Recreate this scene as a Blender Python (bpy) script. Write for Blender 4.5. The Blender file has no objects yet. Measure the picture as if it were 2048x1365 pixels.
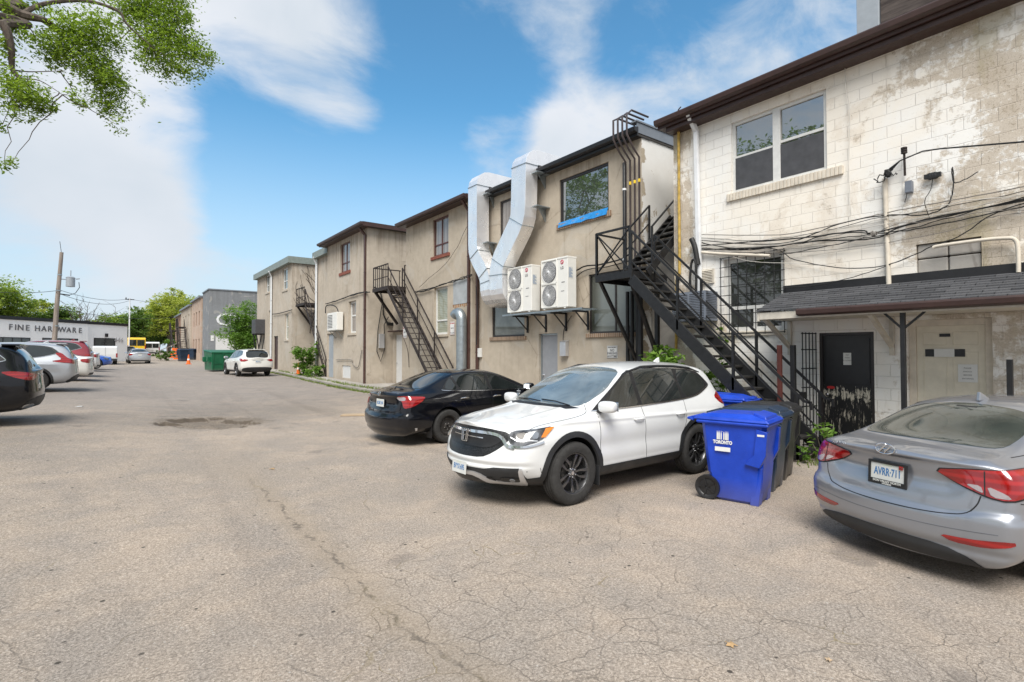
import bpy, bmesh, math, random
from mathutils import Vector, Matrix
from mathutils.bvhtree import BVHTree
from mathutils.geometry import delaunay_2d_cdt
random.seed(7)
S = bpy.context.scene
COL = S.collection
V = Vector
R = math.radians
# ------------------------------------------------------------------ camera, world, sun, exposure
CF, CTH, CPI, CH = 1060.0, math.atan2(799, 1060.0), math.atan2(22.5, 1060.0), 1.85
cam = bpy.data.cameras.new('camera'); camo = bpy.data.objects.new('camera', cam); COL.objects.link(camo)
cam.sensor_width = 36.0; cam.lens = 36.0 * CF / 2048.0; cam.clip_start = 0.05; cam.clip_end = 3000
camo.location = (0, 0, CH); camo.rotation_euler = (math.pi/2 + CPI, 0, -CTH)
S.camera = camo
S.view_settings.view_transform = 'Standard'; S.view_settings.look = 'None'; S.view_settings.gamma = 1
S.view_settings.exposure = 0.8
S.render.resolution_x = 1024; S.render.resolution_y = 682

def ray(u, v):
    x = (u-1024)/CF; z = (682.5-v)/CF
    c, s = math.cos(CPI), math.sin(CPI); yf = c-z*s; zz = z*c+s
    return V((x*math.cos(CTH)+yf*math.sin(CTH), -x*math.sin(CTH)+yf*math.cos(CTH), zz))
def PX(u, v, X):                       # point of the photograph on the plane x = X
    d = ray(u, v); t = X/d.x; return V((X, t*d.y, CH+t*d.z))
def PY(u, v, Y):
    d = ray(u, v); t = Y/d.y; return V((t*d.x, Y, CH+t*d.z))
def PD(u, v, f):                       # at forward distance f
    return V((0, 0, CH)) + ray(u, v)*f

SUN_EL, SUN_AZ = 52, 226               # azimuth: direction the light comes from, degrees from +Y clockwise
w = bpy.data.worlds.new('World'); S.world = w; w.use_nodes = True
def build_world():
    nt = w.node_tree; N = nt.nodes; L = nt.links; N.clear()
    out = N.new('ShaderNodeOutputWorld'); bg = N.new('ShaderNodeBackground'); L.new(bg.outputs[0], out.inputs[0])
    sky = N.new('ShaderNodeTexSky'); sky.sky_type = 'NISHITA'; sky.sun_disc = False
    sky.sun_elevation = R(SUN_EL); sky.sun_rotation = R(SUN_AZ); sky.air_density = 1.0; sky.dust_density = 0.6; sky.ozone_density = 1.5
    tc = N.new('ShaderNodeTexCoord')
    def math_(op, a, b=None, c=None, clamp=False):
        n = N.new('ShaderNodeMath'); n.operation = op; n.use_clamp = clamp
        for i, q in enumerate((a, b, c)):
            if q is None: continue
            if isinstance(q, (int, float)): n.inputs[i].default_value = q
            else: L.new(q, n.inputs[i])
        return n.outputs[0]
    def noise(scale, det, rough, vec, dist=0):
        n = N.new('ShaderNodeTexNoise'); n.inputs['Scale'].default_value = scale; n.inputs['Detail'].default_value = det
        n.inputs['Roughness'].default_value = rough; n.inputs['Distortion'].default_value = dist; L.new(vec, n.inputs['Vector']); return n.outputs['Fac']
    vec = tc.outputs['Generated']
    mp = N.new('ShaderNodeMapping'); mp.inputs['Scale'].default_value = (1, 1, 2.2); mp.inputs['Location'].default_value = (3.1, 1.7, .4); L.new(vec, mp.inputs[0])
    rt = N.new('ShaderNodeMapping'); rt.inputs['Rotation'].default_value = (0.25, -.35, .5); rt.inputs['Scale'].default_value = (1.0, 2.3, 2.6); L.new(vec, rt.inputs[0])
    n1 = noise(2.2, 10, .58, mp.outputs[0], .35)
    n2 = noise(3.4, 10, .62, rt.outputs[0], .45)
    acc = math_('ADD', math_('MULTIPLY', math_('SUBTRACT', n1, .5), 2.4), math_('MULTIPLY', math_('SUBTRACT', n2, .5), 2.6))
    acc = math_('ADD', acc, -.02)
    # (u, v, radius in degrees, weight): where the cloud banks and the blue gaps of this sky stand
    blobs = [(30, 230, 10, .30), (240, 275, 8, .62), (545, 95, 12, .80), (640, 165, 6.5, .75), (440, 60, 10, .55), (120, 500, 16, .08), (430, 540, 11, .22), (300, 420, 6, .3), (1000, 70, 9, .30), (1190, 90, 7, .25), (1160, 262, 4.5, 1.0),
             (1030, 320, 6, .85), (935, 345, 4, .45), (1450, 90, 13, .30), (1400, 190, 7, .2), (270, 405, 5, .40), (370, 415, 3, .25), (80, 420, 9, .3),
             (770, 250, 14, -.75), (930, 220, 9, -.55), (490, 285, 9, -.95), (640, 330, 10, -.6), (420, 320, 7, -.6), (1290, 190, 7, -.35), (760, 40, 7, -.45), (1310, 20, 6, -.35), (340, 350, 4, -.2), (60, 400, 8, -.15), (760, 120, 8, .25), (900, 60, 8, .3), (250, 370, 8, .45)]
    for u, v, rad, wt in blobs:
        d = ray(u, v).normalized()
        dp = N.new('ShaderNodeVectorMath'); dp.operation = 'DOT_PRODUCT'; L.new(vec, dp.inputs[0]); dp.inputs[1].default_value = d
        mr = N.new('ShaderNodeMapRange'); mr.interpolation_type = 'SMOOTHSTEP'; L.new(dp.outputs['Value'], mr.inputs['Value'])
        mr.inputs['From Min'].default_value = math.cos(R(rad*1.35)); mr.inputs['From Max'].default_value = 1
        acc = math_('MULTIPLY_ADD', mr.outputs[0], wt*1.1, acc)
    for dx_, rad, wt in (((-1, -.35, .30), 75, 1.0), ((-.4, -1, .6), 85, 1.0), ((.6, -.9, .5), 60, .7)):       # the sky behind the viewpoint is mostly cloud
        dp = N.new('ShaderNodeVectorMath'); dp.operation = 'DOT_PRODUCT'; L.new(vec, dp.inputs[0]); dp.inputs[1].default_value = V(dx_).normalized()
        mr = N.new('ShaderNodeMapRange'); mr.interpolation_type = 'SMOOTHSTEP'; L.new(dp.outputs['Value'], mr.inputs['Value']); mr.inputs['From Min'].default_value = math.cos(R(rad)); mr.inputs['From Max'].default_value = math.cos(R(rad*.35))
        acc = math_('MULTIPLY_ADD', mr.outputs[0], wt, acc)
    cov = N.new('ShaderNodeMapRange'); cov.interpolation_type = 'SMOOTHSTEP'; L.new(acc, cov.inputs['Value'])
    cov.inputs['From Min'].default_value = -.30; cov.inputs['From Max'].default_value = 1.25
    sep = N.new('ShaderNodeSeparateXYZ'); L.new(vec, sep.inputs[0])
    # low haze: the air near the horizon is milky
    hz = N.new('ShaderNodeMapRange'); hz.interpolation_type = 'SMOOTHSTEP'; L.new(sep.outputs['Z'], hz.inputs['Value'])
    hz.inputs['From Min'].default_value = .44; hz.inputs['From Max'].default_value = .0; hz.inputs['To Min'].default_value = 0; hz.inputs['To Max'].default_value = .93
    n3 = noise(3.2, 5, .5, vec, .3)
    shade = N.new('ShaderNodeMapRange'); L.new(n3, shade.inputs['Value']); shade.inputs['From Min'].default_value = .35; shade.inputs['From Max'].default_value = .65
    cc = N.new('ShaderNodeMix'); cc.data_type = 'RGBA'; L.new(shade.outputs[0], cc.inputs['Factor'])
    cc.inputs['A'].default_value = (3.9, 4.3, 4.75, 1); cc.inputs['B'].default_value = (4.8, 5.0, 5.35, 1)
    tint = N.new('ShaderNodeMix'); tint.data_type = 'RGBA'; tint.blend_type = 'MULTIPLY'; tint.inputs['Factor'].default_value = 1
    L.new(sky.outputs[0], tint.inputs['A']); tint.inputs['B'].default_value = SKYTINT
    m0 = N.new('ShaderNodeMix'); m0.data_type = 'RGBA'; L.new(hz.outputs[0], m0.inputs['Factor']); L.new(tint.outputs['Result'], m0.inputs['A']); m0.inputs['B'].default_value = (3.9, 4.5, 5.1, 1)
    m1 = N.new('ShaderNodeMix'); m1.data_type = 'RGBA'; L.new(cov.outputs[0], m1.inputs['Factor']); L.new(m0.outputs['Result'], m1.inputs['A']); L.new(cc.outputs['Result'], m1.inputs['B'])
    L.new(m1.outputs['Result'], bg.inputs['Color']); bg.inputs['Strength'].default_value = 0.1
SKYTINT = (.60, 1.08, 1.16, 1)
build_world()
sl = bpy.data.lights.new('sun', 'SUN'); sl.energy = 2.9; sl.angle = R(34); sl.color = (1, .965, .91)
slo = bpy.data.objects.new('sun', sl); COL.objects.link(slo)
az = R(SUN_AZ); el = R(SUN_EL)
sdir = V((math.sin(az)*math.cos(el), math.cos(az)*math.cos(el), math.sin(el)))
slo.rotation_euler = sdir.to_track_quat('Z', 'Y').to_euler(); slo.location = (0, 0, 40)

# ------------------------------------------------------------------ ground height
def sst(a, b, x):
    t = max(0, min(1, (x-a)/(b-a))); return t*t*(3-2*t)
def ground(x, y):
    t = max(0, y-6); h = 0.0145*t*t/(t+6)
    return h + 0.32*sst(3.0, -2.2, x)*sst(4, 14, y)*(1-.9*sst(40, 60, y))
def PG(u, v):
    d = ray(u, v); lo, hi = .3, 500
    for _ in range(60):
        m = (lo+hi)/2
        if CH+m*d.z-ground(m*d.x, m*d.y) > 0: lo = m
        else: hi = m
    return V((lo*d.x, lo*d.y, ground(lo*d.x, lo*d.y)))

# ------------------------------------------------------------------ materials
MATS = {}
class NG:
    def __init__(s, name):
        s.m = bpy.data.materials.new(name); s.m.use_nodes = True; s.nt = s.m.node_tree; s.N = s.nt.nodes; s.L = s.nt.links
        s.b = s.N['Principled BSDF']; MATS[name] = s.m
        s.geo = None
    def pos(s):
        if not s.geo: s.geo = s.N.new('ShaderNodeNewGeometry')
        return s.geo.outputs['Position']
    def obj(s):
        return s.N.new('ShaderNodeTexCoord').outputs['Object']
    def mapv(s, vec, scale=(1, 1, 1), rot=(0, 0, 0), loc=(0, 0, 0)):
        n = s.N.new('ShaderNodeMapping'); s.L.new(vec, n.inputs[0]); n.inputs['Scale'].default_value = scale; n.inputs['Rotation'].default_value = rot; n.inputs['Location'].default_value = loc; return n.outputs[0]
    def noise(s, vec, scale, det=4, rough=.55, dist=0):
        n = s.N.new('ShaderNodeTexNoise'); s.L.new(vec, n.inputs['Vector']); n.inputs['Scale'].default_value = scale; n.inputs['Detail'].default_value = det; n.inputs['Roughness'].default_value = rough; n.inputs['Distortion'].default_value = dist; return n.outputs['Fac']
    def voro(s, vec, scale, feat='F1', out='Distance', rnd=1):
        n = s.N.new('ShaderNodeTexVoronoi'); n.feature = feat; s.L.new(vec, n.inputs['Vector']); n.inputs['Scale'].default_value = scale; n.inputs['Randomness'].default_value = rnd; return n.outputs[out]
    def mr(s, v, a, b, c=0, d=1, smooth=False):
        n = s.N.new('ShaderNodeMapRange'); s.set(n.inputs['Value'], v)
        if smooth: n.interpolation_type = 'SMOOTHSTEP'
        for k, q in zip(('From Min', 'From Max', 'To Min', 'To Max'), (a, b, c, d)): n.inputs[k].default_value = q
        return n.outputs[0]
    def math(s, op, a, b=0, clamp=False):
        n = s.N.new('ShaderNodeMath'); n.operation = op; n.use_clamp = clamp; s.set(n.inputs[0], a); s.set(n.inputs[1], b); return n.outputs[0]
    def mix(s, f, a, b, bt='MIX'):
        n = s.N.new('ShaderNodeMix'); n.data_type = 'RGBA'; n.blend_type = bt; s.set(n.inputs['Factor'], f); s.setc(n.inputs['A'], a); s.setc(n.inputs['B'], b); return n.outputs['Result']
    def set(s, inp, v):
        if isinstance(v, (int, float)): inp.default_value = v
        else: s.L.new(v, inp)
    def setc(s, inp, v):
        if isinstance(v, (tuple, list)): inp.default_value = (v[0], v[1], v[2], 1)
        else: s.L.new(v, inp)
    def sep(s, vec):
        n = s.N.new('ShaderNodeSeparateXYZ'); s.L.new(vec, n.inputs[0]); return n.outputs
    def comb(s, x, y, z=0):
        n = s.N.new('ShaderNodeCombineXYZ'); s.set(n.inputs[0], x); s.set(n.inputs[1], y); s.set(n.inputs[2], z); return n.outputs[0]
    def bump(s, h, strength=.3, dist=.01):
        n = s.N.new('ShaderNodeBump'); n.inputs['Strength'].default_value = strength; n.inputs['Distance'].default_value = dist; s.set(n.inputs['Height'], h); s.L.new(n.outputs[0], s.b.inputs['Normal']); return n
    def col(s, c): s.setc(s.b.inputs['Base Color'], c)
    def rough(s, r): s.set(s.b.inputs['Roughness'], r)
    def inp(s, k, v):
        s.b.inputs[k].default_value = v if isinstance(v, (int, float)) else (*v, 1)

def plain(name, c, rough=.6, metal=0, var=.12, vs=6, bump=0, coat=0, spec=None, dirt=None):
    g = NG(name); p = g.obj()
    n = g.noise(p, vs, 5, .6)
    g.col(g.mix(g.mr(n, .3, .7), tuple(q*(1-var) for q in c), tuple(min(1, q*(1+var)) for q in c)))
    g.set(g.b.inputs['Roughness'], g.mr(g.noise(p, vs*2.3, 4), .3, .7, max(.02, rough*.85), min(1, rough*1.15)))
    g.b.inputs['Metallic'].default_value = metal
    if coat: g.b.inputs['Coat Weight'].default_value = coat; g.b.inputs['Coat Roughness'].default_value = .03
    if spec is not None: g.b.inputs['Specular IOR Level'].default_value = spec
    if bump: g.bump(g.noise(p, vs*8, 4), bump, .01)
    return g.m
def paint(name, c, metal=0.0, rough=.35, dust=(.35, .32, .28), dusta=.12):
    g = NG(name); p = g.obj(); z = g.sep(p)[2]
    n = g.noise(p, 3.5, 6, .6)
    low = g.mr(z, .75, .15, 0, 1, True)
    f = g.math('ADD', g.math('MULTIPLY', low, dusta*1.6), g.math('MULTIPLY', g.mr(n, .4, .75), dusta*.5))
    g.col(g.mix(f, c, dust)); g.b.inputs['Metallic'].default_value = metal
    g.set(g.b.inputs['Roughness'], g.mr(f, 0, .3, rough, min(1, rough+.3)))
    g.b.inputs['Coat Weight'].default_value = 1.0; g.set(g.b.inputs['Coat Roughness'], g.mr(f, 0, .35, .025, .3)); g.b.inputs['Coat IOR'].default_value = 1.55
    return g.m
def glass(name, c=(.02, .025, .025), ior=1.6, rough=.02, dust=.0, metal=0):
    g = NG(name); p = g.obj()
    g.col(g.mix(g.mr(g.noise(p, 2.2, 4, .6, .6), .35, .7), tuple(q*.7 for q in c), tuple(q*1.25 for q in c)))
    g.set(g.b.inputs['Roughness'], g.mr(g.noise(p, 9, 4), .35, .75, rough, rough+.03+dust)); g.b.inputs['IOR'].default_value = ior
    g.b.inputs['Coat Weight'].default_value = .5; g.b.inputs['Coat Roughness'].default_value = .01
    return g.m

# ------------------------------------------------------------------ mesh helpers
def tag(o, label=None, cat=None, group=None, kind=None):
    if label: o['label'] = label
    if cat: o['category'] = cat
    if group: o['group'] = group
    if kind: o['kind'] = kind
    return o
def thing(name, label, cat, loc=(0, 0, 0), rz=0, group=None):
    o = bpy.data.objects.new(name, None); COL.objects.link(o); o.location = loc; o.rotation_euler = (0, 0, rz); o.empty_display_size = .2
    return tag(o, label, cat, group)
class MB:
    def __init__(s): s.v = []; s.f = []; s.m = []; s.sm = []
    def add(s, vs, fs, mi=0, sm=False):
        b = len(s.v); s.v += [tuple(q) for q in vs]
        for f in fs: s.f.append(tuple(b+i for i in f)); s.m.append(mi); s.sm.append(sm)
        return s
    def box(s, lo, hi, mi=0):
        x0, y0, z0 = [min(a, b) for a, b in zip(lo, hi)]; x1, y1, z1 = [max(a, b) for a, b in zip(lo, hi)]
        return s.add([(x0, y0, z0), (x1, y0, z0), (x1, y1, z0), (x0, y1, z0), (x0, y0, z1), (x1, y0, z1), (x1, y1, z1), (x0, y1, z1)],
                     [(3, 2, 1, 0), (4, 5, 6, 7), (0, 1, 5, 4), (1, 2, 6, 5), (2, 3, 7, 6), (3, 0, 4, 7)], mi)
    def bar(s, a, b, w, h=None, mi=0, up=(0, 0, 1)):          # rectangular bar from a to b
        a, b = V(a), V(b); d = (b-a).normalized(); h = h or w
        u = V(up)
        if abs(d.dot(u)) > .98: u = V((1, 0, 0))
        r = d.cross(u).normalized(); u = r.cross(d).normalized()
        P = []
        for q in (a, b):
            for i, j in ((-1, -1), (1, -1), (1, 1), (-1, 1)): P.append(q + r*(i*w/2) + u*(j*h/2))
        return s.add(P, [(3, 2, 1, 0), (4, 5, 6, 7), (0, 1, 5, 4), (1, 2, 6, 5), (2, 3, 7, 6), (3, 0, 4, 7)], mi)
    def tube(s, pts, r, n=8, mi=0, caps=True, closed=False):
        pts = [V(p) for p in pts]; k = len(pts); rr = r if isinstance(r, (list, tuple)) else [r]*k
        if k < 2: return s
        T = [((pts[min(i+1, k-1)]-pts[max(i-1, 0)]).normalized()) for i in range(k)]
        u = V((0, 0, 1)) if abs(T[0].z) < .9 else V((1, 0, 0)); u = (u - T[0]*u.dot(T[0])).normalized()
        P = []
        for i in range(k):
            u = (u - T[i]*u.dot(T[i])); u = u.normalized() if u.length > 1e-6 else T[i].orthogonal().normalized(); w_ = T[i].cross(u)
            for j in range(n):
                a = 2*math.pi*j/n; P.append(pts[i] + (u*math.cos(a)+w_*math.sin(a))*rr[i])
        F = [(i*n+j, i*n+(j+1) % n, (i+1)*n+(j+1) % n, (i+1)*n+j) for i in range(k-1) for j in range(n)]
        if caps: F += [tuple(reversed(range(n))), tuple((k-1)*n+j for j in range(n))]
        return s.add(P, F, mi, n > 5)
    def lathe(s, prof, n=32, axis='y', c=(0, 0, 0), mi=0, sm=True, close=False):   # prof [(radius, along)]
        P = []; k = len(prof); c = V(c)
        for r_, h in prof:
            for j in range(n):
                a = 2*math.pi*j/n; x, y = r_*math.cos(a), r_*math.sin(a)
                P.append(c + (V((x, h, y)) if axis == 'y' else V((x, y, h)) if axis == 'z' else V((h, x, y))))
        F = [(i*n+j, (i+1)*n+j, (i+1)*n+(j+1) % n, i*n+(j+1) % n) for i in range(k-1) for j in range(n)]
        if close: F += [((k-1)*n+j, j, (j+1) % n, (k-1)*n+(j+1) % n) for j in range(n)]
        return s.add(P, F, mi, sm)
    def prism(s, poly, a, b, axis='x', mi=0, sm=False):       # polygon in the plane normal to axis, from a to b
        def P(q, h): return (h, q[0], q[1]) if axis == 'x' else (q[0], h, q[1]) if axis == 'y' else (q[0], q[1], h)
        n = len(poly)
        return s.add([P(q, a) for q in poly]+[P(q, b) for q in poly], [tuple(reversed(range(n))), tuple(range(n, 2*n))]+[(i, (i+1) % n, n+(i+1) % n, n+i) for i in range(n)], mi, sm)
    def quad(s, a, b, c, d, mi=0): return s.add([a, b, c, d], [(0, 1, 2, 3)], mi)
    def build(s, name, mats, parent=None, bevel=0, loc=None, fixn=True, seg=2):
        me = bpy.data.meshes.new(name); me.from_pydata(s.v, [], s.f)
        if not isinstance(mats, (list, tuple)): mats = [mats]
        for m in mats: me.materials.append(MATS[m] if isinstance(m, str) else m)
        me.polygons.foreach_set('material_index', s.m); me.polygons.foreach_set('use_smooth', s.sm)
        if fixn:
            bm = bmesh.new(); bm.from_mesh(me); bmesh.ops.recalc_face_normals(bm, faces=bm.faces); bm.to_mesh(me); bm.free()
        me.update()
        if any(s.sm): me.set_sharp_from_angle(angle=R(40))
        o = bpy.data.objects.new(name, me); COL.objects.link(o)
        if parent is not None: o.parent = parent
        if loc is not None: o.location = loc
        if bevel:
            md = o.modifiers.new('bevel', 'BEVEL'); md.width = bevel; md.segments = seg; md.limit_method = 'ANGLE'; md.angle_limit = R(35); md.harden_normals = False
        return o
def local(pts, parent):                # world points to a thing's own space
    M = (Matrix.Translation(parent.location) @ parent.rotation_euler.to_matrix().to_4x4()).inverted(); return [M @ V(p) for p in pts]
def text_obj(name, s, size, mat, parent=None, M=None, ext=.004, align='CENTER', bold=0, sx=1, spacing=1):
    cu = bpy.data.curves.new('t', 'FONT'); cu.body = s; cu.size = size; cu.extrude = ext; cu.align_x = align; cu.align_y = 'CENTER'; cu.offset = bold; cu.space_character = spacing
    cu.resolution_u = 3
    o = bpy.data.objects.new('t', cu); COL.objects.link(o); dg = bpy.context.evaluated_depsgraph_get(); me = bpy.data.meshes.new_from_object(o.evaluated_get(dg)); bpy.data.objects.remove(o)
    me.materials.clear(); me.materials.append(MATS[mat]); me.transform(Matrix.Scale(sx, 4, (1, 0, 0)))
    if M is not None: me.transform(M)
    ob = bpy.data.objects.new(name, me); COL.objects.link(ob)
    if parent is not None: ob.parent = parent
    return ob
def frameM(o, xdir, zdir):             # matrix: text x along xdir, facing zdir, at o
    x = V(xdir).normalized(); z = V(zdir).normalized(); y = z.cross(x).normalized(); x = y.cross(z)
    M = Matrix.Identity(4)
    for i in range(3): M[i][0] = x[i]; M[i][1] = y[i]; M[i][2] = z[i]; M[i][3] = o[i]
    return M
def copy_tree(o, parent=None):
    c = o.copy(); COL.objects.link(c)
    if parent is not None: c.parent = parent
    for ch in o.children: copy_tree(ch, c)
    return c
def arc(c, r, a0, a1, n, plane='xz'):
    out = []
    for i in range(n+1):
        a = R(a0+(a1-a0)*i/n); p, q = r*math.cos(a), r*math.sin(a)
        out.append((c[0]+p, c[1], c[2]+q) if plane == 'xz' else (c[0]+p, c[1]+q, c[2]))
    return out
def sag(a, b, d, n=14, wob=0):
    a, b = V(a), V(b); o = []
    for i in range(n+1):
        t = i/n; p = a.lerp(b, t); p.z -= 4*d*t*(1-t)
        if wob and 0 < i < n: p.z += random.uniform(-wob, wob)
        o.append(p)
    return o
# ------------------------------------------------------------------ cars
def subd(me_name, verts, faces, creases, lv):
    me = bpy.data.meshes.new(me_name); me.from_pydata(verts, [], faces)
    bm = bmesh.new(); bm.from_mesh(me); bmesh.ops.recalc_face_normals(bm, faces=bm.faces)
    cl = bm.edges.layers.float.new('crease_edge'); bm.verts.ensure_lookup_table()
    for a, b, c in creases:
        e = bm.edges.get((bm.verts[a], bm.verts[b]))
        if e: e[cl] = c
    bm.to_mesh(me); bm.free()
    o = bpy.data.objects.new('tmp', me); COL.objects.link(o)
    md = o.modifiers.new('s', 'SUBSURF'); md.levels = lv; md.render_levels = lv
    dg = bpy.context.evaluated_depsgraph_get(); out = bpy.data.meshes.new_from_object(o.evaluated_get(dg)); bpy.data.objects.remove(o)
    return out
NR = 9
def sec(x, zb, yb, ym, zm, zsh, y5, z5, y6, z6, z8, dx=0):
    d = dx if isinstance(dx, (list, tuple)) else [0]*5+[0]+[dx]*3
    rows = [(0, zb), (yb, zb), (ym-.015, zb+.14), (ym, zm), (ym-.008, zsh), (y5, z5), (y6, z6), (y6*.55, z8-.2*(z8-z6)), (0, z8)]
    return [(x+d[i], y, z) for i, (y, z) in enumerate(rows)]
class Car:
    """cage of stations (front to rear), symmetric; rows 0..8 from the keel to the roof's middle"""
    def __init__(s, st, fb, rb, lv=3, crease={4: .25, 5: .55, 6: .5}, xf=None, yf=None, zf=None, deform=None):
        s.xf = xf or (lambda a: a); s.yf = yf or (lambda a: a); s.zf = zf or (lambda a: a)
        vs = []; idx = {}
        def vert(key, p):
            if key not in idx: idx[key] = len(vs); vs.append((s.xf(p[0]), s.yf(abs(p[1]))*(1 if p[1] >= 0 else -1), s.zf(p[2])))
            return idx[key]
        F = []; C = []
        n = len(st)
        for i, sc in enumerate(st):
            for j in range(NR):
                x, y, z = sc[j]
                if j in (0, NR-1): vert((i, j, 0), (x, 0, z))
                else: vert((i, j, 1), (x, y, z)); vert((i, j, -1), (x, -y, z))
        def g(i, j, sd): return idx[(i, j, 0 if j in (0, NR-1) else sd)]
        for i in range(n-1):
            for sd in (1, -1):
                for j in range(NR-1):
                    F.append((g(i, j, sd), g(i+1, j, sd), g(i+1, j+1, sd), g(i, j+1, sd)))
                for j, c in crease.items(): C.append((g(i, j, sd), g(i+1, j, sd), c))
        fr = (1, .6, .2, -.2, -.6, -1)
        for i, bl in ((0, fb), (n-1, rb)):
            def cp(j, k):
                if k == 0: return g(i, j, 1)
                if k == len(fr)-1: return g(i, j, -1)
                x, y, z = st[i][j]
                b = bl[j] if isinstance(bl, (list, tuple)) else bl
                return vert((i, j, 'c', k), (x+b*(1-abs(fr[k])**2.2), y*fr[k], z))
            # rows 1..7 have width; row 0 and row 8 are closed by fans towards the middle vertex
            for j in range(1, NR-2):
                for k in range(len(fr)-1): F.append((cp(j, k), cp(j, k+1), cp(j+1, k+1), cp(j+1, k)))
            for j, m in ((1, 0), (NR-2, NR-1)):
                mv = g(i, m, 0); x, y, z = st[i][m]; b = bl[m] if isinstance(bl, (list, tuple)) else bl
                vs[mv] = (s.xf(x+b), 0, s.zf(z))
                for k in range(len(fr)-1): F.append((cp(j, k), cp(j, k+1), mv))
        s.me = subd('body', vs, F, C, lv)
        if deform:
            for v_ in s.me.vertices: v_.co = deform(v_.co.copy())
            s.me.update()
        bm = bmesh.new(); bm.from_mesh(s.me); bmesh.ops.triangulate(bm, faces=bm.faces)
        s.tri = bpy.data.meshes.new('x'); bm.to_mesh(s.tri); s.bvh = BVHTree.FromBMesh(bm); bm.free()
        s.tv = [v.co.copy() for v in s.tri.vertices]; s.tn = [v.normal.copy() for v in s.tri.vertices]; s.tp = [tuple(p.vertices) for p in s.tri.polygons]
    def hit(s, p, d):
        d = V(d).normalized(); q, nn, fi, dist = s.bvh.ray_cast(V(p)+d*4, -d, 8)
        if q is None:
            q, nn, fi, dist = s.bvh.find_nearest(V(p))
        a, b, c = s.tp[fi]; A, B, C_ = s.tv[a], s.tv[b], s.tv[c]
        v0, v1, v2 = B-A, C_-A, q-A; d00, d01, d11, d20, d21 = v0.dot(v0), v0.dot(v1), v1.dot(v1), v2.dot(v0), v2.dot(v1); den = d00*d11-d01*d01
        if abs(den) < 1e-14: return q, nn
        v = (d11*d20-d01*d21)/den; w_ = (d00*d21-d01*d20)/den
        n = (s.tn[a]*(1-v-w_)+s.tn[b]*v+s.tn[c]*w_)
        return q, (n.normalized() if n.length > 0 else nn)
    def M(s, p): return V((s.xf(p[0]), s.yf(abs(p[1]))*(1 if p[1] >= 0 else -1), s.zf(p[2])))
    def patch(s, name, pts, d, mat, parent, off=.004, smooth=1, step=None, skirt=.012, raw=False, inner=None):
        d = V(d).normalized(); u = V((0, 0, 1)).cross(d).normalized(); v = d.cross(u)
        P3 = [V(p) if raw else s.M(p) for p in pts]
        P = [V((p.dot(u), p.dot(v))) for p in P3]
        for _ in range(smooth):
            Q = []
            for i in range(len(P)):
                a, b = P[i], P[(i+1) % len(P)]; Q += [a.lerp(b, .2), a.lerp(b, .8)]
            P = Q
        x0, x1 = min(p.x for p in P), max(p.x for p in P); y0, y1 = min(p.y for p in P), max(p.y for p in P)
        st = step or max(.012, min(.05, max(x1-x0, y1-y0)/16))
        B = []
        for i in range(len(P)):
            a, b = P[i], P[(i+1) % len(P)]; k = max(1, int((b-a).length/st))
            B += [a.lerp(b, t/k) for t in range(k)]
        n = len(B); pts2 = list(B)
        def inside(x, y):
            c = False
            for i in range(n):
                a, b = B[i], B[i-1]
                if (a.y > y) != (b.y > y) and x < (b.x-a.x)*(y-a.y)/(b.y-a.y)+a.x: c = not c
            return c
        yy = y0+st*.5
        while yy < y1:
            xx = x0+st*.5
            while xx < x1:
                if inside(xx, yy) and min((V((xx, yy))-q).length_squared for q in B) > (st*.45)**2: pts2.append(V((xx, yy)))
                xx += st
            yy += st
        vo, ed, fo = delaunay_2d_cdt(pts2, [(i, (i+1) % n) for i in range(n)], [list(range(n))], 1, 1e-5)[:3]
        cen = V((0, 0, 0)); 
        for p in P3: cen += p/len(P3)
        dd = cen.dot(d); W = []; NN = []
        for q in vo:
            h, nn = s.hit(u*q.x+v*q.y+d*dd, d); W.append(h+nn*off); NN.append(nn)
        me = bpy.data.meshes.new(name); nv = len(W)
        # rim: boundary edges get a skirt running back into the body
        cnt = {}
        for f in fo:
            for i in range(len(f)):
                e = (f[i], f[(i+1) % len(f)]); k = tuple(sorted(e)); cnt.setdefault(k, []).append(e)
        F = [tuple(f) for f in fo]; W2 = list(W)
        bd = [e[0] for e in cnt.values() if len(e) == 1]; mp = {}
        for a, b in bd:
            for q in (a, b):
                if q not in mp: mp[q] = len(W2); W2.append(W[q]-NN[q]*skirt)
            F.append((b, a, mp[a], mp[b]))
        NN2 = NN + [None]*(len(W2)-nv)
        for k, q in mp.items(): NN2[q] = NN[k]
        # face orientation outward
        me.from_pydata([tuple(q) for q in W2], [], F)
        me.materials.append(MATS[mat]); me.update()
        flip = sum(p.normal.dot(NN[p.vertices[0]]) for p in list(me.polygons)[:len(fo)]) < 0
        if flip: me.flip_normals()
        me.polygons.foreach_set('use_smooth', [True]*len(F))
        me.normals_split_custom_set_from_vertices([tuple(q) for q in NN2])
        o = bpy.data.objects.new(name, me); COL.objects.link(o); o.parent = parent
        return o
    def both(s, name, pts, d, mat, parent, **k):
        a = s.patch(name, pts, d, mat, parent, **k)
        b = s.patch(name, [(p[0], -p[1], p[2]) for p in pts], (d[0], -d[1], d[2]), mat, parent, **k)
        return a, b
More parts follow.
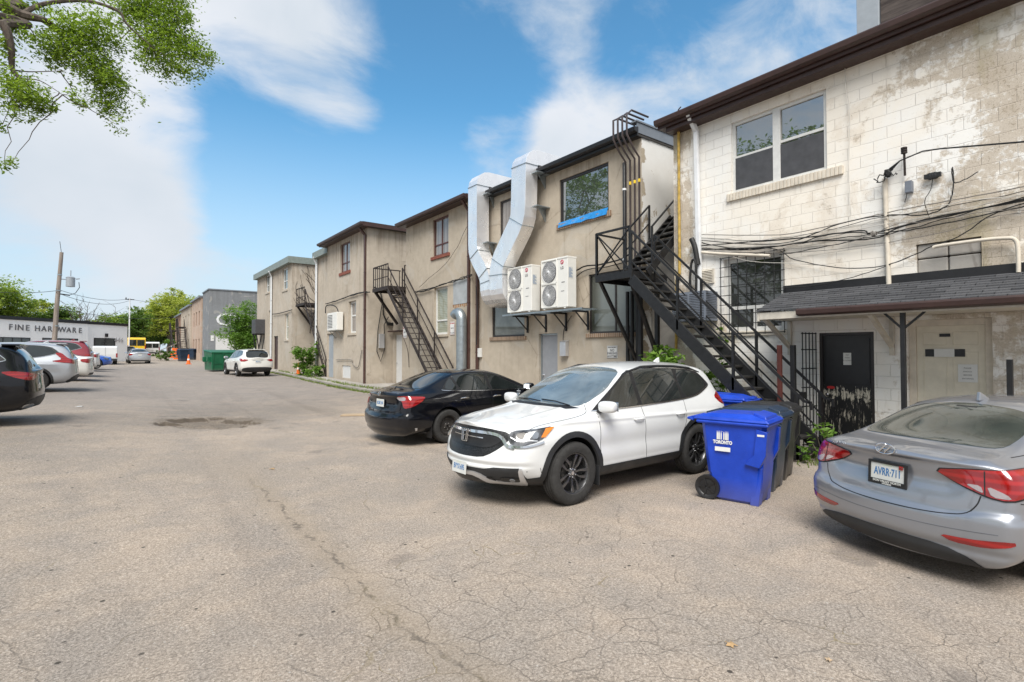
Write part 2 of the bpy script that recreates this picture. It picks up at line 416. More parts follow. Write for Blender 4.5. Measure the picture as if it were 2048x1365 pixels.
    def ribbon(s, mb, pts, d, wd, off=.005, mi=0, raw=False, step=.03, th=0):
        d = V(d).normalized(); P3 = [V(p) if raw else s.M(p) for p in pts]; Q = []
        if len(P3) > 2:
            for _ in range(2):
                N_ = [P3[0]]
                for a, b in zip(P3, P3[1:]): N_ += [a.lerp(b, .22), a.lerp(b, .78)]
                P3 = N_+[P3[-1]]
        for a, b in zip(P3, P3[1:]):
            k = max(1, int((b-a).length/step)); Q += [a.lerp(b, t/k) for t in range(k)]
        Q.append(P3[-1]); H = [s.hit(q, d) for q in Q]; W = []
        for i in range(len(H)):
            t = (H[min(i+1, len(H)-1)][0]-H[max(i-1, 0)][0])
            if t.length < 1e-6: t = V((1, 0, 0))
            t.normalize(); sd = H[i][1].cross(t).normalized()
            W += [H[i][0]+H[i][1]*off+sd*wd/2, H[i][0]+H[i][1]*off-sd*wd/2, H[i][0]-H[i][1]*.004-sd*wd*.6, H[i][0]-H[i][1]*.004+sd*wd*.6]
        F = []
        for i in range(len(H)-1):
            a = 4*i; F += [(a, a+1, a+5, a+4), (a+1, a+2, a+6, a+5), (a+3, a, a+4, a+7)]
        mb.add(W, F, mi, False)
    def finish(s, root, mats, wheels, wr, arch, cutw=.40):     # body with wheel arches cut out
        o = bpy.data.objects.new('body', s.me); COL.objects.link(o); s.me.materials.clear(); s.me.materials.append(MATS[mats]); s.me.materials.append(MATS['car_black'])
        s.me.polygons.foreach_set('use_smooth', [True]*len(s.me.polygons))
        cutters = []
        for (x, y, z) in wheels:
            mb = MB(); sg = 1 if y > 0 else -1
            y0, y1 = sg*(abs(y)-cutw), sg*(abs(y)+.3); n = 40
            mb.add([(x+arch*math.cos(2*math.pi*i/n), yy, z+arch*math.sin(2*math.pi*i/n)) for yy in (y0, y1) for i in range(n)],
                   [tuple(range(n)), tuple(range(n, 2*n))]+[(i, (i+1) % n, n+(i+1) % n, n+i) for i in range(n)])
            c = mb.build('cut', [mats, 'car_black']); c.data.polygons.foreach_set('material_index', [1]*len(c.data.polygons))
            md = o.modifiers.new('b', 'BOOLEAN'); md.operation = 'DIFFERENCE'; md.object = c; md.solver = 'EXACT'; cutters.append(c)
            try: md.material_mode = 'INDEX'
            except Exception: pass
        dg = bpy.context.evaluated_depsgraph_get(); dg.update(); me = bpy.data.meshes.new_from_object(o.evaluated_get(dg))
        bpy.data.objects.remove(o)
        for c in cutters: bpy.data.objects.remove(c)
        me.set_sharp_from_angle(angle=R(38))
        b = bpy.data.objects.new('body', me); COL.objects.link(b); b.parent = root
        return b
def tyre_mesh(r, rr, w_):
    mb = MB(); h = w_/2
    prof = [(rr, -h*.80), (rr+.012, -h*.95), (rr+(r-rr)*.45, -h*1.04), (rr+(r-rr)*.8, -h*.99), (r-.012, -h*.86)]
    for k in (-.72, -.30, .10, .48):
        prof += [(r-.001, h*k), (r, h*(k+.04)), (r, h*(k+.28)), (r-.001, h*(k+.30)), (r-.009, h*(k+.31)), (r-.009, h*(k+.37))]
    prof += [(r-.012, h*.86), (rr+(r-rr)*.8, h*.99), (rr+(r-rr)*.45, h*1.04), (rr+.012, h*.95), (rr, h*.80)]
    mb.lathe(prof, 56); return mb
def wheel(root, x, y, z, r, rr, w_, style, rimmat, spokes=5, steer=0):
    """outer face towards +y; for the right side the wheel is turned round"""
    key = ('wheel', r, rr, w_, style, rimmat, spokes)
    if key not in WH:
        mb = MB(); h = w_/2
        mb.lathe([(rr*.93, -h*.8), (rr*.93, h*.55), (rr*.985, h*.80), (rr+.004, h*.82), (rr+.004, h*.7)], 56)
        mb.lathe([(.001, -h*.1), (rr*.94, -h*.1)], 32, mi=1)     # dark brake area
        mb.lathe([(.02, h*.02), (rr*.56, h*.02), (rr*.56, -h*.05)], 32, mi=2)
        if style == 'steel':
            mb.lathe([(.02, h*.5), (rr*.2, h*.52), (rr*.3, h*.25), (rr*.62, h*.2), (rr*.72, h*.42), (rr*.92, h*.3)], 48)
            for k in range(16):
                a = 2*math.pi*k/16; mb.lathe([(.001, h*.0+.006), (rr*.055, h*.0+.004)], 10, c=(rr*.74*math.cos(a), h*.40, rr*.74*math.sin(a)), mi=1)
            for k in range(5):
                a = 2*math.pi*k/5; mb.lathe([(.001, .022), (.011, .018), (.011, 0)], 8, c=(rr*.3*math.cos(a), h*.3, rr*.3*math.sin(a)), mi=3)
        else:
            for k in range(spokes):
                for q in ((-1, 1) if style == 'twin' else (0,)):
                    a = 2*math.pi*k/spokes+.3
                    def pt(rad, t, dep): return V((rad*math.cos(a+t), h*dep, rad*math.sin(a+t)))
                    w0, w1 = (.17, .105) if style == 'twin' else (.22, .13)
                    o0, o1, o2 = (q*.20, q*.32, q*.22) if style == 'twin' else (0, .03, .06)
                    secs = [(rr*.14, o0, .42, w0*1.4), (rr*.5, o1, .62, w0*.62), (rr*.80, o2, .66, w1), (rr*.97, o2*.85, .66, w1*.95)]
                    P = []
                    for rad, t, dep, ww in secs:
                        P += [pt(rad, t-ww, dep-.10), pt(rad, t-ww*.8, dep), pt(rad, t+ww*.8, dep), pt(rad, t+ww, dep-.10), pt(rad, t, dep-.35)]
                    F = []
                    for i in range(3):
                        for j in range(5): F.append((i*5+j, i*5+(j+1) % 5, i*5+5+(j+1) % 5, i*5+5+j))
                    F += [(0, 1, 2, 3, 4), (15, 16, 17, 18, 19)]
                    mb.add(P, F, 0, False)
            mb.lathe([(.001, h*.56), (rr*.12, h*.55), (rr*.15, h*.5), (rr*.24, h*.45), (rr*.27, h*.3)], 24)
            mb.lathe([(.001, h*.58), (rr*.10, h*.575)], 16, mi=3)
            for k in range(5):
                a = 2*math.pi*(k+.5)/5; mb.lathe([(.001, .02), (.010, .016), (.010, -.01)], 8, c=(rr*.2*math.cos(a), h*.47, rr*.2*math.sin(a)), mi=3)
        a = mb.build('wheel', [rimmat, 'car_black', 'brake_disc', 'chrome'], None, bevel=0)
        t = tyre_mesh(r, rr, w_).build('tyre', 'tyre', None)
        WH[key] = (a.data, t.data); bpy.data.objects.remove(a); bpy.data.objects.remove(t)
    md, mt = WH[key]
    a = bpy.data.objects.new('wheel', md); COL.objects.link(a); t = bpy.data.objects.new('tyre', mt); COL.objects.link(t)
    a.parent = root; t.parent = a; a.location = (x, y, z); a.rotation_euler = (0, random.uniform(0, 6), (0 if y > 0 else math.pi)+steer)
    return a
WH = {}
def blob(name, c, r, mat, parent, pts=None, lv=3, rot=(0, 0, 0)):         # rounded box
    bm = bmesh.new(); bmesh.ops.create_cube(bm, size=2)
    bmesh.ops.subdivide_edges(bm, edges=bm.edges, cuts=1, use_grid_fill=True)
    for v in bm.verts:
        n = v.co.copy(); k = (abs(n.x) > .5)+(abs(n.y) > .5)+(abs(n.z) > .5)
        if k == 3: v.co *= .86
        elif k == 2: v.co *= .95
    me = bpy.data.meshes.new(name); bm.to_mesh(me); bm.free()
    o = bpy.data.objects.new('t', me); COL.objects.link(o); md = o.modifiers.new('s', 'SUBSURF'); md.levels = 2; dg = bpy.context.evaluated_depsgraph_get()
    me2 = bpy.data.meshes.new_from_object(o.evaluated_get(dg)); bpy.data.objects.remove(o)
    me2.transform(Matrix.Translation(c) @ Matrix.Rotation(rot[2], 4, 'Z') @ Matrix.Rotation(rot[1], 4, 'Y') @ Matrix.Diagonal((*r, 1)))
    me2.materials.append(MATS[mat]); me2.polygons.foreach_set('use_smooth', [True]*len(me2.polygons))
    o = bpy.data.objects.new(name, me2); COL.objects.link(o); o.parent = parent; return o
def plate(parent, p, nrm, txt, txtcol='plate_blue', frame=None, foot=None, w_=.30, h=.15, base='plate_white'):
    nrm = V(nrm).normalized(); x = V((0, 0, 1)).cross(nrm).normalized(); M = frameM(V(p), x, nrm)
    mb = MB(); mb.box((-w_/2, -h/2, -.004), (w_/2, h/2, .004)); o = mb.build('licence_plate', base, parent, bevel=.002); o.data.transform(M)
    t = text_obj('plate_lettering', txt, h*.60, txtcol, o, M @ Matrix.Translation((0, -.002, .005)), ext=.0008, sx=.60, bold=.002)
    mb = MB(); mb.box((-.045, h*.36, .0045), (.045, h*.41, .0055)); q = mb.build('plate_strip', 'plate_green', o); q.data.transform(M)
    if frame:
        mb = MB(); b = .014
        mb.box((-w_/2-b, h/2-.008, -.004), (w_/2+b, h/2+b, .012)); mb.box((-w_/2-b, -h/2-.036, -.004), (w_/2+b, -h/2+.008, .012))
        mb.box((-w_/2-b, -h/2+.008, -.004), (-w_/2+.008, h/2-.008, .012)); mb.box((w_/2-.008, -h/2+.008, -.004), (w_/2+b, h/2-.008, .012))
        f = mb.build('plate_frame', 'car_black', parent, bevel=.003); f.data.transform(M)
        text_obj('frame_lettering', frame, .025, 'plate_white', f, M @ Matrix.Translation((0, -h/2-.006, .0125)), ext=.0008, sx=1.0, bold=.0006)
        if foot: text_obj('frame_lettering', foot, .018, 'plate_white', f, M @ Matrix.Translation((0, -h/2-.026, .0125)), ext=.0008, sx=1.0, bold=.0006)
    return o
def pmap(src, dst):
    def f(x):
        if x <= src[0]: return dst[0]+(x-src[0])
        if x >= src[-1]: return dst[-1]+(x-src[-1])
        for i in range(len(src)-1):
            if x <= src[i+1]: return dst[i]+(x-src[i])/(src[i+1]-src[i])*(dst[i+1]-dst[i])
    return f
SUV_ST = [
 [(1.86, 0, .30), (1.86, .66, .30), (1.93, .77, .40), (1.97, .83, .58), (1.93, .84, .74), (1.86, .80, .90), (1.86, .60, .955), (1.86, .35, .975), (1.86, 0, .98)],
 sec(1.72, .22, .70, .895, .58, .78, .845, .945, .62, 1.0, 1.03, [0, 0, 0, 0, 0, 0, .02, .02, .02]),
 sec(1.33, .20, .74, .925, .62, .83, .855, .985, .64, 1.055, 1.085),
 sec(.98, .20, .74, .925, .62, .86, .855, 1.02, .70, 1.085, 1.125, .12),
 sec(.80, .20, .74, .925, .62, .87, .85, 1.035, .73, 1.13, 1.20, .16),
 sec(.28, .20, .74, .925, .62, .89, .85, 1.055, .66, 1.47, 1.52, .02),
 sec(.00, .20, .74, .925, .62, .90, .85, 1.065, .63, 1.575, 1.635, 0),
 sec(-.50, .20, .74, .925, .62, .91, .855, 1.08, .625, 1.61, 1.68),
 sec(-1.10, .20, .74, .93, .62, .93, .855, 1.10, .62, 1.605, 1.68),
 sec(-1.60, .22, .74, .93, .64, .95, .84, 1.125, .60, 1.585, 1.66),
 sec(-1.92, .24, .72, .925, .66, .97, .815, 1.15, .59, 1.545, 1.63, [0, 0, 0, 0, 0, -.02, -.06, -.08, -.08]),
 sec(-2.08, .27, .70, .905, .68, .98, .79, 1.12, .65, 1.29, 1.33, [0, 0, 0, 0, 0, -.04, -.06, -.07, -.07]),
 [(-2.16, 0, .34), (-2.16, .68, .34), (-2.22, .82, .46), (-2.23, .875, .64), (-2.20, .87, .92), (-2.18, .80, 1.03), (-2.19, .66, 1.09), (-2.19, .36, 1.11), (-2.19, 0, 1.115)]]
SEDAN_ST = [
 [(1.92, 0, .26), (1.92, .68, .26), (2.0, .76, .34), (2.04, .80, .48), (2.0, .80, .62), (1.93, .74, .72), (1.93, .56, .76), (1.93, .3, .775), (1.93, 0, .78)],
 sec(1.78, .18, .70, .88, .48, .66, .82, .80, .6, .85, .88, [0, 0, 0, 0, 0, 0, .02, .02, .02]),
 sec(1.39, .17, .72, .905, .5, .72, .835, .86, .62, .93, .96),
 sec(1.00, .17, .72, .91, .52, .76, .83, .915, .68, .965, 1.005, .16),
 sec(.80, .17, .72, .91, .52, .77, .825, .93, .72, .99, 1.04, .22),
 sec(.15, .17, .72, .91, .54, .79, .825, .95, .62, 1.32, 1.37, .06),
 sec(-.15, .17, .72, .91, .54, .80, .825, .955, .585, 1.385, 1.435, 0),
 sec(-.65, .17, .72, .91, .55, .81, .83, .965, .58, 1.40, 1.455),
 sec(-1.10, .18, .72, .91, .56, .83, .825, .975, .575, 1.36, 1.425),
 sec(-1.40, .19, .72, .91, .57, .84, .815, .985, .60, 1.23, 1.30, -.03),
 sec(-1.85, .21, .72, .905, .60, .88, .80, 1.00, .68, 1.045, 1.075, -.06),
 sec(-2.15, .16, .70, .885, .62, .90, .78, .995, .66, 1.035, 1.06, -.03),
 [(-2.16, 0, .17), (-2.16, .68, .17), (-2.26, .81, .27), (-2.28, .855, .56), (-2.22, .85, .86), (-2.22, .78, .965), (-2.235, .62, 1.005), (-2.24, .34, 1.025), (-2.24, 0, 1.03)]]
def side_form(zs, zk, inner=None):
    def f(co):
        x, y, z = co; a = abs(y)
        if a > .5:
            w = sst(-2.15, -1.7, x)*(1-sst(1.5, 2.0, x)); sg = 1 if y > 0 else -1
            d = .012*math.exp(-((z-zs-.02*x)/.022)**2) - .016*math.exp(-((z-zs*.68)/.10)**2) + .008*math.exp(-((z-zs*.42)/.03)**2)
            co.y += sg*d*w
        if z > zs*.98 and x > .9: co.z += .010*math.exp(-((a-.46)/.05)**2)*sst(.95, 1.2, x)*(1-sst(1.8, 2.0, x))
        return inner(co) if inner else co
    return f
def front_form(co):
    x, y, z = co; w = sst(1.85, 2.05, x); a = abs(y)
    if w > 0:
        o = -.030*math.exp(-((z-.76)/.085)**2)*(1-sst(.50, .66, a)); o += .020*(1-sst(.50, .53, z)); o += .014*math.exp(-((z-.58)/.03)**2); co.x += o*w
    return co
def make_car(kind, name, label, loc, rz, pm, L_front, L_rear, wb, W, H, wr, rr, lv=3, tyre_w=.225, rim=('twin', 'rim_dark', 5), glassm='car_glass', detail=True, group=None, tail='tail_red', cat='car', clad=None, steer=0, trim=None, tails=None, arch=None, deform=None):
    root = thing(name, label, cat, loc, rz, group)
    suv = kind == 'suv'
    st = SUV_ST if suv else SEDAN_ST
    A = 1.33 if suv else 1.39
    src = [-2.29, -A, A, 2.15] if suv else [-2.40, -A, A, 2.28]
    hx = wb/2; xf = pmap(src, [-hx-L_rear, -hx, hx, hx+L_front])
    yk = W/2/(.93 if suv else .91); zk = H/(1.68 if suv else 1.455)
    ar = arch or wr+.055
    car = Car(st, [.30, .30, .29, .28, .28, .28, .30, .31, .31] if suv else [.3]*9, [-.10, -.10, -.11, -.11, -.10, -.11, -.12, -.12, -.12] if suv else [-.16, -.16, -.15, -.14, -.14, -.14, -.15, -.15, -.15], lv, xf=xf, yf=lambda a: a*yk, zf=lambda a: a*zk, deform=(side_form(.95*zk if suv else .84*zk, zk, deform) if detail else deform))
    wy = W/2-tyre_w/2-.012
    wheels = [(hx, wy), (hx, -wy), (-hx, wy), (-hx, -wy)]
    car.root = root; car.wr = wr
    body = car.finish(root, pm, [(x, y, wr*1.02) for x, y in wheels], wr, ar, .27)
    car.body = body
    for x, y in wheels: wheel(root, x, y, wr, wr, rr, tyre_w, rim[0], rim[1], rim[2], steer if x > 0 else 0)
    up = (.55, 0, .8)
    # glass: windscreen, rear window, side windows
    if suv:
        car.patch('windscreen', [(.99, .70, 1.115), (1.08, .35, 1.12), (1.10, 0, 1.125), (1.08, -.35, 1.12), (.99, -.70, 1.115), (.55, -.705, 1.35), (.08, -.575, 1.585), (.05, 0, 1.62), (.08, .575, 1.585), (.55, .705, 1.35)], (.7, 0, .7), glassm, root, off=.006, smooth=2, step=.04)
        car.patch('rear_window', [(-2.22, .56, 1.13), (-2.24, 0, 1.12), (-2.22, -.56, 1.13), (-2.12, -.62, 1.25), (-2.0, -.57, 1.54), (-1.98, 0, 1.585), (-2.0, .57, 1.54), (-2.12, .62, 1.25)], (-.85, 0, .5), glassm, root, off=.004, smooth=2)
        fw = [(.79, 0, 1.085), (.02, 0, 1.10), (.0, 0, 1.53), (.12, 0, 1.49), (.45, 0, 1.30)]
        rw = [(-.06, 0, 1.102), (-1.0, 0, 1.14), (-1.02, 0, 1.555), (-.5, 0, 1.575), (-.08, 0, 1.565)]
        qw = [(-1.08, 0, 1.15), (-1.45, 0, 1.185), (-1.80, 0, 1.30), (-1.66, 0, 1.47), (-1.40, 0, 1.535), (-1.09, 0, 1.55)]
        outl = [(.92, 0, 1.07), (-.03, 0, 1.085), (-1.04, 0, 1.12), (-1.46, 0, 1.16), (-1.85, 0, 1.285), (-1.88, 0, 1.31), (-1.70, 0, 1.50), (-1.42, 0, 1.56), (-.5, 0, 1.585), (.0, 0, 1.56), (.13, 0, 1.515), (.45, 0, 1.33)]
    else:
        car.patch('windscreen', [(1.0, .66, .985), (1.13, .35, 1.0), (1.17, 0, 1.005), (1.13, -.35, 1.0), (1.0, -.66, .985), (.5, -.66, 1.21), (.0, -.54, 1.385), (-.03, 0, 1.425), (.0, .54, 1.385), (.5, .66, 1.21)], (.6, 0, .8), glassm, root, off=.006, smooth=2, step=.04)
        car.patch('rear_window', [(-1.85, .60, 1.045), (-1.93, .3, 1.07), (-1.94, 0, 1.075), (-1.93, -.3, 1.07), (-1.85, -.60, 1.045), (-1.55, -.60, 1.18), (-1.22, -.50, 1.36), (-1.18, 0, 1.40), (-1.22, .50, 1.36), (-1.55, .60, 1.18)], (-.6, 0, .8), glassm, root, off=.006, smooth=2, step=.04)
        fw = [(.80, 0, .985), (-.17, 0, 1.005), (-.20, 0, 1.345), (.0, 0, 1.31), (.40, 0, 1.14)]
        rw = [(-.27, 0, 1.008), (-1.02, 0, 1.03), (-1.12, 0, 1.31), (-.70, 0, 1.36), (-.27, 0, 1.363)]
        qw = [(-1.09, 0, 1.035), (-1.40, 0, 1.055), (-1.30, 0, 1.19), (-1.17, 0, 1.28)]
        outl = [(.90, 0, .965), (-.22, 0, .985), (-1.06, 0, 1.01), (-1.46, 0, 1.035), (-1.47, 0, 1.05), (-1.22, 0, 1.27), (-1.08, 0, 1.345), (-.7, 0, 1.375), (-.2, 0, 1.368), (.02, 0, 1.33), (.40, 0, 1.165)]
    for sg in (1, -1):
        for w_ in (fw, rw, qw):
            car.patch('side_window', w_, (0, sg, 0), glassm, root, off=.0075, smooth=1 if w_ is qw else 0, step=.035)
        car.patch('window_surround', outl, (0, sg, 0), 'car_black', root, off=.0045, smooth=0, step=.03)
    if trim:
        for sg in (1, -1):
            mb = MB(); k = 6 if suv else 5
            car.ribbon(mb, outl[:k] if not suv else outl[:9], (0, sg, 0), .014, .0115); mb.build('window_trim', trim, root)
    if detail:
        zb = .30 if suv else .24; q = 1.03 if suv else .95
        def gap(P, d, w_=.007, off=.0012):
            mb = MB(); car.ribbon(mb, P, d, w_, off); mb.build('panel_gap', 'car_black', root)
        for sg in (1, -1):
            d = (0, sg, 0)
            gap([(.86, 0, q+.02), (.88, 0, .75), (.84, 0, zb)], d)
            gap([(-.03 if suv else -.22, 0, q+.05), (-.05 if suv else -.24, 0, .6), (-.07 if suv else -.26, 0, zb)], d)
            gap([(-1.04 if suv else -1.10, 0, q+.08), (-1.0, 0, .75), (-.86, 0, .60), (-.82, 0, zb)], d)
            gap([(1.84 if suv else 1.92, sg*.74, .9), (1.5, sg*.79, 1), (1.0, sg*.80, 1), (.95, sg*.70, 1)], (0, 0, 1), .008)
        for sg in (1, -1):
            for x in (.10 if suv else -.10, -.86 if suv else -.98):
                h, n = car.hit(car.M((x, 0, .93 if suv else .86)), (0, sg, 0))
                hb = MB(); t = V((1, 0, 0)); 
                hb.tube([h+n*.0-t*.10, h+n*.030-t*.085, h+n*.038, h+n*.030+t*.085, h+n*.0+t*.10], [.010, .014, .016, .014, .010], 10)
                hb.build('door_handle', trim if trim and not suv else pm, root)
    for sg in (1, -1):     # mirrors
        h, n = car.hit(car.M((.80, 0, 1.06 if suv else .97)), (0, sg, 0))
        m = blob('mirror', (h.x+.02, sg*(abs(h.y)+.16), h.z+.075), (.085, .125, .078), pm, root, rot=(0, 0, sg*.12))
        mb = MB(); mb.bar(h+V((0, -sg*.02, .0)), h+V((.0, sg*.12, .03)), .09, .04); mb.build('mirror_arm', 'car_black', m, bevel=.01)
        mb = MB(); mb.box((h.x-.074, sg*(abs(h.y)+.065), h.z+.018), (h.x-.064, sg*(abs(h.y)+.26), h.z+.132)); mb.build('mirror_glass', 'mirror_glass', m, bevel=.01)
    return car
# ------------------------------------------------------------------ car materials
plain('car_black', (.012, .012, .013), .45, var=.3)
plain('clad', (.022, .023, .025), .55, var=.25, vs=3, bump=.05)
plain('tyre', (.028, .027, .026), .85, var=.3, vs=14, bump=.15)
plain('rim_dark', (.16, .16, .165), .28, metal=.85, var=.15)
plain('rim_silver', (.42, .43, .44), .3, metal=.8)
plain('rim_steel', (.05, .045, .042), .6, metal=.3, var=.35)
plain('brake_disc', (.10, .095, .09), .42, metal=.6)
plain('chrome', (.72, .73, .75), .12, metal=1, var=.03)
plain('satin', (.62, .63, .65), .34, metal=.7, var=.05)
plain('plate_white', (.58, .59, .57), .5, var=.05, vs=20)
plain('plate_blue', (.05, .16, .36), .5)
plain('plate_green', (.55, .60, .45), .5)
plain('amber', (.75, .22, .015), .15, coat=1)
g = NG('tail_red'); p = g.obj(); zz_ = g.sep(p)[2]; g.col(g.mix(g.mr(g.math('SINE', g.math('MULTIPLY', zz_, 95)), -.2, .8), (.21, .003, .004), (.33, .008, .008))); g.rough(.12); g.b.inputs['Coat Weight'].default_value = 1; g.bump(g.voro(p, 90), .12, .002)
g = NG('tail_clear'); p = g.obj(); g.col((.45, .38, .38)); g.rough(.12); g.inp('Metallic', .5); g.b.inputs['Coat Weight'].default_value = 1; g.bump(g.voro(p, 60), .3, .003)
g = NG('head_dark'); p = g.obj(); g.col(g.mix(g.mr(g.noise(p, 9, 2, .4), .42, .6), (.02, .02, .022), (.14, .145, .155))); g.rough(.15); g.b.inputs['Coat Weight'].default_value = 1; g.b.inputs['Coat Roughness'].default_value = .01
plain('head_lens', (.30, .32, .35), .12, metal=.6, coat=1, var=.25, vs=12)
plain('mirror_glass', (.6, .65, .7), .03, metal=1, var=.02)
glass('car_glass', (.016, .02, .02), 1.65)
g = NG('car_glass_green'); p = g.obj(); q_ = g.noise(g.mapv(p, (2.2, 1.5, 2)), 1.6, 3, .5); g.col(g.mix(g.mr(q_, .35, .65), (.030, .036, .032), (.050, .058, .050))); g.rough(.05); g.inp('IOR', 1.55); g.b.inputs['Coat Weight'].default_value = .4
glass('screen_glass', (.15, .18, .19), 2.2, dust=.03)
g = NG('mesh_grille'); p = g.obj(); v = g.voro(g.mapv(p, (1, 1, 1.6)), 34, 'DISTANCE_TO_EDGE'); g.col(g.mix(g.mr(v, .05, .16), (.022, .022, .024), (.002, .002, .002))); g.rough(.35); g.bump(v, -.6, .01)
paint('paint_white', (.68, .69, .69), .0, .4, dusta=.10)
paint('paint_pearl', (.70, .69, .65), .0, .4, dusta=.08)
paint('paint_grey', (.30, .315, .35), .62, .34, dusta=.03)
paint('paint_silver', (.46, .48, .51), .6, .34, dusta=.08)
paint('paint_black', (.003, .0035, .006), .0, .3, dust=(.06, .055, .05), dusta=.035); _b = MATS['paint_black'].node_tree.nodes['Principled BSDF']; _b.inputs['Coat IOR'].default_value = 1.42; _b.inputs['Specular IOR Level'].default_value = .15
paint('paint_red', (.23, .018, .030), .3, .3, dusta=.08)
paint('paint_blue', (.01, .10, .52), .3, .3, dusta=.08)
paint('paint_steel', (.22, .25, .29), .6, .34, dusta=.1)
paint('paint_yellow', (.75, .48, .01), .0, .35, dusta=.06)

def annulus(cx, cz, r0, r1, a0, a1, n=26):
    o = [(cx+r1*math.cos(R(a0+(a1-a0)*i/n)), 0, cz+r1*math.sin(R(a0+(a1-a0)*i/n))) for i in range(n+1)]
    return o+[(cx+r0*math.cos(R(a0+(a1-a0)*i/n)), 0, cz+r0*math.sin(R(a0+(a1-a0)*i/n))) for i in range(n, -1, -1)]
def cladding(car, hx, wr, ar, zs=.40, mat='clad'):
    r = car.root
    for sg in (1, -1):
        for cx in (hx, -hx):
            car.patch('arch_trim', annulus(cx, wr*1.02, ar-.004, ar+.065, -12, 192), (0, sg, 0), mat, r, off=.012, smooth=0, raw=True, skirt=.04, step=.03)
        car.patch('sill_trim', [(hx-ar-.03, 0, zs), (-hx+ar+.03, 0, zs), (-hx+ar-.01, 0, .17), (hx-ar+.01, 0, .17)], (0, sg, 0), mat, r, off=.014, smooth=0, raw=True, skirt=.05)
def shark(car, x, mat, parent):
    h, n = car.hit(car.M((x, 0, 1.6)), (0, 0, 1)); z = h.z
    MB().prism([(h.x+.10, z-.01), (h.x-.02, z+.055), (h.x-.07, z+.075), (h.x-.085, z-.01)], -.016, .016, 'y').build('antenna_fin', mat, parent, bevel=.008)
def side_of(car, p, d): return car.hit(car.M(p), d)

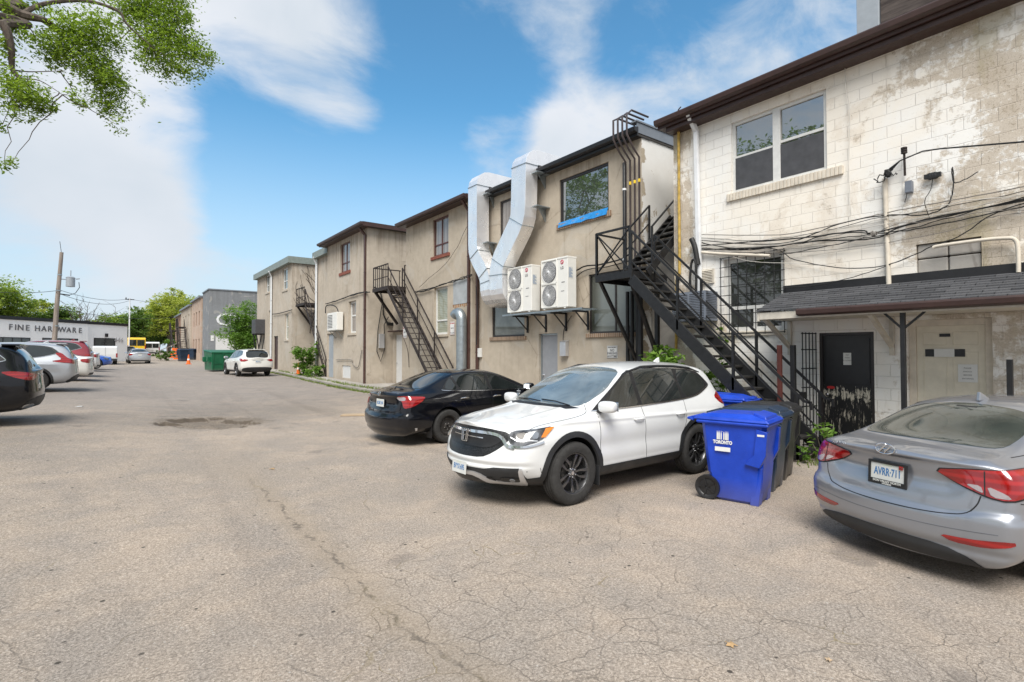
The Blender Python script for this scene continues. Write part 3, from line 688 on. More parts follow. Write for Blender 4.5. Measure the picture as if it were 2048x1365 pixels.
# ---- the white crossover in the middle
def white_crossover():
    c = make_car('suv', 'parked_car', 'white crossover with black lower trim parked nose to the lane beside the blue bin', (5.80, 5.64, 0), R(181.7), 'paint_white',
                 .96, 1.0, 2.66, 1.855, 1.715, .380, .242, lv=4, rim=('twin', 'rim_dark', 5), trim='chrome', glassm='car_glass', deform=front_form)
    r = c.root; ar = c.wr+.055
    ws = [o for o in r.children if o.name.startswith('windscreen')][0]; ws.data.materials[0] = MATS['screen_glass']
    MB2 = MB()
    cladding(c, 1.33, .380, ar, .405)
    F = (1, 0, 0)
    # grille, bars, emblem
    gr = c.patch('grille', [(2, .60, .885), (2, .625, .80), (2, .47, .66), (2, .34, .60), (2, 0, .59), (2, -.34, .60), (2, -.47, .66), (2, -.625, .80), (2, -.60, .885), (2, -.3, .925), (2, 0, .935), (2, .3, .925)], F, 'mesh_grille', r, off=.004, smooth=1, step=.03)
    c.patch('grille_panel', [(2, .55, .80), (2, .40, .70), (2, 0, .705), (2, -.40, .70), (2, -.55, .80), (2, -.5, .84), (2, 0, .86), (2, .5, .84)], F, 'car_black', gr, off=.014, smooth=1, step=.03, skirt=.02)
    mb = MB()
    for sg in (1, -1):
        c.ribbon(mb, [(2, 0, .875), (2, sg*.38, .87), (2, sg*.52, .845), (2, sg*.62, .745), (2, sg*.70, .73)], F, .034, .026)
        c.ribbon(mb, [(2, 0, .815), (2, sg*.30, .81)], F, .012, .022)
        c.ribbon(mb, [(1.97, sg*.60, .752), (1.93, sg*.70, .735), (1.85, sg*.80, .75), (1.74, sg*.87, .79)], (.7, sg*.7, 0), .024, .020)
    mb.build('grille_bar', 'chrome', gr)
    h, n = c.hit(c.M((2, 0, .82)), F); M = frameM(h+n*.035, (0, 1, 0), n)
    mb = MB(); b = .066; q = .056
    P = [(-b, .072), (b, .072), (b*.82, -.072), (-b*.82, -.072)]
    for a, d in zip(P, P[1:]+P[:1]): mb.bar((a[0], a[1], 0), (d[0], d[1], 0), .013, .018)
    mb.bar((-.036, .062, 0), (-.028, -.062, 0), .018, .018); mb.bar((.036, .062, 0), (.028, -.062, 0), .018, .018); mb.bar((-.03, 0, 0), (.03, 0, 0), .016, .018)
    e = mb.build('emblem', 'chrome', gr, bevel=.003); e.data.transform(M)
    # headlights
    for sg in (1, -1):
        d = (.72, sg*.69, 0)
        hl = c.patch('headlight', [(1.98, sg*.56, .835), (1.96, sg*.60, .905), (1.82, sg*.78, .925), (1.60, sg*.865, .955), (1.66, sg*.88, .89), (1.78, sg*.86, .80), (1.92, sg*.72, .745), (1.98, sg*.62, .76)], d, 'head_dark', r, off=.007, smooth=1, step=.02)
        c.patch('indicator', [(1.60, sg*.865, .945), (1.70, sg*.85, .935), (1.77, sg*.86, .84), (1.72, sg*.87, .84)], d, 'amber', hl, off=.012, smooth=0, step=.015)
        c.patch('reflector', [(1.93, sg*.66, .88), (1.87, sg*.735, .895), (1.90, sg*.72, .82), (1.94, sg*.67, .84)], d, 'brake_disc', hl, off=.011, smooth=1, step=.012)
        c.patch('reflector', [(1.83, sg*.80, .90), (1.775, sg*.83, .90), (1.79, sg*.84, .83), (1.84, sg*.80, .83)], d, 'head_lens', hl, off=.011, smooth=2, step=.012)
        mb = MB(); c.ribbon(mb, [(1.97, sg*.60, .84), (1.93, sg*.69, .795), (1.88, sg*.76, .815), (1.80, sg*.84, .805)], d, .014, .013); mb.build('light_strip', 'satin', hl)
    # lower bumper
    lb = c.patch('lower_bumper', [(2, .765, .505), (2, .75, .30), (2, .5, .245), (2, 0, .24), (2, -.5, .245), (2, -.75, .30), (2, -.765, .505), (2, -.5, .50), (2, -.38, .475), (2, 0, .47), (2, .38, .475), (2, .5, .50)], F, 'clad', r, off=.010, smooth=0, step=.03, skirt=.03)
    for sg in (1, -1):
        c.patch('bumper_corner', [(1.98, sg*.74, .365), (1.80, sg*.86, .385), (1.52+.24, sg*.9, .39), (1.76, sg*.9, .22), (1.95, sg*.7, .22)], (.6, sg*.8, 0), 'clad', r, off=.011, smooth=0, step=.03, skirt=.03)
        c.patch('bumper_trim', [(2.16, sg*.005, .43), (2.13, sg*.27, .43), (2.09, sg*.44, .345), (1.99, sg*.70, .34), (1.97, sg*.725, .36), (1.96, sg*.735, .505), (1.93, sg*.765, .505), (1.93, sg*.765, .33), (1.96, sg*.73, .285), (2.08, sg*.42, .28), (2.13, sg*.22, .385), (2.16, sg*.005, .385)], (.93, sg*.36, 0), 'satin', lb, off=.026, smooth=1, step=.02, skirt=.03)
        c.patch('fog_recess', [(2, sg*.50, .345), (2, sg*.70, .335), (2, sg*.70, .40), (2, sg*.54, .395)], F, 'mesh_grille', lb, off=.018, smooth=1, step=.02)
        h, n = c.hit(c.M((2, sg*.64, .37)), F); mb = MB(); mb.lathe([(.001, .012), (.028, .008), (.034, 0)], 20); o = mb.build('fog_lamp', 'head_dark', lb); o.data.transform(frameM(h+n*.022, (0, 1, 0), n) @ Matrix.Rotation(R(90), 4, 'X'))
    c.patch('lower_grille', [(2, .44, .385), (2, .52, .27), (2, 0, .262), (2, -.52, .27), (2, -.44, .385), (2, -.3, .375), (2, .3, .375)], F, 'mesh_grille', lb, off=.020, smooth=0, step=.03)
    h, n = c.hit(c.M((2, 0, .46)), F); plate(r, h+n*.035, (1, 0, .08), 'BVYX·695')
    # scuffs on the front corner
    mb = MB(); c.ribbon(mb, [(1.80, .9, .50), (1.785, .9, .44)], (.6, .8, 0), .006, .001); mb.build('scuff', 'car_black', r); mb = MB(); c.ribbon(mb, [(1.93, .84, .47), (1.932, .84, .46)], (.6, .8, 0), .012, .001); mb.build('scuff', 'car_black', r)
    # creases, door trim, roof rails, sunroof, wipers, rear lamp
    for sg in (1, -1):
        mb = MB(); P = [c.hit(c.M((x, sg*.63, 1.6)), (0, 0, 1))[0] for x in (.02, -.3, -.7, -1.1, -1.5, -1.78)]
        Q = [P[0]]+[p+V((0, 0, .035)) for p in P[1:-1]]+[P[-1]]; mb.tube(Q, [.012, .017, .017, .017, .017, .010], 8); mb.build('roof_rail', 'clad', r)
        c.patch('tail_light', [(-2.10, sg*.80, 1.20), (-1.90, sg*.86, 1.12), (-2.0, sg*.9, 1.02), (-2.18, sg*.84, .97), (-2.22, sg*.70, 1.0), (-2.2, sg*.70, 1.10)], (-.55, sg*.83, 0), 'tail_red', r, off=.008, smooth=1, step=.025)
    c.patch('sunroof', [(-.12, .40, 1.7), (-.12, -.40, 1.7), (-.75, -.40, 1.7), (-.75, .40, 1.7)], (0, 0, 1), 'car_glass', r, off=.004, smooth=1)
    shark(c, -1.52, 'paint_white', r)
    mb = MB()
    for y0, y1 in ((.55, -.02), (.0, -.55)):
        a, n1 = c.hit(c.M((1.06, y0, 1.12)), (.7, 0, .7)); b, n2 = c.hit(c.M((1.02, y1, 1.15)), (.7, 0, .7))
        mb.tube([a+n1*.02, a.lerp(b, .5)+n1*.035, b+n2*.02], .008, 6)
    mb.build('wiper', 'car_black', r)
    c.patch('cowl', [(1.14, .55, 1.1), (1.19, 0, 1.1), (1.14, -.55, 1.1), (1.03, -.70, 1.1), (1.08, 0, 1.12), (1.03, .70, 1.1)], (.2, 0, 1), 'car_black', r, off=.003, smooth=0, step=.03)
    c.patch('fuel_flap', [(-1.50, .9, 1.0), (-1.50, .9, .84), (-1.68, .9, .84), (-1.70, .9, 1.0)], (0, -1, 0), 'paint_white', r, off=.0015, smooth=1)
    mb = MB(); P = [(.86, .86, .34), (.84, .86, .20), (.84, .72, .20), (.86, .72, .34)]
    for sg in (1, -1): MB().box((.905-.012, sg*.70, .17), (.905, sg*.91, .42)).build('mud_flap', 'clad', r, bevel=.004)
    return c
# ---- the grey saloon on the right
def rear_form(co):
    x, y, z = co; w = sst(-1.80, -2.05, x) if False else max(0, min(1, (-1.80-x)/.25)); w = w*w*(3-2*w); a = abs(y)
    if w > 0:
        o = -.042*(1-sst(.555, .60, z-.05*sst(.45, .75, a)))                      # bumper shelf
        o += .030*math.exp(-((z-.80)/.075)**2)*(1-sst(.42, .62, a))                 # hollow round the plate
        o += -.022*math.exp(-((z-.975)/.022)**2)*(1-sst(.60, .80, a))               # boot lip
        o += .018*math.exp(-((z-.325)/.03)**2)
        co.x += o*w; co.y += (math.copysign(.018, y) if a > .6 else 0)*w*(1-sst(.56, .61, z))
    return co
def grey_saloon():
    c = make_car('sedan', 'parked_car', 'metallic grey saloon seen from behind in the right foreground, near the canopy', (7.62, 1.04, 0), R(-18), 'paint_grey',
                 .88, .97, 2.70, 1.775, 1.435, .325, .21, lv=4, rim=('plain', 'rim_silver', 5), glassm='car_glass', trim='chrome', deform=rear_form)
    r = c.root; B = (-1, 0, 0)
    rw = [o for o in r.children if o.name.startswith('rear_window')][0]; rw.data.materials[0] = MATS['car_glass_green']
    mb = MB()
    tk = [(-2.2, .0, 1.018)]
    for sg in (1, -1):
        d = (-.80, sg*.6, 0)
        tl = c.patch('tail_light', [(-2.27, sg*.32, .915), (-2.25, sg*.58, .950), (-2.12, sg*.78, .97), (-1.93, sg*.88, .985), (-1.96, sg*.9, .91), (-2.05, sg*.9, .81), (-2.2, sg*.80, .750), (-2.26, sg*.70, .765), (-2.27, sg*.50, .83)], d, 'tail_red', r, off=.012, smooth=1, step=.02, skirt=.03)
        c.patch('lamp_surround', [(-2.27, sg*.30, .920), (-2.25, sg*.58, .958), (-2.12, sg*.79, .978), (-1.93, sg*.9, .992), (-1.94, sg*.9, .90), (-2.04, sg*.9, .795), (-2.2, sg*.81, .738), (-2.26, sg*.70, .752), (-2.27, sg*.50, .818)], d, 'car_black', tl, off=.006, smooth=1, step=.02, skirt=.02)
        c.patch('clear_lens', [(-2.27, sg*.56, .838), (-2.26, sg*.66, .84), (-2.26, sg*.68, .785), (-2.26, sg*.63, .80)], d, 'tail_clear', tl, off=.015, smooth=1, step=.015)
        c.patch('clear_lens', [(-2.25, sg*.695, .845), (-2.18, sg*.78, .80), (-2.16, sg*.80, .765), (-2.24, sg*.72, .765)], d, 'tail_clear', tl, off=.015, smooth=1, step=.015)
        mb2 = MB(); c.ribbon(mb2, [(-2.25, sg*.685, .95), (-2.25, sg*.68, .76)], d, .008, .0135); mb2.build('lamp_gap', 'car_black', tl)
        c.ribbon(mb, [(-2.27, sg*.675, .76), (-2.27, sg*.66, .69), (-2.28, sg*.60, .605), (-2.28, sg*.45, .578), (-2.28, sg*.25, .565), (-2.28, 0, .562)], B, .009, .0015)
        c.ribbon(mb, [(-1.95, sg*.70, 1), (-1.75, sg*.72, 1.02), (-1.66, sg*.70, 1.05)], (0, 0, 1), .007, .0015)
        c.ribbon(mb, [(-2.17, sg*.84, .74), (-1.95, sg*.9, .70), (-1.75, sg*.92, .68)], (0, sg, 0), .007, .0015)
        c.patch('reflector', [(-2.27, sg*.36, .415), (-2.25, sg*.55, .425), (-2.13, sg*.80, .465), (-2.12, sg*.80, .43), (-2.20, sg*.66, .385), (-2.26, sg*.45, .375)], (-.85, sg*.5, 0), 'tail_red', r, off=.006, smooth=1, step=.02)
    mb.build('panel_gap', 'car_black', r)
    mb = MB(); c.ribbon(mb, [(-2.28, -.80, .50), (-2.28, -.4, .47), (-2.28, 0, .465), (-2.28, .4, .47), (-2.28, .80, .50)], B, .007, .0015)
    mb.build('bumper_crease', 'bumper_line', r)
    c.patch('valance', [(-2.2, .76, .17), (-2.2, .73, .29), (-2.2, .45, .325), (-2.2, 0, .33), (-2.2, -.45, .325), (-2.2, -.62, .27), (-2.2, -.70, .17), (-2.2, 0, .15)], B, 'clad', r, off=.008, smooth=1, step=.03, skirt=.03)
    h, n = c.hit(c.M((-2.2, 0, .80)), B)
    0 and c.patch('plate_recess', [(-2.2, .30, .885), (-2.2, .34, .80), (-2.2, .26, .72), (-2.2, 0, .705), (-2.2, -.26, .72), (-2.2, -.34, .80), (-2.2, -.30, .885), (-2.2, 0, .90)], B, 'paint_grey', r, off=.002, smooth=2, step=.03)
    plate(r, h+n*.03, (-1, 0, .05), 'AVRR·711', frame='DON VALLEY NORTH', foot='HYUNDAI', w_=.31, h=.155)
    st = text_obj('plate_sticker', '14', .03, 'tail_red', r, frameM(h+n*.041+V((0, -.12, .055)), (0, -1, 0), (-1, 0, .05)), ext=.001, bold=.006)
    # emblem: slanted H in an oval
    h, n = c.hit(c.M((-2.2, 0, .955)), (-1, 0, .35)); M = frameM(h+n*.012, (0, -1, 0), n)
    mb = MB(); P = [(.085*math.cos(2*math.pi*i/28), .044*math.sin(2*math.pi*i/28), 0) for i in range(29)]; mb.tube(P, .0055, 6)
    mb.tube([(-.052, -.034, 0), (-.034, -.01, 0), (-.010, .016, 0), (.004, .040, 0)], .0075, 6); mb.tube([(-.004, -.040, 0), (.010, -.016, 0), (.034, .01, 0), (.052, .034, 0)], .0075, 6); mb.tube([(-.024, .002, 0), (0, -.004, 0), (.024, -.002, 0)], .006, 6)
    e = mb.build('emblem', 'chrome', r); e.data.transform(M)
    h, n = c.hit(c.M((-2.2, .52, .965)), (-1, 0, .2)); text_obj('model_badge', 'ELANTRA', .042, 'chrome', r, frameM(h+n*.006, (0, -1, 0), n), ext=.003, spacing=1.15)
    shark(c, -1.02, 'paint_grey', r)
    c.patch('brake_lamp', [(-1.28, .09, 1.35), (-1.28, -.09, 1.35), (-1.26, -.09, 1.37), (-1.26, .09, 1.37)], (-.6, 0, .8), 'car_black', r, off=.006, smooth=0)
    return c
plain('bumper_line', (.16, .17, .19), .5, metal=.4)
# ---- black saloon behind the white crossover
def black_saloon():
    c = make_car('sedan', 'parked_car', 'black saloon with steel wheels parked behind the white crossover', (6.735, 10.33, .03), R(5), 'paint_black',
                 .955, 1.08, 2.775, 1.82, 1.47, .335, .21, lv=3, rim=('steel', 'rim_steel', 5), glassm='car_glass', trim='chrome', deform=rear_form)
    r = c.root; B = (-1, 0, 0); r.location.z = ground(6.735, 10.33)
    mb = MB()
    for sg in (1, -1):
        d = (-.75, sg*.66, 0)
        tl = c.patch('tail_light', [(-2.27, sg*.50, .955), (-2.2, sg*.70, .965), (-2.02, sg*.87, .95), (-1.93, sg*.9, .93), (-2.0, sg*.9, .85), (-2.16, sg*.86, .76), (-2.27, sg*.74, .73), (-2.27, sg*.68, .86)], d, 'tail_red', r, off=.010, smooth=1, step=.025)
        c.patch('clear_lens', [(-2.27, sg*.52, .945), (-2.22, sg*.72, .95), (-2.22, sg*.74, .88), (-2.27, sg*.62, .87), (-2.27, sg*.52, .91)], d, 'tail_clear', tl, off=.013, smooth=1, step=.02)
        c.ribbon(mb, [(-2.27, sg*.70, .74), (-2.27, sg*.62, .64), (-2.28, .0, .60)], B, .008, .0015)
    mb.build('panel_gap', 'clad', r)
    h, n = c.hit(c.M((-2.2, 0, .80)), B); plate(r, h+n*.03, (-1, 0, .05), 'BCMZ·104')
    h, n = c.hit(c.M((-2.2, 0, .93)), (-1, 0, .3)); M = frameM(h+n*.012, (0, -1, 0), n); mb = MB()
    for a, b in ((.06, .04), (.024, .038), (.045, .016)):
        mb.tube([(a*math.cos(2*math.pi*i/20), b*math.sin(2*math.pi*i/20)+(.012 if b < .03 else 0), 0) for i in range(21)], .005, 5)
    e = mb.build('emblem', 'chrome', r); e.data.transform(M)
    h, n = c.hit(c.M((-2.2, -.50, .985)), (-1, 0, .2)); text_obj('model_badge', 'CAMRY', .04, 'chrome', r, frameM(h+n*.006, (0, -1, 0), n), ext=.003)
    h, n = c.hit(c.M((-2.2, .50, .985)), (-1, 0, .2)); text_obj('model_badge', 'LE', .04, 'chrome', r, frameM(h+n*.006, (0, -1, 0), n), ext=.003)
    for sg in (1, -1): MB().box((-1.3875-.40, sg*.88, .13), (-1.3875-.388, sg*.70, .36)).build('mud_flap', 'car_black', r)
    c.patch('bumper_scrape', [(-2.1, -.84, .36), (-2.06, -.86, .36), (-2.06, -.86, .31), (-2.09, -.85, .30)], (-.5, -.86, 0), 'satin', r, off=.003, smooth=0, step=.012)
    return c
def far_suv(label, loc, rz, pm, L=(.95, 1.1), wb=2.75, W=1.9, H=1.69, rim='rim_dark', lv=3, name='parked_car', lamps='wide', wr=.36, det=True, clad_=True, ext=None, platetxt=None, group=None):
    c = make_car('suv', name, label, (loc[0], loc[1], ground(*loc[:2]) if len(loc) < 3 else loc[2]), R(rz), pm, L[0], L[1], wb, W, H, wr, .235, lv=lv, rim=('plain', rim, 5), trim='chrome' if det else None, detail=det, group=group)
    r = c.root
    if clad_: cladding(c, wb/2, wr, wr+.055, .36)
    B = (-1, 0, 0)
    c.patch('lower_bumper', [(-2.2, .82, .50), (-2.2, .80, .33), (-2.2, .5, .27), (-2.2, 0, .27), (-2.2, -.5, .27), (-2.2, -.80, .33), (-2.2, -.82, .50), (-2.2, -.5, .56), (-2.2, .5, .56)], B, 'clad', r, off=.010, smooth=1, step=.05, skirt=.03)
    for sg in (1, -1):
        d = (-.7, sg*.72, 0)
        if lamps == 'wide': P = [(-2.24, sg*.46, 1.0), (-2.2, sg*.72, 1.04), (-2.0, sg*.88, 1.08), (-1.86, sg*.92, 1.07), (-1.98, sg*.92, .98), (-2.15, sg*.88, .90), (-2.25, sg*.70, .90)]
        elif lamps == 'tall': P = [(-1.86, sg*.86, 1.30), (-1.98, sg*.80, 1.32), (-2.12, sg*.84, 1.10), (-2.23, sg*.66, 1.05), (-2.23, sg*.60, .94), (-2.2, sg*.80, .93), (-1.92, sg*.92, .98), (-1.72, sg*.93, 1.03), (-2.0, sg*.9, 1.08)]
        else: P = [(-2.24, sg*.55, .98), (-2.2, sg*.74, 1.02), (-2.0, sg*.9, 1.02), (-2.02, sg*.92, .88), (-2.2, sg*.85, .84), (-2.25, sg*.66, .88)]
        c.patch('tail_light', P, d, 'tail_red', r, off=.012, smooth=1, step=.03, skirt=.03)
        if ext: c.patch('exhaust_trim', [(-2.2, sg*.52, .40), (-2.2, sg*.72, .42), (-2.1, sg*.80, .40), (-2.1, sg*.78, .34), (-2.2, sg*.56, .34)], d, 'chrome', r, off=.02, smooth=1, step=.03)
    mb = MB(); mb.box((-0.14, -.50, -.030), (.14, .50, .004)); h, n = c.hit(c.M((-1.80, 0, 1.6)), (0, 0, 1)); o = mb.build('roof_spoiler', pm, r, bevel=.01); o.data.transform(Matrix.Translation(h+V((-.12, 0, -.0))))
    h, n = c.hit(c.M((-2.2, 0, .90)), B)
    if platetxt: plate(r, h+n*.02, (-1, 0, .05), platetxt)
    c.patch('chrome_strip', [(-2.2, .30, 1.0), (-2.2, -.30, 1.0), (-2.2, -.28, .965), (-2.2, .28, .965)], B, 'satin', r, off=.010, smooth=0, step=.05)
    if det:
        shark(c, -1.52, pm, r)
    return c
def far_sedan(label, loc, rz, pm, L=(.9, 1.05), wb=2.75, W=1.8, H=1.45, lv=2, lamps='wide', front=False, det=False, wr=.33, group=None):
    c = make_car('sedan', 'parked_car', label, (loc[0], loc[1], ground(*loc[:2]) if len(loc) < 3 else loc[2]), R(rz), pm, L[0], L[1], wb, W, H, wr, .215, lv=lv, rim=('plain', 'rim_silver', 5), detail=det, group=group)
    r = c.root
    for sg in (1, -1):
        c.patch('tail_light', [(-2.27, sg*.50, .93), (-2.2, sg*.70, .95), (-1.98, sg*.88, .94), (-2.0, sg*.9, .82), (-2.2, sg*.82, .76), (-2.27, sg*.66, .78)], (-.75, sg*.66, 0), 'tail_red', r, off=.010, smooth=1, step=.03)
        c.patch('headlight', [(2.0, sg*.5, .66), (1.95, sg*.72, .72), (1.75, sg*.84, .74), (1.85, sg*.84, .63), (2.0, sg*.70, .58)], (.7, sg*.7, 0), 'head_dark', r, off=.010, smooth=1, step=.03)
    c.patch('grille', [(2, .36, .66), (2, .30, .50), (2, -.30, .50), (2, -.36, .66)], (1, 0, 0), 'mesh_grille', r, off=.008, step=.05)
    c.patch('valance', [(-2.2, .70, .33), (-2.2, -.70, .33), (-2.2, -.72, .24), (-2.2, .72, .24)], (-1, 0, 0), 'clad', r, off=.006, smooth=0, step=.05)
    h, n = c.hit(c.M((-2.2, 0, .80)), (-1, 0, 0)); mb = MB(); mb.box((h.x-.03, -.15, h.z-.075), (h.x, .15, h.z+.075)); mb.build('licence_plate', 'plate_white', r)
    return c
# ------------------------------------------------------------------ setting materials
def mat_asphalt():
    g = NG('asphalt'); p = g.pos(); x, y, z = g.sep(p)
    big = g.noise(p, .22, 6, .6, .4); mid = g.noise(p, 1.3, 7, .65, .5); fine = g.noise(p, 55, 4, .7); grain = g.noise(p, 170, 3, .8)
    c = g.mix(g.mr(g.math('ADD', big, g.math('MULTIPLY', mid, .5)), .62, .92, 0, 1, True), (.312, .274, .238), (.385, .328, .276))
    c = g.mix(g.mr(mid, .35, .75), c, g.mix(1, c, (1.14, 1.1, 1.04), 'MULTIPLY'))
    # dusty earth tracked across the middle of the lane
    band = g.mr(g.noise(g.mapv(p, (.35, .10, 1), loc=(3, 1.2, 0)), 1, 5, .6, .6), .50, .68, 0, .8, True)
    c = g.mix(band, c, (.325, .278, .230))
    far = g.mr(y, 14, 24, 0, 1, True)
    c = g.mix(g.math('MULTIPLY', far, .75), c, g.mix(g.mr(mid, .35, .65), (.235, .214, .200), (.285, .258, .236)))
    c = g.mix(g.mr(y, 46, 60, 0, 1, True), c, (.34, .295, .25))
    c = g.mix(g.mr(fine, .34, .66), g.mix(1, c, (.66, .65, .64), 'MULTIPLY'), g.mix(1, c, (1.30, 1.30, 1.30), 'MULTIPLY'))
    c = g.mix(g.mr(grain, .38, .66), g.mix(1, c, (.62, .61, .60), 'MULTIPLY'), g.mix(1, c, (1.34, 1.34, 1.34), 'MULTIPLY'))
    agg = g.N.new('ShaderNodeTexVoronoi'); g.L.new(p, agg.inputs['Vector']); agg.inputs['Scale'].default_value = 75; ag = g.sep(agg.outputs['Color'])[2]
    c = g.mix(g.mr(ag, 0, 1), g.mix(1, c, (.80, .79, .78), 'MULTIPLY'), g.mix(1, c, (1.20, 1.20, 1.20), 'MULTIPLY'))
    trk = g.noise(g.mapv(p, (1.1, .07, 1), loc=(7, 0, 0)), 1, 5, .6, .5); c = g.mix(g.mr(trk, .54, .70, 0, .35, True), c, g.mix(1, c, (.72, .71, .71), 'MULTIPLY'))
    pt = g.noise(p, 2.6, 6, .7, .8); c = g.mix(g.mr(pt, .60, .70, 0, .35, True), c, g.mix(1, c, (.70, .68, .66), 'MULTIPLY'))
    v = g.N.new('ShaderNodeTexVoronoi'); g.L.new(p, v.inputs['Vector']); v.inputs['Scale'].default_value = 38
    vr = g.sep(v.outputs['Color'])[0]; vd = v.outputs['Distance']
    c = g.mix(g.math('MULTIPLY', g.mr(vr, .955, .965), g.mr(vd, .30, .20, 0, .7)), c, (.46, .43, .39))
    v2 = g.N.new('ShaderNodeTexVoronoi'); g.L.new(p, v2.inputs['Vector']); v2.inputs['Scale'].default_value = 11
    c = g.mix(g.math('MULTIPLY', g.mr(g.sep(v2.outputs['Color'])[1], .955, .965), g.mr(v2.outputs['Distance'], .22, .15)), c, (.07, .06, .05))
    # oil and damp patches
    st = g.mr(g.noise(g.mapv(p, (1, 1, 1), loc=(5, 2, 0)), .8, 3, .5), .66, .72, 0, .42, True); c = g.mix(st, c, (.12, .105, .095))
    # crazed cracking, strongest to the right of the lane
    pw = g.N.new('ShaderNodeVectorMath'); pw.operation = 'MULTIPLY_ADD'; nn = g.N.new('ShaderNodeTexNoise'); g.L.new(p, nn.inputs['Vector']); nn.inputs['Scale'].default_value = 2.5; nn.inputs['Detail'].default_value = 5
    g.L.new(nn.outputs['Color'], pw.inputs[0]); pw.inputs[1].default_value = (.32, .32, 0); g.L.new(p, pw.inputs[2])
    ck = g.voro(pw.outputs[0], 3.4, 'DISTANCE_TO_EDGE'); ck2 = g.voro(pw.outputs[0], .75, 'DISTANCE_TO_EDGE')
    rx = g.math('MULTIPLY', g.mr(x, .6, 1.6, 0, 1, True), g.mr(x, 5.5, 3.6, 0, 1, True)); reg = g.mr(g.math('ADD', g.noise(p, .7, 3, .5), g.math('MULTIPLY', g.math('MULTIPLY', rx, g.mr(y, 6.5, 3.0, 0, 1, True)), .30)), .60, .74, 0, 1, True)
    near = g.mr(y, 10, 16, 1, 0)
    cm = g.math('MULTIPLY', g.math('MULTIPLY', g.mr(ck, .017, .003, 0, .50), reg), near)
    cm2 = g.math('MULTIPLY', g.mr(ck2, .005, .001, 0, .35), g.mr(g.noise(p, .4, 2, .5, .0), .42, .5))
    wob = g.math('MULTIPLY', g.math('SUBTRACT', g.noise(p, 1.4, 6, .7), .5), .55); sx_ = g.math('ABSOLUTE', g.math('SUBTRACT', g.math('ADD', x, wob), 1.62)); seam = g.math('MULTIPLY', g.mr(sx_, .030, .004, 0, .75), g.math('MULTIPLY', g.mr(y, 9.5, 7.0, 0, 1), g.mr(g.noise(p, 3.1, 4, .6), .40, .52)))
    sw = g.math('MULTIPLY', g.mr(sx_, .30, .02, 0, .35, True), g.mr(y, 9.5, 7.0, 0, 1)); c = g.mix(sw, c, (.30, .235, .165))
    cr = g.math('MAXIMUM', g.math('MAXIMUM', cm, cm2), seam)
    cr = g.math('MULTIPLY', cr, g.mr(g.noise(p, 5, 4, .6), .30, .55))
    c = g.mix(cr, c, g.mix(g.mr(g.noise(p, 1.1, 2, .5), .55, .65), (.10, .085, .07), (.22, .17, .06)))
    # pothole
    dx = g.math('MULTIPLY', g.math('SUBTRACT', x, 2.0), .80); dy = g.math('MULTIPLY', g.math('SUBTRACT', y, 15.0), .75)
    dd = g.math('SQRT', g.math('ADD', g.math('MULTIPLY', dx, dx), g.math('MULTIPLY', dy, dy)))
    dd = g.math('ADD', dd, g.math('MULTIPLY', g.math('SUBTRACT', mid, .5), 1.1))
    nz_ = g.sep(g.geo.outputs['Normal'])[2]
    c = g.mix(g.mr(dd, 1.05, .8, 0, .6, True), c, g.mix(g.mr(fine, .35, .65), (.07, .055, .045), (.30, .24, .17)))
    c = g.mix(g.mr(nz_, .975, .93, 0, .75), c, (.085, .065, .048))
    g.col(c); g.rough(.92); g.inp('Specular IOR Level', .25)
    h = g.math('ADD', g.math('MULTIPLY', grain, .35), g.math('MULTIPLY', fine, .8)); h = g.math('SUBTRACT', h, g.math('MULTIPLY', cr, 1.6)); h = g.math('ADD', h, g.math('MULTIPLY', mid, 1.5))
    g.bump(h, .55, .012)
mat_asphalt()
def mat_stucco(name, c1, c2, stain=(.20, .16, .12), rust=False):
    g = NG(name); p = g.pos(); x, y, z = g.sep(p)
    n = g.noise(p, .7, 7, .62, .3); m = g.noise(p, 4.5, 5, .6)
    streak = g.noise(g.mapv(p, (2.6, 2.6, .16)), 1.6, 5, .6, .2)
    c = g.mix(g.mr(n, .32, .68), c1, c2)
    c = g.mix(g.mr(streak, .56, .78, 0, .55, True), c, stain)
    c = g.mix(g.mr(g.noise(p, 1.7, 5, .7, 1.2), .60, .72, 0, .30, True), c, (.50, .44, .36))
    c = g.mix(g.mr(z, 1.0, -.1, 0, .45, True), c, stain)
    top = g.mr(z, 6.4, 7.5, 0, 1, True); c = g.mix(g.math('MULTIPLY', top, g.mr(streak, .40, .62, 0, .55)), c, stain)
    c = g.mix(g.mr(m, .3, .7), g.mix(1, c, (.92, .92, .92), 'MULTIPLY'), g.mix(1, c, (1.06, 1.06, 1.06), 'MULTIPLY'))
    hair = g.voro(g.mapv(p, (1, 1, .8)), .55, 'DISTANCE_TO_EDGE'); c = g.mix(g.math('MULTIPLY', g.mr(g.math('ADD', hair, g.math('MULTIPLY', g.math('SUBTRACT', m, .5), .03)), .006, .001, 0, .5), g.mr(g.noise(p, .6, 2), .48, .56)), c, stain)
    ptc = g.mr(g.noise(g.mapv(p, (1, 1, 1), loc=(3, 8, 1)), .55, 2, .4, 2.0), .60, .615, 0, .30); c = g.mix(ptc, c, (.47, .44, .39))
    g.col(c); g.rough(.9); g.inp('Specular IOR Level', .2)
    g.bump(g.math('ADD', g.noise(p, 26, 5, .7), g.math('MULTIPLY', g.noise(p, 2, 4), 1.5)), .35, .012)
mat_stucco('stucco', (.395, .340, .270), (.465, .405, .325))
mat_stucco('stucco_pink', (.43, .32, .25), (.50, .38, .30))
mat_stucco('stucco_warm', (.405, .352, .285), (.48, .42, .345))
mat_stucco('render_grey', (.20, .21, .22), (.22, .23, .24), (.16, .165, .17))
plain('render_white', (.90, .90, .90), .8, var=.03, vs=.8, bump=.1)
mat_stucco('concrete', (.33, .31, .285), (.42, .395, .36), (.2, .18, .16))
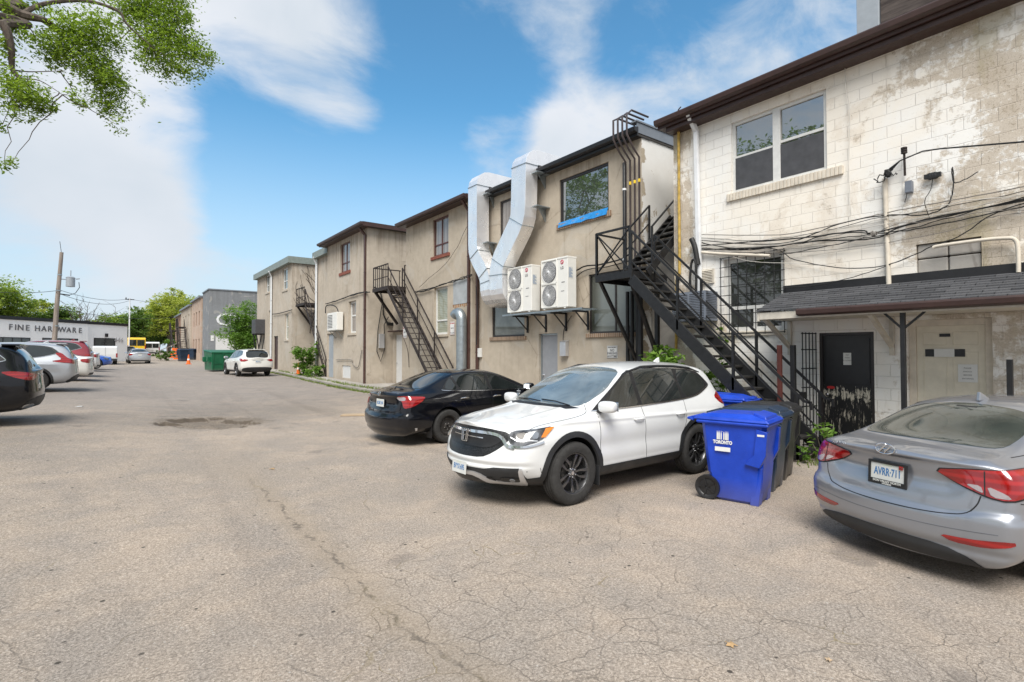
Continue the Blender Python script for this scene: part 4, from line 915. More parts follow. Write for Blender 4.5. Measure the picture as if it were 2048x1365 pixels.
def mat_block(name, peel_from, white=(.80, .785, .75)):
    g = NG(name); p = g.pos(); x, y, z = g.sep(p)
    # courses of large blocks under flaking paint; the rightmost end (towards -y) has lost most of it
    u = g.comb(g.math('ADD', y, x), g.math('ADD', z, g.math('MULTIPLY', g.math('SUBTRACT', g.noise(p, 1.5, 3), .5), .03)))
    b = g.N.new('ShaderNodeTexBrick'); g.L.new(u, b.inputs['Vector']); b.inputs['Scale'].default_value = 1; b.inputs['Brick Width'].default_value = .41; b.inputs['Row Height'].default_value = .205
    b.inputs['Mortar Size'].default_value = .007; b.inputs['Mortar Smooth'].default_value = .6; b.inputs['Color1'].default_value = (.975, .975, .975, 1); b.inputs['Color2'].default_value = (1, 1, 1, 1); b.inputs['Mortar'].default_value = (.9, .9, .9, 1)
    mort = b.outputs['Fac']
    n = g.noise(p, .9, 8, .66, .5); n2 = g.noise(p, 6, 8, .72, .3); n3 = g.noise(p, 30, 5, .75)
    c = g.mix(g.mr(g.noise(p, .5, 5, .6, .4), .40, .62, 0, 1, True), white, (.80, .745, .66))
    c = g.mix(1, c, b.outputs['Color'], 'MULTIPLY')
    # thin paint showing beige beneath
    c = g.mix(g.mr(n, .54, .60, 0, .5, True), c, (.66, .58, .48)); c = g.mix(g.mr(g.noise(g.mapv(p, (1, 1.6, .30)), 2.4, 7, .7), .56, .72, 0, .32, True), c, (.42, .36, .28)); c = g.mix(g.mr(g.noise(p, 22, 4, .7), .64, .70, 0, .5), c, (.40, .34, .27))
    rt = g.math('MAXIMUM', g.mr(y, *peel_from, 0, 1, True), g.mr(g.math('ADD', y, g.math('MULTIPLY', n, .5)), 7.30, 7.50, 0, 1.0, True))
    low = g.mr(z, 1.6, .0, 0, .5, True)
    q = g.math('ADD', g.math('MULTIPLY', n, .55), g.math('MULTIPLY', n2, .45)); q = g.math('ADD', q, g.math('MULTIPLY', rt, .165)); q = g.math('ADD', q, g.math('MULTIPLY', low, .06))
    und = g.mix(g.mr(n3, .35, .65), (.36, .295, .22), (.60, .53, .44))
    c = g.mix(g.mr(q, .595, .650, 0, .85), c, und)
    speck = g.math('ADD', g.math('MULTIPLY', n3, .6), g.math('MULTIPLY', n, .4)); c = g.mix(g.mr(g.math('ADD', speck, g.math('MULTIPLY', rt, .075)), .615, .64, 0, .75), c, (.27, .22, .16))
    lich = g.mr(g.math('MULTIPLY', g.mr(g.noise(g.mapv(p, (1, 1, .35)), 1.3, 5, .6), .5, .66), rt), .2, .8, 0, .5); c = g.mix(lich, c, (.34, .29, .16))
    mo = g.math('MULTIPLY', mort, g.mr(g.noise(p, 1.9, 4, .6), .44, .66, .0, .38)); c = g.mix(mo, c, (.40, .35, .29))
    g.col(c); g.rough(.85); g.inp('Specular IOR Level', .25)
    h = g.math('SUBTRACT', g.math('MULTIPLY', n3, .35), g.math('MULTIPLY', mort, 1.0)); h = g.math('SUBTRACT', h, g.mr(q, .60, .625, 0, .35))
    g.bump(h, .6, .012)
mat_block('block_white', (4.4, 1.9))
def mat_sidewall():
    g = NG('peeling_white'); p = g.pos(); x, y, z = g.sep(p)
    q = g.math('ADD', g.noise(p, 2.2, 8, .68, .4), g.math('MULTIPLY', g.mr(z, 5.9, 4.4), .085)); q = g.math('ADD', q, g.math('MULTIPLY', g.mr(x, 10.9, 10.6), .16))
    c = g.mix(g.mr(g.noise(p, 1.0, 5), .35, .65), (.74, .73, .70), (.66, .64, .60)); c = g.mix(g.mr(q, .625, .64), c, g.mix(g.noise(p, 14, 4), (.30, .24, .17), (.46, .40, .31)))
    g.col(c); g.rough(.85); g.bump(q, .3, .02)
mat_sidewall()
g = NG('brick_sill'); p = g.pos(); x, y, z = g.sep(p); b = g.N.new('ShaderNodeTexBrick'); g.L.new(g.comb(y, g.math('ADD', z, x)), b.inputs['Vector'])
for k, v_ in (('Scale', 1), ('Brick Width', .075), ('Row Height', .4), ('Mortar Size', .008)): b.inputs[k].default_value = v_
b.offset = 0; b.inputs['Color1'].default_value = (.20, .13, .085, 1); b.inputs['Color2'].default_value = (.30, .20, .13, 1); b.inputs['Mortar'].default_value = (.38, .33, .27, 1)
g.col(b.outputs['Color']); g.rough(.9); g.bump(b.outputs['Fac'], -.5, .01)
g = NG('brick_sill_red'); p = g.pos(); x, y, z = g.sep(p); b = g.N.new('ShaderNodeTexBrick'); g.L.new(g.comb(y, g.math('ADD', z, x)), b.inputs['Vector'])
for k, v_ in (('Scale', 1), ('Brick Width', .10), ('Row Height', .09), ('Mortar Size', .008)): b.inputs[k].default_value = v_
b.inputs['Color1'].default_value = (.20, .055, .035, 1); b.inputs['Color2'].default_value = (.27, .085, .05, 1); b.inputs['Mortar'].default_value = (.12, .05, .04, 1)
g.col(b.outputs['Color']); g.rough(.9); g.bump(b.outputs['Fac'], -.5, .01)
plain('eave_brown', (.045, .022, .018), .45, var=.2)
plain('eave_black', (.012, .012, .014), .4, var=.2)
plain('eave_green', (.19, .22, .20), .5, var=.15)
plain('flash_grey', (.20, .22, .245), .4, metal=.3, var=.1)
plain('roof_felt', (.06, .055, .05), .95, var=.3, vs=3, bump=.2)
plain('iron', (.011, .011, .012), .5, var=.35, vs=9, bump=.1)
plain('iron_rust', (.024, .017, .015), .75, var=.5, vs=7, bump=.15)
plain('iron_red', (.085, .020, .014), .7, var=.4, vs=6, bump=.1)
plain('wood_black', (.020, .018, .016), .8, var=.5, vs=8, bump=.3)
plain('pipe_white', (.70, .71, .72), .4, var=.08)
plain('pipe_cream', (.60, .54, .45), .6, var=.15, vs=5)
plain('pipe_brown', (.07, .035, .028), .5, var=.2)
plain('pipe_yellow', (.42, .28, .06), .6, var=.4, vs=10)
plain('pipe_dark', (.06, .045, .045), .35, var=.2)
plain('tape_yellow', (.75, .52, .03), .5)
plain('galv', (.34, .38, .40), .38, metal=.75, var=.15, vs=5)
plain('frame_white', (.62, .62, .60), .5, var=.08, vs=10)
plain('frame_brown', (.085, .025, .020), .45, var=.15)
plain('frame_dark', (.022, .018, .018), .4, var=.2)
plain('blind', (.34, .36, .29), .7, var=.1)
plain('door_grey', (.27, .28, .30), .5, var=.06)
plain('door_white', (.58, .58, .57), .5, var=.06)
plain('door_steel', (.30, .33, .36), .5, var=.08)
plain('panel_cream', (.66, .61, .50), .7, var=.08)
plain('cable_black', (.012, .012, .012), .6)
plain('cable_grey', (.20, .18, .16), .7)
plain('cable_white', (.55, .52, .47), .6)
plain('unit_cream', (.72, .71, .67), .45, var=.04, vs=4)
plain('unit_dark', (.06, .06, .065), .5, var=.2)
plain('unit_blue', (.16, .18, .215), .5, var=.12)
plain('logo_red', (.45, .01, .06), .4)
plain('ink_grey', (.12, .12, .13), .5)
plain('ink_red', (.42, .02, .02), .5)
plain('sign_white', (.66, .66, .64), .5, var=.05)
plain('tarp_blue', (.02, .22, .55), .3, var=.25, vs=8, bump=.4)
plain('grey_patch', (.34, .36, .37), .7, var=.15, vs=3)
plain('rust', (.30, .12, .03), .85, var=.5, vs=6)
plain('soffit', (.52, .48, .41), .8, var=.15)
plain('cone_orange', (.80, .14, .01), .5, var=.1)
def binmat(name, c, hi):
    g = NG(name); p = g.obj(); z = g.sep(p)[2]; n = g.noise(p, 3, 6, .65); sc = g.noise(g.mapv(p, (1, 1, 7), rot=(.4, .3, 0)), 9, 6, .75)
    q = g.mix(g.mr(n, .35, .7), c, tuple(v*1.35+.004 for v in c)); q = g.mix(g.mr(z, .30, .0, 0, .35), q, (.16, .14, .12)); q = g.mix(g.mr(sc, .655, .68, 0, .55), q, hi)
    g.col(q); g.set(g.b.inputs['Roughness'], g.mr(n, .3, .7, .32, .5)); g.bump(g.noise(p, 5, 3), .25, .02)
binmat('bin_blue', (.004, .040, .37), (.10, .18, .50))
binmat('bin_navy', (.012, .026, .052), (.07, .09, .12))
binmat('bin_black', (.014, .014, .015), (.08, .08, .08))
binmat('dumpster_green', (.006, .095, .042), (.12, .16, .10))
plain('cardboard', (.42, .31, .20), .85)
plain('interior', (.10, .10, .10), .9)
g = NG('window_glass'); p = g.obj(); g.col((.05, .06, .058)); g.rough(.012); g.inp('IOR', 3.4); g.bump(g.noise(p, 1.2, 2), .02, .05)
g = NG('window_dark'); p = g.obj(); g.col(g.mix(g.mr(g.noise(p, 1.6, 3), .4, .6), (.025, .028, .026), (.055, .06, .054))); g.rough(.02); g.inp('IOR', 1.8)
g = NG('window_pale'); p = g.obj(); g.col(g.mix(g.mr(g.noise(p, .8, 3), .4, .6), (.22, .24, .23), (.12, .13, .12))); g.rough(.02); g.inp('IOR', 1.7)
g = NG('window_shop'); p = g.obj(); q_ = g.sep(p); g.col(g.mix(g.mr(q_[1], 10.35, 10.05), (.045, .05, .04), (.15, .165, .155))); g.rough(.02); g.inp('IOR', 1.6)
g = NG('window_curtain'); p = g.obj(); y_ = g.sep(p)[1]; g.col(g.mix(g.mr(g.noise(g.comb(g.math('MULTIPLY', y_, 14), 0, 0), 1, 2), .4, .6), (.14, .12, .11), (.36, .34, .32))); g.rough(.04); g.inp('IOR', 1.6)
g = NG('window_blind'); p = g.obj(); z_ = g.sep(p)[2]; g.col(g.mix(g.mr(g.math('SINE', g.math('MULTIPLY', z_, 90)), -.2, .2), (.26, .27, .21), (.33, .34, .27))); g.rough(.05); g.inp('IOR', 1.6)
g = NG('foil'); p = g.obj(); g.col(g.mix(g.mr(g.noise(g.mapv(p, (1, 1, .4)), 3, 5, .6), .35, .7), (.93, .93, .935), (.82, .82, .84))); g.inp('Metallic', .64); g.set(g.b.inputs['Roughness'], g.mr(g.noise(p, 3, 4), .3, .7, .22, .42)); g.bump(g.math('ADD', g.math('MULTIPLY', g.voro(p, 3, 'F1'), .6), g.noise(p, 9, 5, .6)), .16, .03)
def mat_shingle():
    g = NG('shingle'); p = g.pos(); x, y, z = g.sep(p)
    b = g.N.new('ShaderNodeTexBrick'); g.L.new(g.comb(y, g.math('MULTIPLY', x, 1.1)), b.inputs['Vector'])
    for k, v_ in (('Scale', 1), ('Brick Width', .30), ('Row Height', .14), ('Mortar Size', .006)): b.inputs[k].default_value = v_
    b.inputs['Color1'].default_value = (.045, .046, .050, 1); b.inputs['Color2'].default_value = (.085, .085, .09, 1); b.inputs['Mortar'].default_value = (.018, .018, .02, 1)
    c = g.mix(g.mr(g.noise(p, 60, 3, .7), .35, .65), g.mix(1, b.outputs['Color'], (.8, .8, .8), 'MULTIPLY'), g.mix(1, b.outputs['Color'], (1.3, 1.3, 1.3), 'MULTIPLY'))
    v = g.N.new('ShaderNodeTexVoronoi'); g.L.new(p, v.inputs['Vector']); v.inputs['Scale'].default_value = 3.5
    c = g.mix(g.math('MULTIPLY', g.mr(g.sep(v.outputs['Color'])[0], .93, .94), g.mr(g.math('ADD', v.outputs['Distance'], g.math('MULTIPLY', g.noise(p, 30, 3), .1)), .14, .11)), c, (.6, .6, .58))
    g.col(c); g.rough(.9); g.bump(b.outputs['Fac'], -.6, .01)
mat_shingle()
def mat_door_peel():
    g = NG('door_peeling'); p = g.obj(); x, y, z = g.sep(p)
    q = g.noise(g.mapv(p, (1, 22, 2.2)), 1.6, 7, .75, .3); wz = g.math('ADD', z, g.math('MULTIPLY', g.math('SUBTRACT', g.noise(p, 7, 5, .7), .5), .45)); low = g.mr(wz, 1.25, 1.1, 0, 1); bandm = g.math('MULTIPLY', g.mr(wz, 1.20, 1.24, 1, 0), g.mr(wz, 1.00, 1.06, 0, 1))
    q = g.math('ADD', g.math('SUBTRACT', q, g.math('MULTIPLY', g.math('SUBTRACT', 1, low), .2)), g.math('MULTIPLY', bandm, .12))
    g.col(g.mix(g.mr(q, .575, .60), (.010, .010, .011), (.50, .46, .38))); g.rough(.4); g.bump(q, -.2, .01)
mat_door_peel()
def mat_wood():
    g = NG('pole_wood'); p = g.obj(); g.col(g.mix(g.mr(g.noise(g.mapv(p, (9, 9, .5)), 1.5, 6, .7), .35, .65), (.15, .12, .10), (.34, .29, .25))); g.rough(.9); g.bump(g.noise(g.mapv(p, (12, 12, .4)), 2, 4), .4, .02)
    g = NG('bark'); p = g.obj(); g.col(g.mix(g.mr(g.noise(g.mapv(p, (6, 6, 1)), 2, 6, .7), .35, .65), (.055, .042, .035), (.13, .105, .085))); g.rough(.95); g.bump(g.noise(g.mapv(p, (9, 9, 2)), 3, 4), .5, .02)
    g = NG('plank'); p = g.obj(); g.col(g.mix(g.mr(g.noise(g.mapv(p, (9, 1, 9)), 2, 6, .7), .35, .65), (.03, .022, .020), (.10, .08, .07))); g.rough(.9)
mat_wood()
def mat_leaf(name, a, b, tr=.35):
    g = NG(name); p = g.pos(); n = g.noise(p, .9, 4, .6); n2 = g.noise(p, 9, 2)
    info = g.N.new('ShaderNodeAttribute'); info.attribute_name = 'tone'; t = info.outputs['Fac']
    c = g.mix(g.mr(g.math('ADD', g.math('MULTIPLY', n, .5), g.math('MULTIPLY', t, .5)), .25, .75), a, b)
    g.col(c); g.rough(.5); g.inp('Specular IOR Level', .3)
    tl = g.N.new('ShaderNodeBsdfTranslucent'); g.L.new(g.mix(1, c, (1.5, 1.7, .8), 'MULTIPLY'), tl.inputs['Color']); ms = g.N.new('ShaderNodeMixShader'); ms.inputs[0].default_value = tr
    g.L.new(g.b.outputs[0], ms.inputs[1]); g.L.new(tl.outputs[0], ms.inputs[2]); g.L.new(ms.outputs[0], g.N['Material Output'].inputs['Surface'])
mat_leaf('leaf_locust', (.10, .155, .025), (.27, .34, .07), .5)
mat_leaf('leaf_far', (.10, .17, .03), (.32, .38, .08), .4)
mat_leaf('leaf_dark', (.055, .105, .022), (.18, .26, .06), .35)
mat_leaf('leaf_yellow', (.22, .26, .045), (.46, .47, .12), .4)
mat_leaf('leaf_bush', (.06, .13, .02), (.20, .32, .06), .35)
mat_leaf('grass', (.07, .12, .02), (.22, .26, .06), .3)
plain('dry_leaf', (.42, .27, .13), .8, var=.2)

# ------------------------------------------------------------------ ground
def build_ground():
    xs = sorted(set([-400, -150, -80, -45, -30] + [-20+i for i in range(0, 20)] + [round(i*.5, 2) for i in range(0, 30)] + [15, 18, 24, 40, 80, 150, 400] + [round(.3+i*.09, 3) for i in range(38)]))
    ys = sorted(set([-200, -60, -20, -8, -4] + [round(-2+i, 2) for i in range(0, 60)] + [60, 64, 70, 80, 95, 110, 130, 160, 220, 400, 900] + [round(13.3+i*.09, 3) for i in range(38)]))
    def z(x, y):
        h = ground(x, y) if y < 160 else ground(x, 160)+(y-160)*.002
        dx, dy = (x-2.0)*.80, (y-15.0)*.75; r_ = math.hypot(dx, dy)
        if r_ < 1.6:
            n = .20*math.sin(x*3.7+1)*math.cos(y*2.9+x)+.16*math.sin(y*5.3+x*3)+.07*math.sin(x*9+y*7.7)
            h -= .085*(1-sst(.64, .80, r_+n))+(random.uniform(-.014, .014) if r_+n < 1.0 else 0) 
        return h
    me = bpy.data.meshes.new('ground'); nx = len(xs)
    me.from_pydata([(x, y, z(x, y)) for y in ys for x in xs], [], [(j*nx+i, j*nx+i+1, (j+1)*nx+i+1, (j+1)*nx+i) for j in range(len(ys)-1) for i in range(nx-1)])
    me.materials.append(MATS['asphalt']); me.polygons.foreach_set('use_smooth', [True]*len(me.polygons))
    o = bpy.data.objects.new('ground', me); COL.objects.link(o); tag(o, kind='structure')
build_ground()
def strip(name, P0, P1, h, mat, kind='structure', n=14, skirt=.3):       # raised slab between two polylines (x, y)
    mb = MB(); L0 = [V((*p, ground(*p)+h)) for p in P0]; L1 = [V((*p, ground(*p)+h)) for p in P1]; k = len(L0)
    mb.add(L0+L1+[p-V((0, 0, skirt)) for p in L0], [(i, i+1, k+i+1, k+i) for i in range(k-1)]+[(2*k+i, 2*k+i+1, i+1, i) for i in range(k-1)]+[(0, k, 2*k, 2*k)[:3]])
    return tag(mb.build(name, mat, fixn=False), kind=kind)
ky = [17.2, 18.5, 20, 22, 24, 26, 28, 31, 34, 38, 42, 47]
kx = [9.9, 9.35, 8.75, 8.55, 8.45, 8.5, 8.55, 8.7, 8.85, 8.95, 9.0, 9.0]
strip('pavement', list(zip([x+.14 for x in kx], ky)), [(13.5, y) for y in ky], .126, 'concrete')
strip('kerb', list(zip(kx, ky)), list(zip([x+.14 for x in kx], ky)), .13, 'concrete')

# ------------------------------------------------------------------ buildings
def Hx(X, uL, uR, vT, vB):              # a hole in a facade on x = X, measured along its left edge
    a, b, c = PX(uL, vT, X), PX(uR, vT, X), PX(uL, vB, X); return (b.y, a.y, c.z, a.z)
def facade(b, X, y0, y1, z0, z1, holes, mat, depth=.25, back=9, side=None, name='wall', sidemat2=None):
    """front wall on x = X with real openings and reveals, side walls and a back"""
    ys = sorted({y0, y1} | {h[0] for h in holes} | {h[1] for h in holes}); zs = sorted({z0, z1} | {h[2] for h in holes} | {h[3] for h in holes}); mb = MB()
    for ya, yb in zip(ys, ys[1:]):
        for za, zb in zip(zs, zs[1:]):
            if any(h[0] <= (ya+yb)/2 <= h[1] and h[2] <= (za+zb)/2 <= h[3] for h in holes): continue
            mb.quad((X, ya, za), (X, ya, zb), (X, yb, zb), (X, yb, za))
    for a, c, e, f in holes:
        D = X+depth
        mb.quad((X, a, e), (D, a, e), (D, a, f), (X, a, f)); mb.quad((X, c, f), (D, c, f), (D, c, e), (X, c, e)); mb.quad((X, a, f), (D, a, f), (D, c, f), (X, c, f)); mb.quad((X, c, e), (D, c, e), (D, a, e), (X, a, e))
        mb.quad((D, a-.05, e-.05), (D, c+.05, e-.05), (D, c+.05, f+.05), (D, a-.05, f+.05), 2)
    mb.quad((X, y0, z0), (X, y0, z1), (X+back, y0, z1), (X+back, y0, z0), 1); mb.quad((X, y1, z0), (X+back, y1, z0), (X+back, y1, z1), (X, y1, z1)); mb.quad((X+back, y0, z0), (X+back, y0, z1), (X+back, y1, z1), (X+back, y1, z0))
    return mb.build(name, [mat, sidemat2 or mat, 'interior'], b, fixn=False)
def flat_roof(b, X, y0, y1, z, back=9, over=.35, mat='eave_brown', sideover=.3, h=.16, gutter=True, side=True, slope=0):
    x0 = X-over; ya, yb = y0-sideover, y1+sideover
    o = MB().box((x0+.10, ya, z), (X+back, yb, z+h-.05)).build('roof', ['roof_felt'], b)
    m = MB(); m.box((x0+.06, ya-.02, z-.02), (x0+.10, yb+.02, z+h)); 
    if side: m.box((x0+.10, ya-.03, z-.02), (X+back, ya, z+h))
    m.build('fascia', mat, b)
    if sideover > .1 or over > .1: MB().box((x0+.10, ya, z-.014), (X+.3, yb, z-.002)).build('soffit', mat, b)
    if gutter:
        P = [(x0-.06, z+h-.015), (x0-.075, z+h-.04), (x0-.06, z+h-.13), (x0+.02, z+h-.155), (x0+.055, z+h-.155), (x0+.055, z+h-.02)]
        m = MB(); m.prism([(p[0], p[1]) for p in P], ya-.04, yb+.04, 'y'); m.build('gutter', mat, b, bevel=.008)
def window(b, hole, X, frame='frame_white', gl='window_glass', rec=.10, fw=.05, vb=(), hb=(), sill=None, sillw=.09, proud=.05, sillmat=None, name='window'):
    y0, y1, z0, z1 = hole; x = X+rec; m = MB()
    m.box((x-.02, y0, z0), (x+.04, y0+fw, z1)); m.box((x-.02, y1-fw, z0), (x+.04, y1, z1)); m.box((x-.02, y0+fw, z1-fw), (x+.04, y1-fw, z1)); m.box((x-.02, y0+fw, z0), (x+.04, y1-fw, z0+fw))
    for t in vb: yy = y1+(y0-y1)*t; m.box((x-.016, yy-fw*.45, z0+fw), (x+.036, yy+fw*.45, z1-fw))
    yc = [y1-fw]+[y1+(y0-y1)*t for t in vb]+[y0+fw]
    for t, *rng in hb:
        zz = z1+(z0-z1)*t; ya, yb = (y0+fw, y1-fw) if not rng else (yc[rng[0]+1], yc[rng[0]])
        m.box((x-.013, ya, zz-fw*.4), (x+.033, yb, zz+fw*.4))
    w_ = m.build(name, frame, b, bevel=.004)
    MB().quad((x+.015, y0+fw*.5, z0+fw*.5), (x+.015, y1-fw*.5, z0+fw*.5), (x+.015, y1-fw*.5, z1-fw*.5), (x+.015, y0+fw*.5, z1-fw*.5)).build('pane', gl, w_, fixn=False)
    if sill: MB().box((X-proud, y0-sillw, z0-sill), (X+rec+.02, y1+sillw, z0-.002)).build('sill', sillmat or 'brick_sill', w_, bevel=.006)
    return w_
def door(b, hole, X, mat, rec=.08, frame='frame_white', panels=0, handle=True, frame_w=.05, hz=1.0, hside=0):
    y0, y1, z0, z1 = hole; m = MB(); x = X+rec
    if frame: 
        m.box((x-.03, y0, z0), (x+.05, y0+frame_w, z1)); m.box((x-.03, y1-frame_w, z0), (x+.05, y1, z1)); m.box((x-.03, y0+frame_w, z1-frame_w), (x+.05, y1-frame_w, z1))
    d = MB(); d.box((x, y0+frame_w, z0+.01), (x+.045, y1-frame_w, z1-frame_w))
    if panels:
        W = y1-y0-2*frame_w
        for i in range(2):
            for (a, c) in ((.06, .38), (.43, .80), (.85, .95)):
                ya = y0+frame_w+W*(.10+.44*i); H_ = z1-z0-frame_w
                for (p, q, r_, s_) in ((ya, ya+W*.36, z0+H_*a, z0+H_*a+.012), (ya, ya+W*.36, z0+H_*c-.012, z0+H_*c), (ya, ya+.012, z0+H_*a+.012, z0+H_*c-.012), (ya+W*.36-.012, ya+W*.36, z0+H_*a+.012, z0+H_*c-.012)): d.box((x-.006, p, r_), (x+.001, q, s_))
    o = d.build('door', mat, b, bevel=.004)
    if frame: m.build('door_frame', frame, o, bevel=.004)
    if handle:
        yy = (y1-frame_w-.08) if hside == 0 else (y0+frame_w+.08); h = MB(); h.lathe([(.001, -.055), (.028, -.052), (.03, -.035), (.014, -.025), (.014, -.008), (.03, -.006), (.03, 0)], 16, 'x', (x, yy, z0+hz)); h.build('handle', 'chrome', o)
    return o
def downspout(b, pts, w_=.09, mat='pipe_brown', d=.07):
    m = MB()
    for a, c in zip(pts, pts[1:]): m.bar(V(a), V(c), w_, d, up=(1, 0, 0))
    for t in range(1, 4):
        p = V(pts[-2]).lerp(V(pts[-1]), t/4) if len(pts) > 1 else V(pts[0]); m.box((p.x-.045, p.y-w_*.62, p.z-.012), (p.x+.05, p.y+w_*.62, p.z+.012))
    return m.build('downspout', mat, b, bevel=.006)
def T(mb, name, mats, label, cat, group=None, bevel=0, **k):
    o = mb.build(name, mats, None, bevel=bevel, **k); return tag(o, label, cat, group)

# ---- white block building on the right
XW = 10.6
b = thing('building', 'tall white painted block building with flaking paint at the right edge', 'building')
hU = Hx(XW, 1462, 1653, 247, 388); hL = Hx(XW, 1447, 1566, 520, 664); hD = (3.58, 4.48, .12, 2.21); hP = (2.02, 3.10, .15, 2.38)
hB = Hx(XW, 1832, 1963, 490, 549)
facade(b, XW, -5, 7.68, -.3, 7.12, [hU, hL, hD, hP, hB], 'block_white', back=14)
flat_roof(b, XW, -5, 7.68, 7.12, back=14, over=.42, mat='eave_brown', sideover=.16, h=.20)
MB().box((XW-.30, -5, 7.0), (XW-.003, 7.68, 7.1)).build('frieze', 'eave_brown', b, bevel=.01)
w_ = window(b, hU, XW, 'frame_white', 'window_glass', .07, .07, vb=(.5,), hb=((.50, 0), (.47, 1)))
MB().box((XW+.03, (hU[0]+hU[1])/2-.075, hU[2]+.01), (XW+.09, (hU[0]+hU[1])/2+.075, hU[3]-.01)).build('mullion', 'frame_white', w_, bevel=.006)
m = MB(); m.box((XW-.035, hU[0]-.28, hU[2]-.165), (XW+.06, hU[1]+.10, hU[2]-.008))
for i in range(32):
    t_ = hU[0]-.28+(hU[1]-hU[0]+.38)*i/32; m.box((XW-.05, t_+.006, hU[2]-.17), (XW-.034, t_+(hU[1]-hU[0]+.38)/32-.006, hU[2]-.003))
m.build('sill', 'sill_paint' if 'sill_paint' in MATS else 'pipe_cream', w_, bevel=.008)
m = MB()                                                        # second sashes, a screen behind the left one
yc = (hU[0]+hU[1])/2; zc = (hU[2]+hU[3])/2
for ya, yb in ((hU[0]+.07, yc-.035), (yc+.035, hU[1]-.07)):
    MB().box((XW+.045, ya, hU[2]+.07), (XW+.049, yb, zc-.02)).build('insect_screen', 'screen_mesh' if 'screen_mesh' in MATS else 'unit_dark', w_)
w_ = window(b, hL, XW, 'frame_white', 'window_dark', .12, .09, vb=(), hb=((.68,),), sill=.10, sillmat='pipe_cream')
zz = hL[3]+(hL[2]-hL[3])*.68; ym = (hL[0]+hL[1])/2
MB().box((XW+.10, ym-.03, hL[2]+.09), (XW+.15, ym+.03, zz-.04)).build('frame', 'frame_white', w_)
m = MB(); n = 8
for i in range(n): yy = hL[0]-.04+(hL[1]-hL[0]+.08)*i/(n-1); m.tube([(XW-.05, yy, hL[2]-.06), (XW-.05, yy, hL[3]+.04)], .008, 6)
for i in range(9): zz = hL[2]-.04+(hL[3]-hL[2]+.06)*i/8; m.tube([(XW-.062, hL[0]-.06, zz), (XW-.062, hL[1]+.06, zz)], .008, 6)
for yy in (hL[0]-.04, hL[1]+.04):
    for zz in (hL[2], hL[3]): m.tube([(XW-.05, yy, zz), (XW+.02, yy, zz)], .01, 6)
m.build('window_bars', 'iron', w_)
door(b, hD, XW, 'door_peeling', .05, 'frame_dark', hz=.95, hside=0)
dd = [o for o in b.children if o.name.startswith('door')][-1]
MB().box((XW+.035, 3.66, 1.28), (XW+.049, 4.38, 2.10)).build('upper_panel', 'eave_black', dd)
m = MB(); m.box((XW+.028, 3.95, 1.62), (XW+.034, 4.08, 1.84)); s_ = m.build('notice', 'sign_white', dd)
for i, t in enumerate(('THE', 'STORE', 'IS CLOSED')): text_obj('lettering', t, .028, 'ink_grey', s_, frameM((XW+.027, 4.015, 1.80-.05*i), (0, -1, 0), (-1, 0, 0)), ext=.0006)
MB().prism([(4.30+.07*math.cos(i*.524), 1.20+.028*math.sin(i*.524)) for i in range(12)], XW+.038, XW+.046, 'x').build('sticker', 'ink_red', dd)
door(b, hP, XW, 'panel_door' if 'panel_door' in MATS else 'panel_cream', .12, 'pipe_cream', panels=1, hz=.92, hside=1, frame_w=.10)
dp = [o for o in b.children if o.name.startswith('door')][-1]
m = MB(); m.box((XW+.105, 2.37, 1.78), (XW+.117, 2.88, 1.90), 0); m.box((XW+.100, 2.50, 1.775), (XW+.1045, 2.76, 1.905), 1); m.box((XW+.105, 2.55, 2.10), (XW+.117, 2.69, 2.15), 0)
m.build('door_hardware', ['eave_black', 'sign_white'], dp)
m = MB(); m.box((XW+.105, 2.22, 1.38), (XW+.115, 2.46, 1.66)); s_ = m.build('notice', 'sign_white', dp)
for i, t in enumerate(('PLEASE', 'KNOCK', 'BEFORE', 'ENTERING')): text_obj('lettering', t, .030, 'ink_grey', s_, frameM((XW+.104, 2.34, 1.60-.055*i), (0, -1, 0), (-1, 0, 0)), ext=.0006)
m = MB(); y0, y1, z0, z1 = hB; 
for i in range(2):
    for j in range(2):
        ww = (y1-y0)/2; hh = (z1-z0)/2; m.box((XW+.035, y0+i*ww+.008, z0+j*hh+.008), (XW+.2, y0+(i+1)*ww-.008, z0+(j+1)*hh-.008))
m.build('block_infill', 'concrete', b, bevel=.02)
m = MB(); p0, p1 = PX(1402, 541, XW), PX(1429, 566, XW); m.box((XW-.03, p1.y, p1.z), (XW-.002, p0.y, p0.z))
for i in range(9): zz = p1.z+.02+(p0.z-p1.z-.04)*i/8; m.bar((XW-.05, p1.y+.02, zz-.01), (XW-.05, p0.y-.02, zz-.01), .004, .03, up=(1, 0, 1))
m.build('louvre', 'soffit', b)
# roof stack
m = MB(); P0 = PX(1738, 70, 12.2); P1 = PX(1880, 0, 12.2); m.box((12.2, 3.95, 7.2), (13.6, 4.35, 9.6), 1); m.box((12.25, 2.75, 7.2), (13.6, 3.94, 9.8), 0); m.box((12.2, 2.55, 7.2), (13.6, 2.74, 9.6), 1)
m.build('roof_hut', ['plank', 'door_steel'], b, bevel=.01)
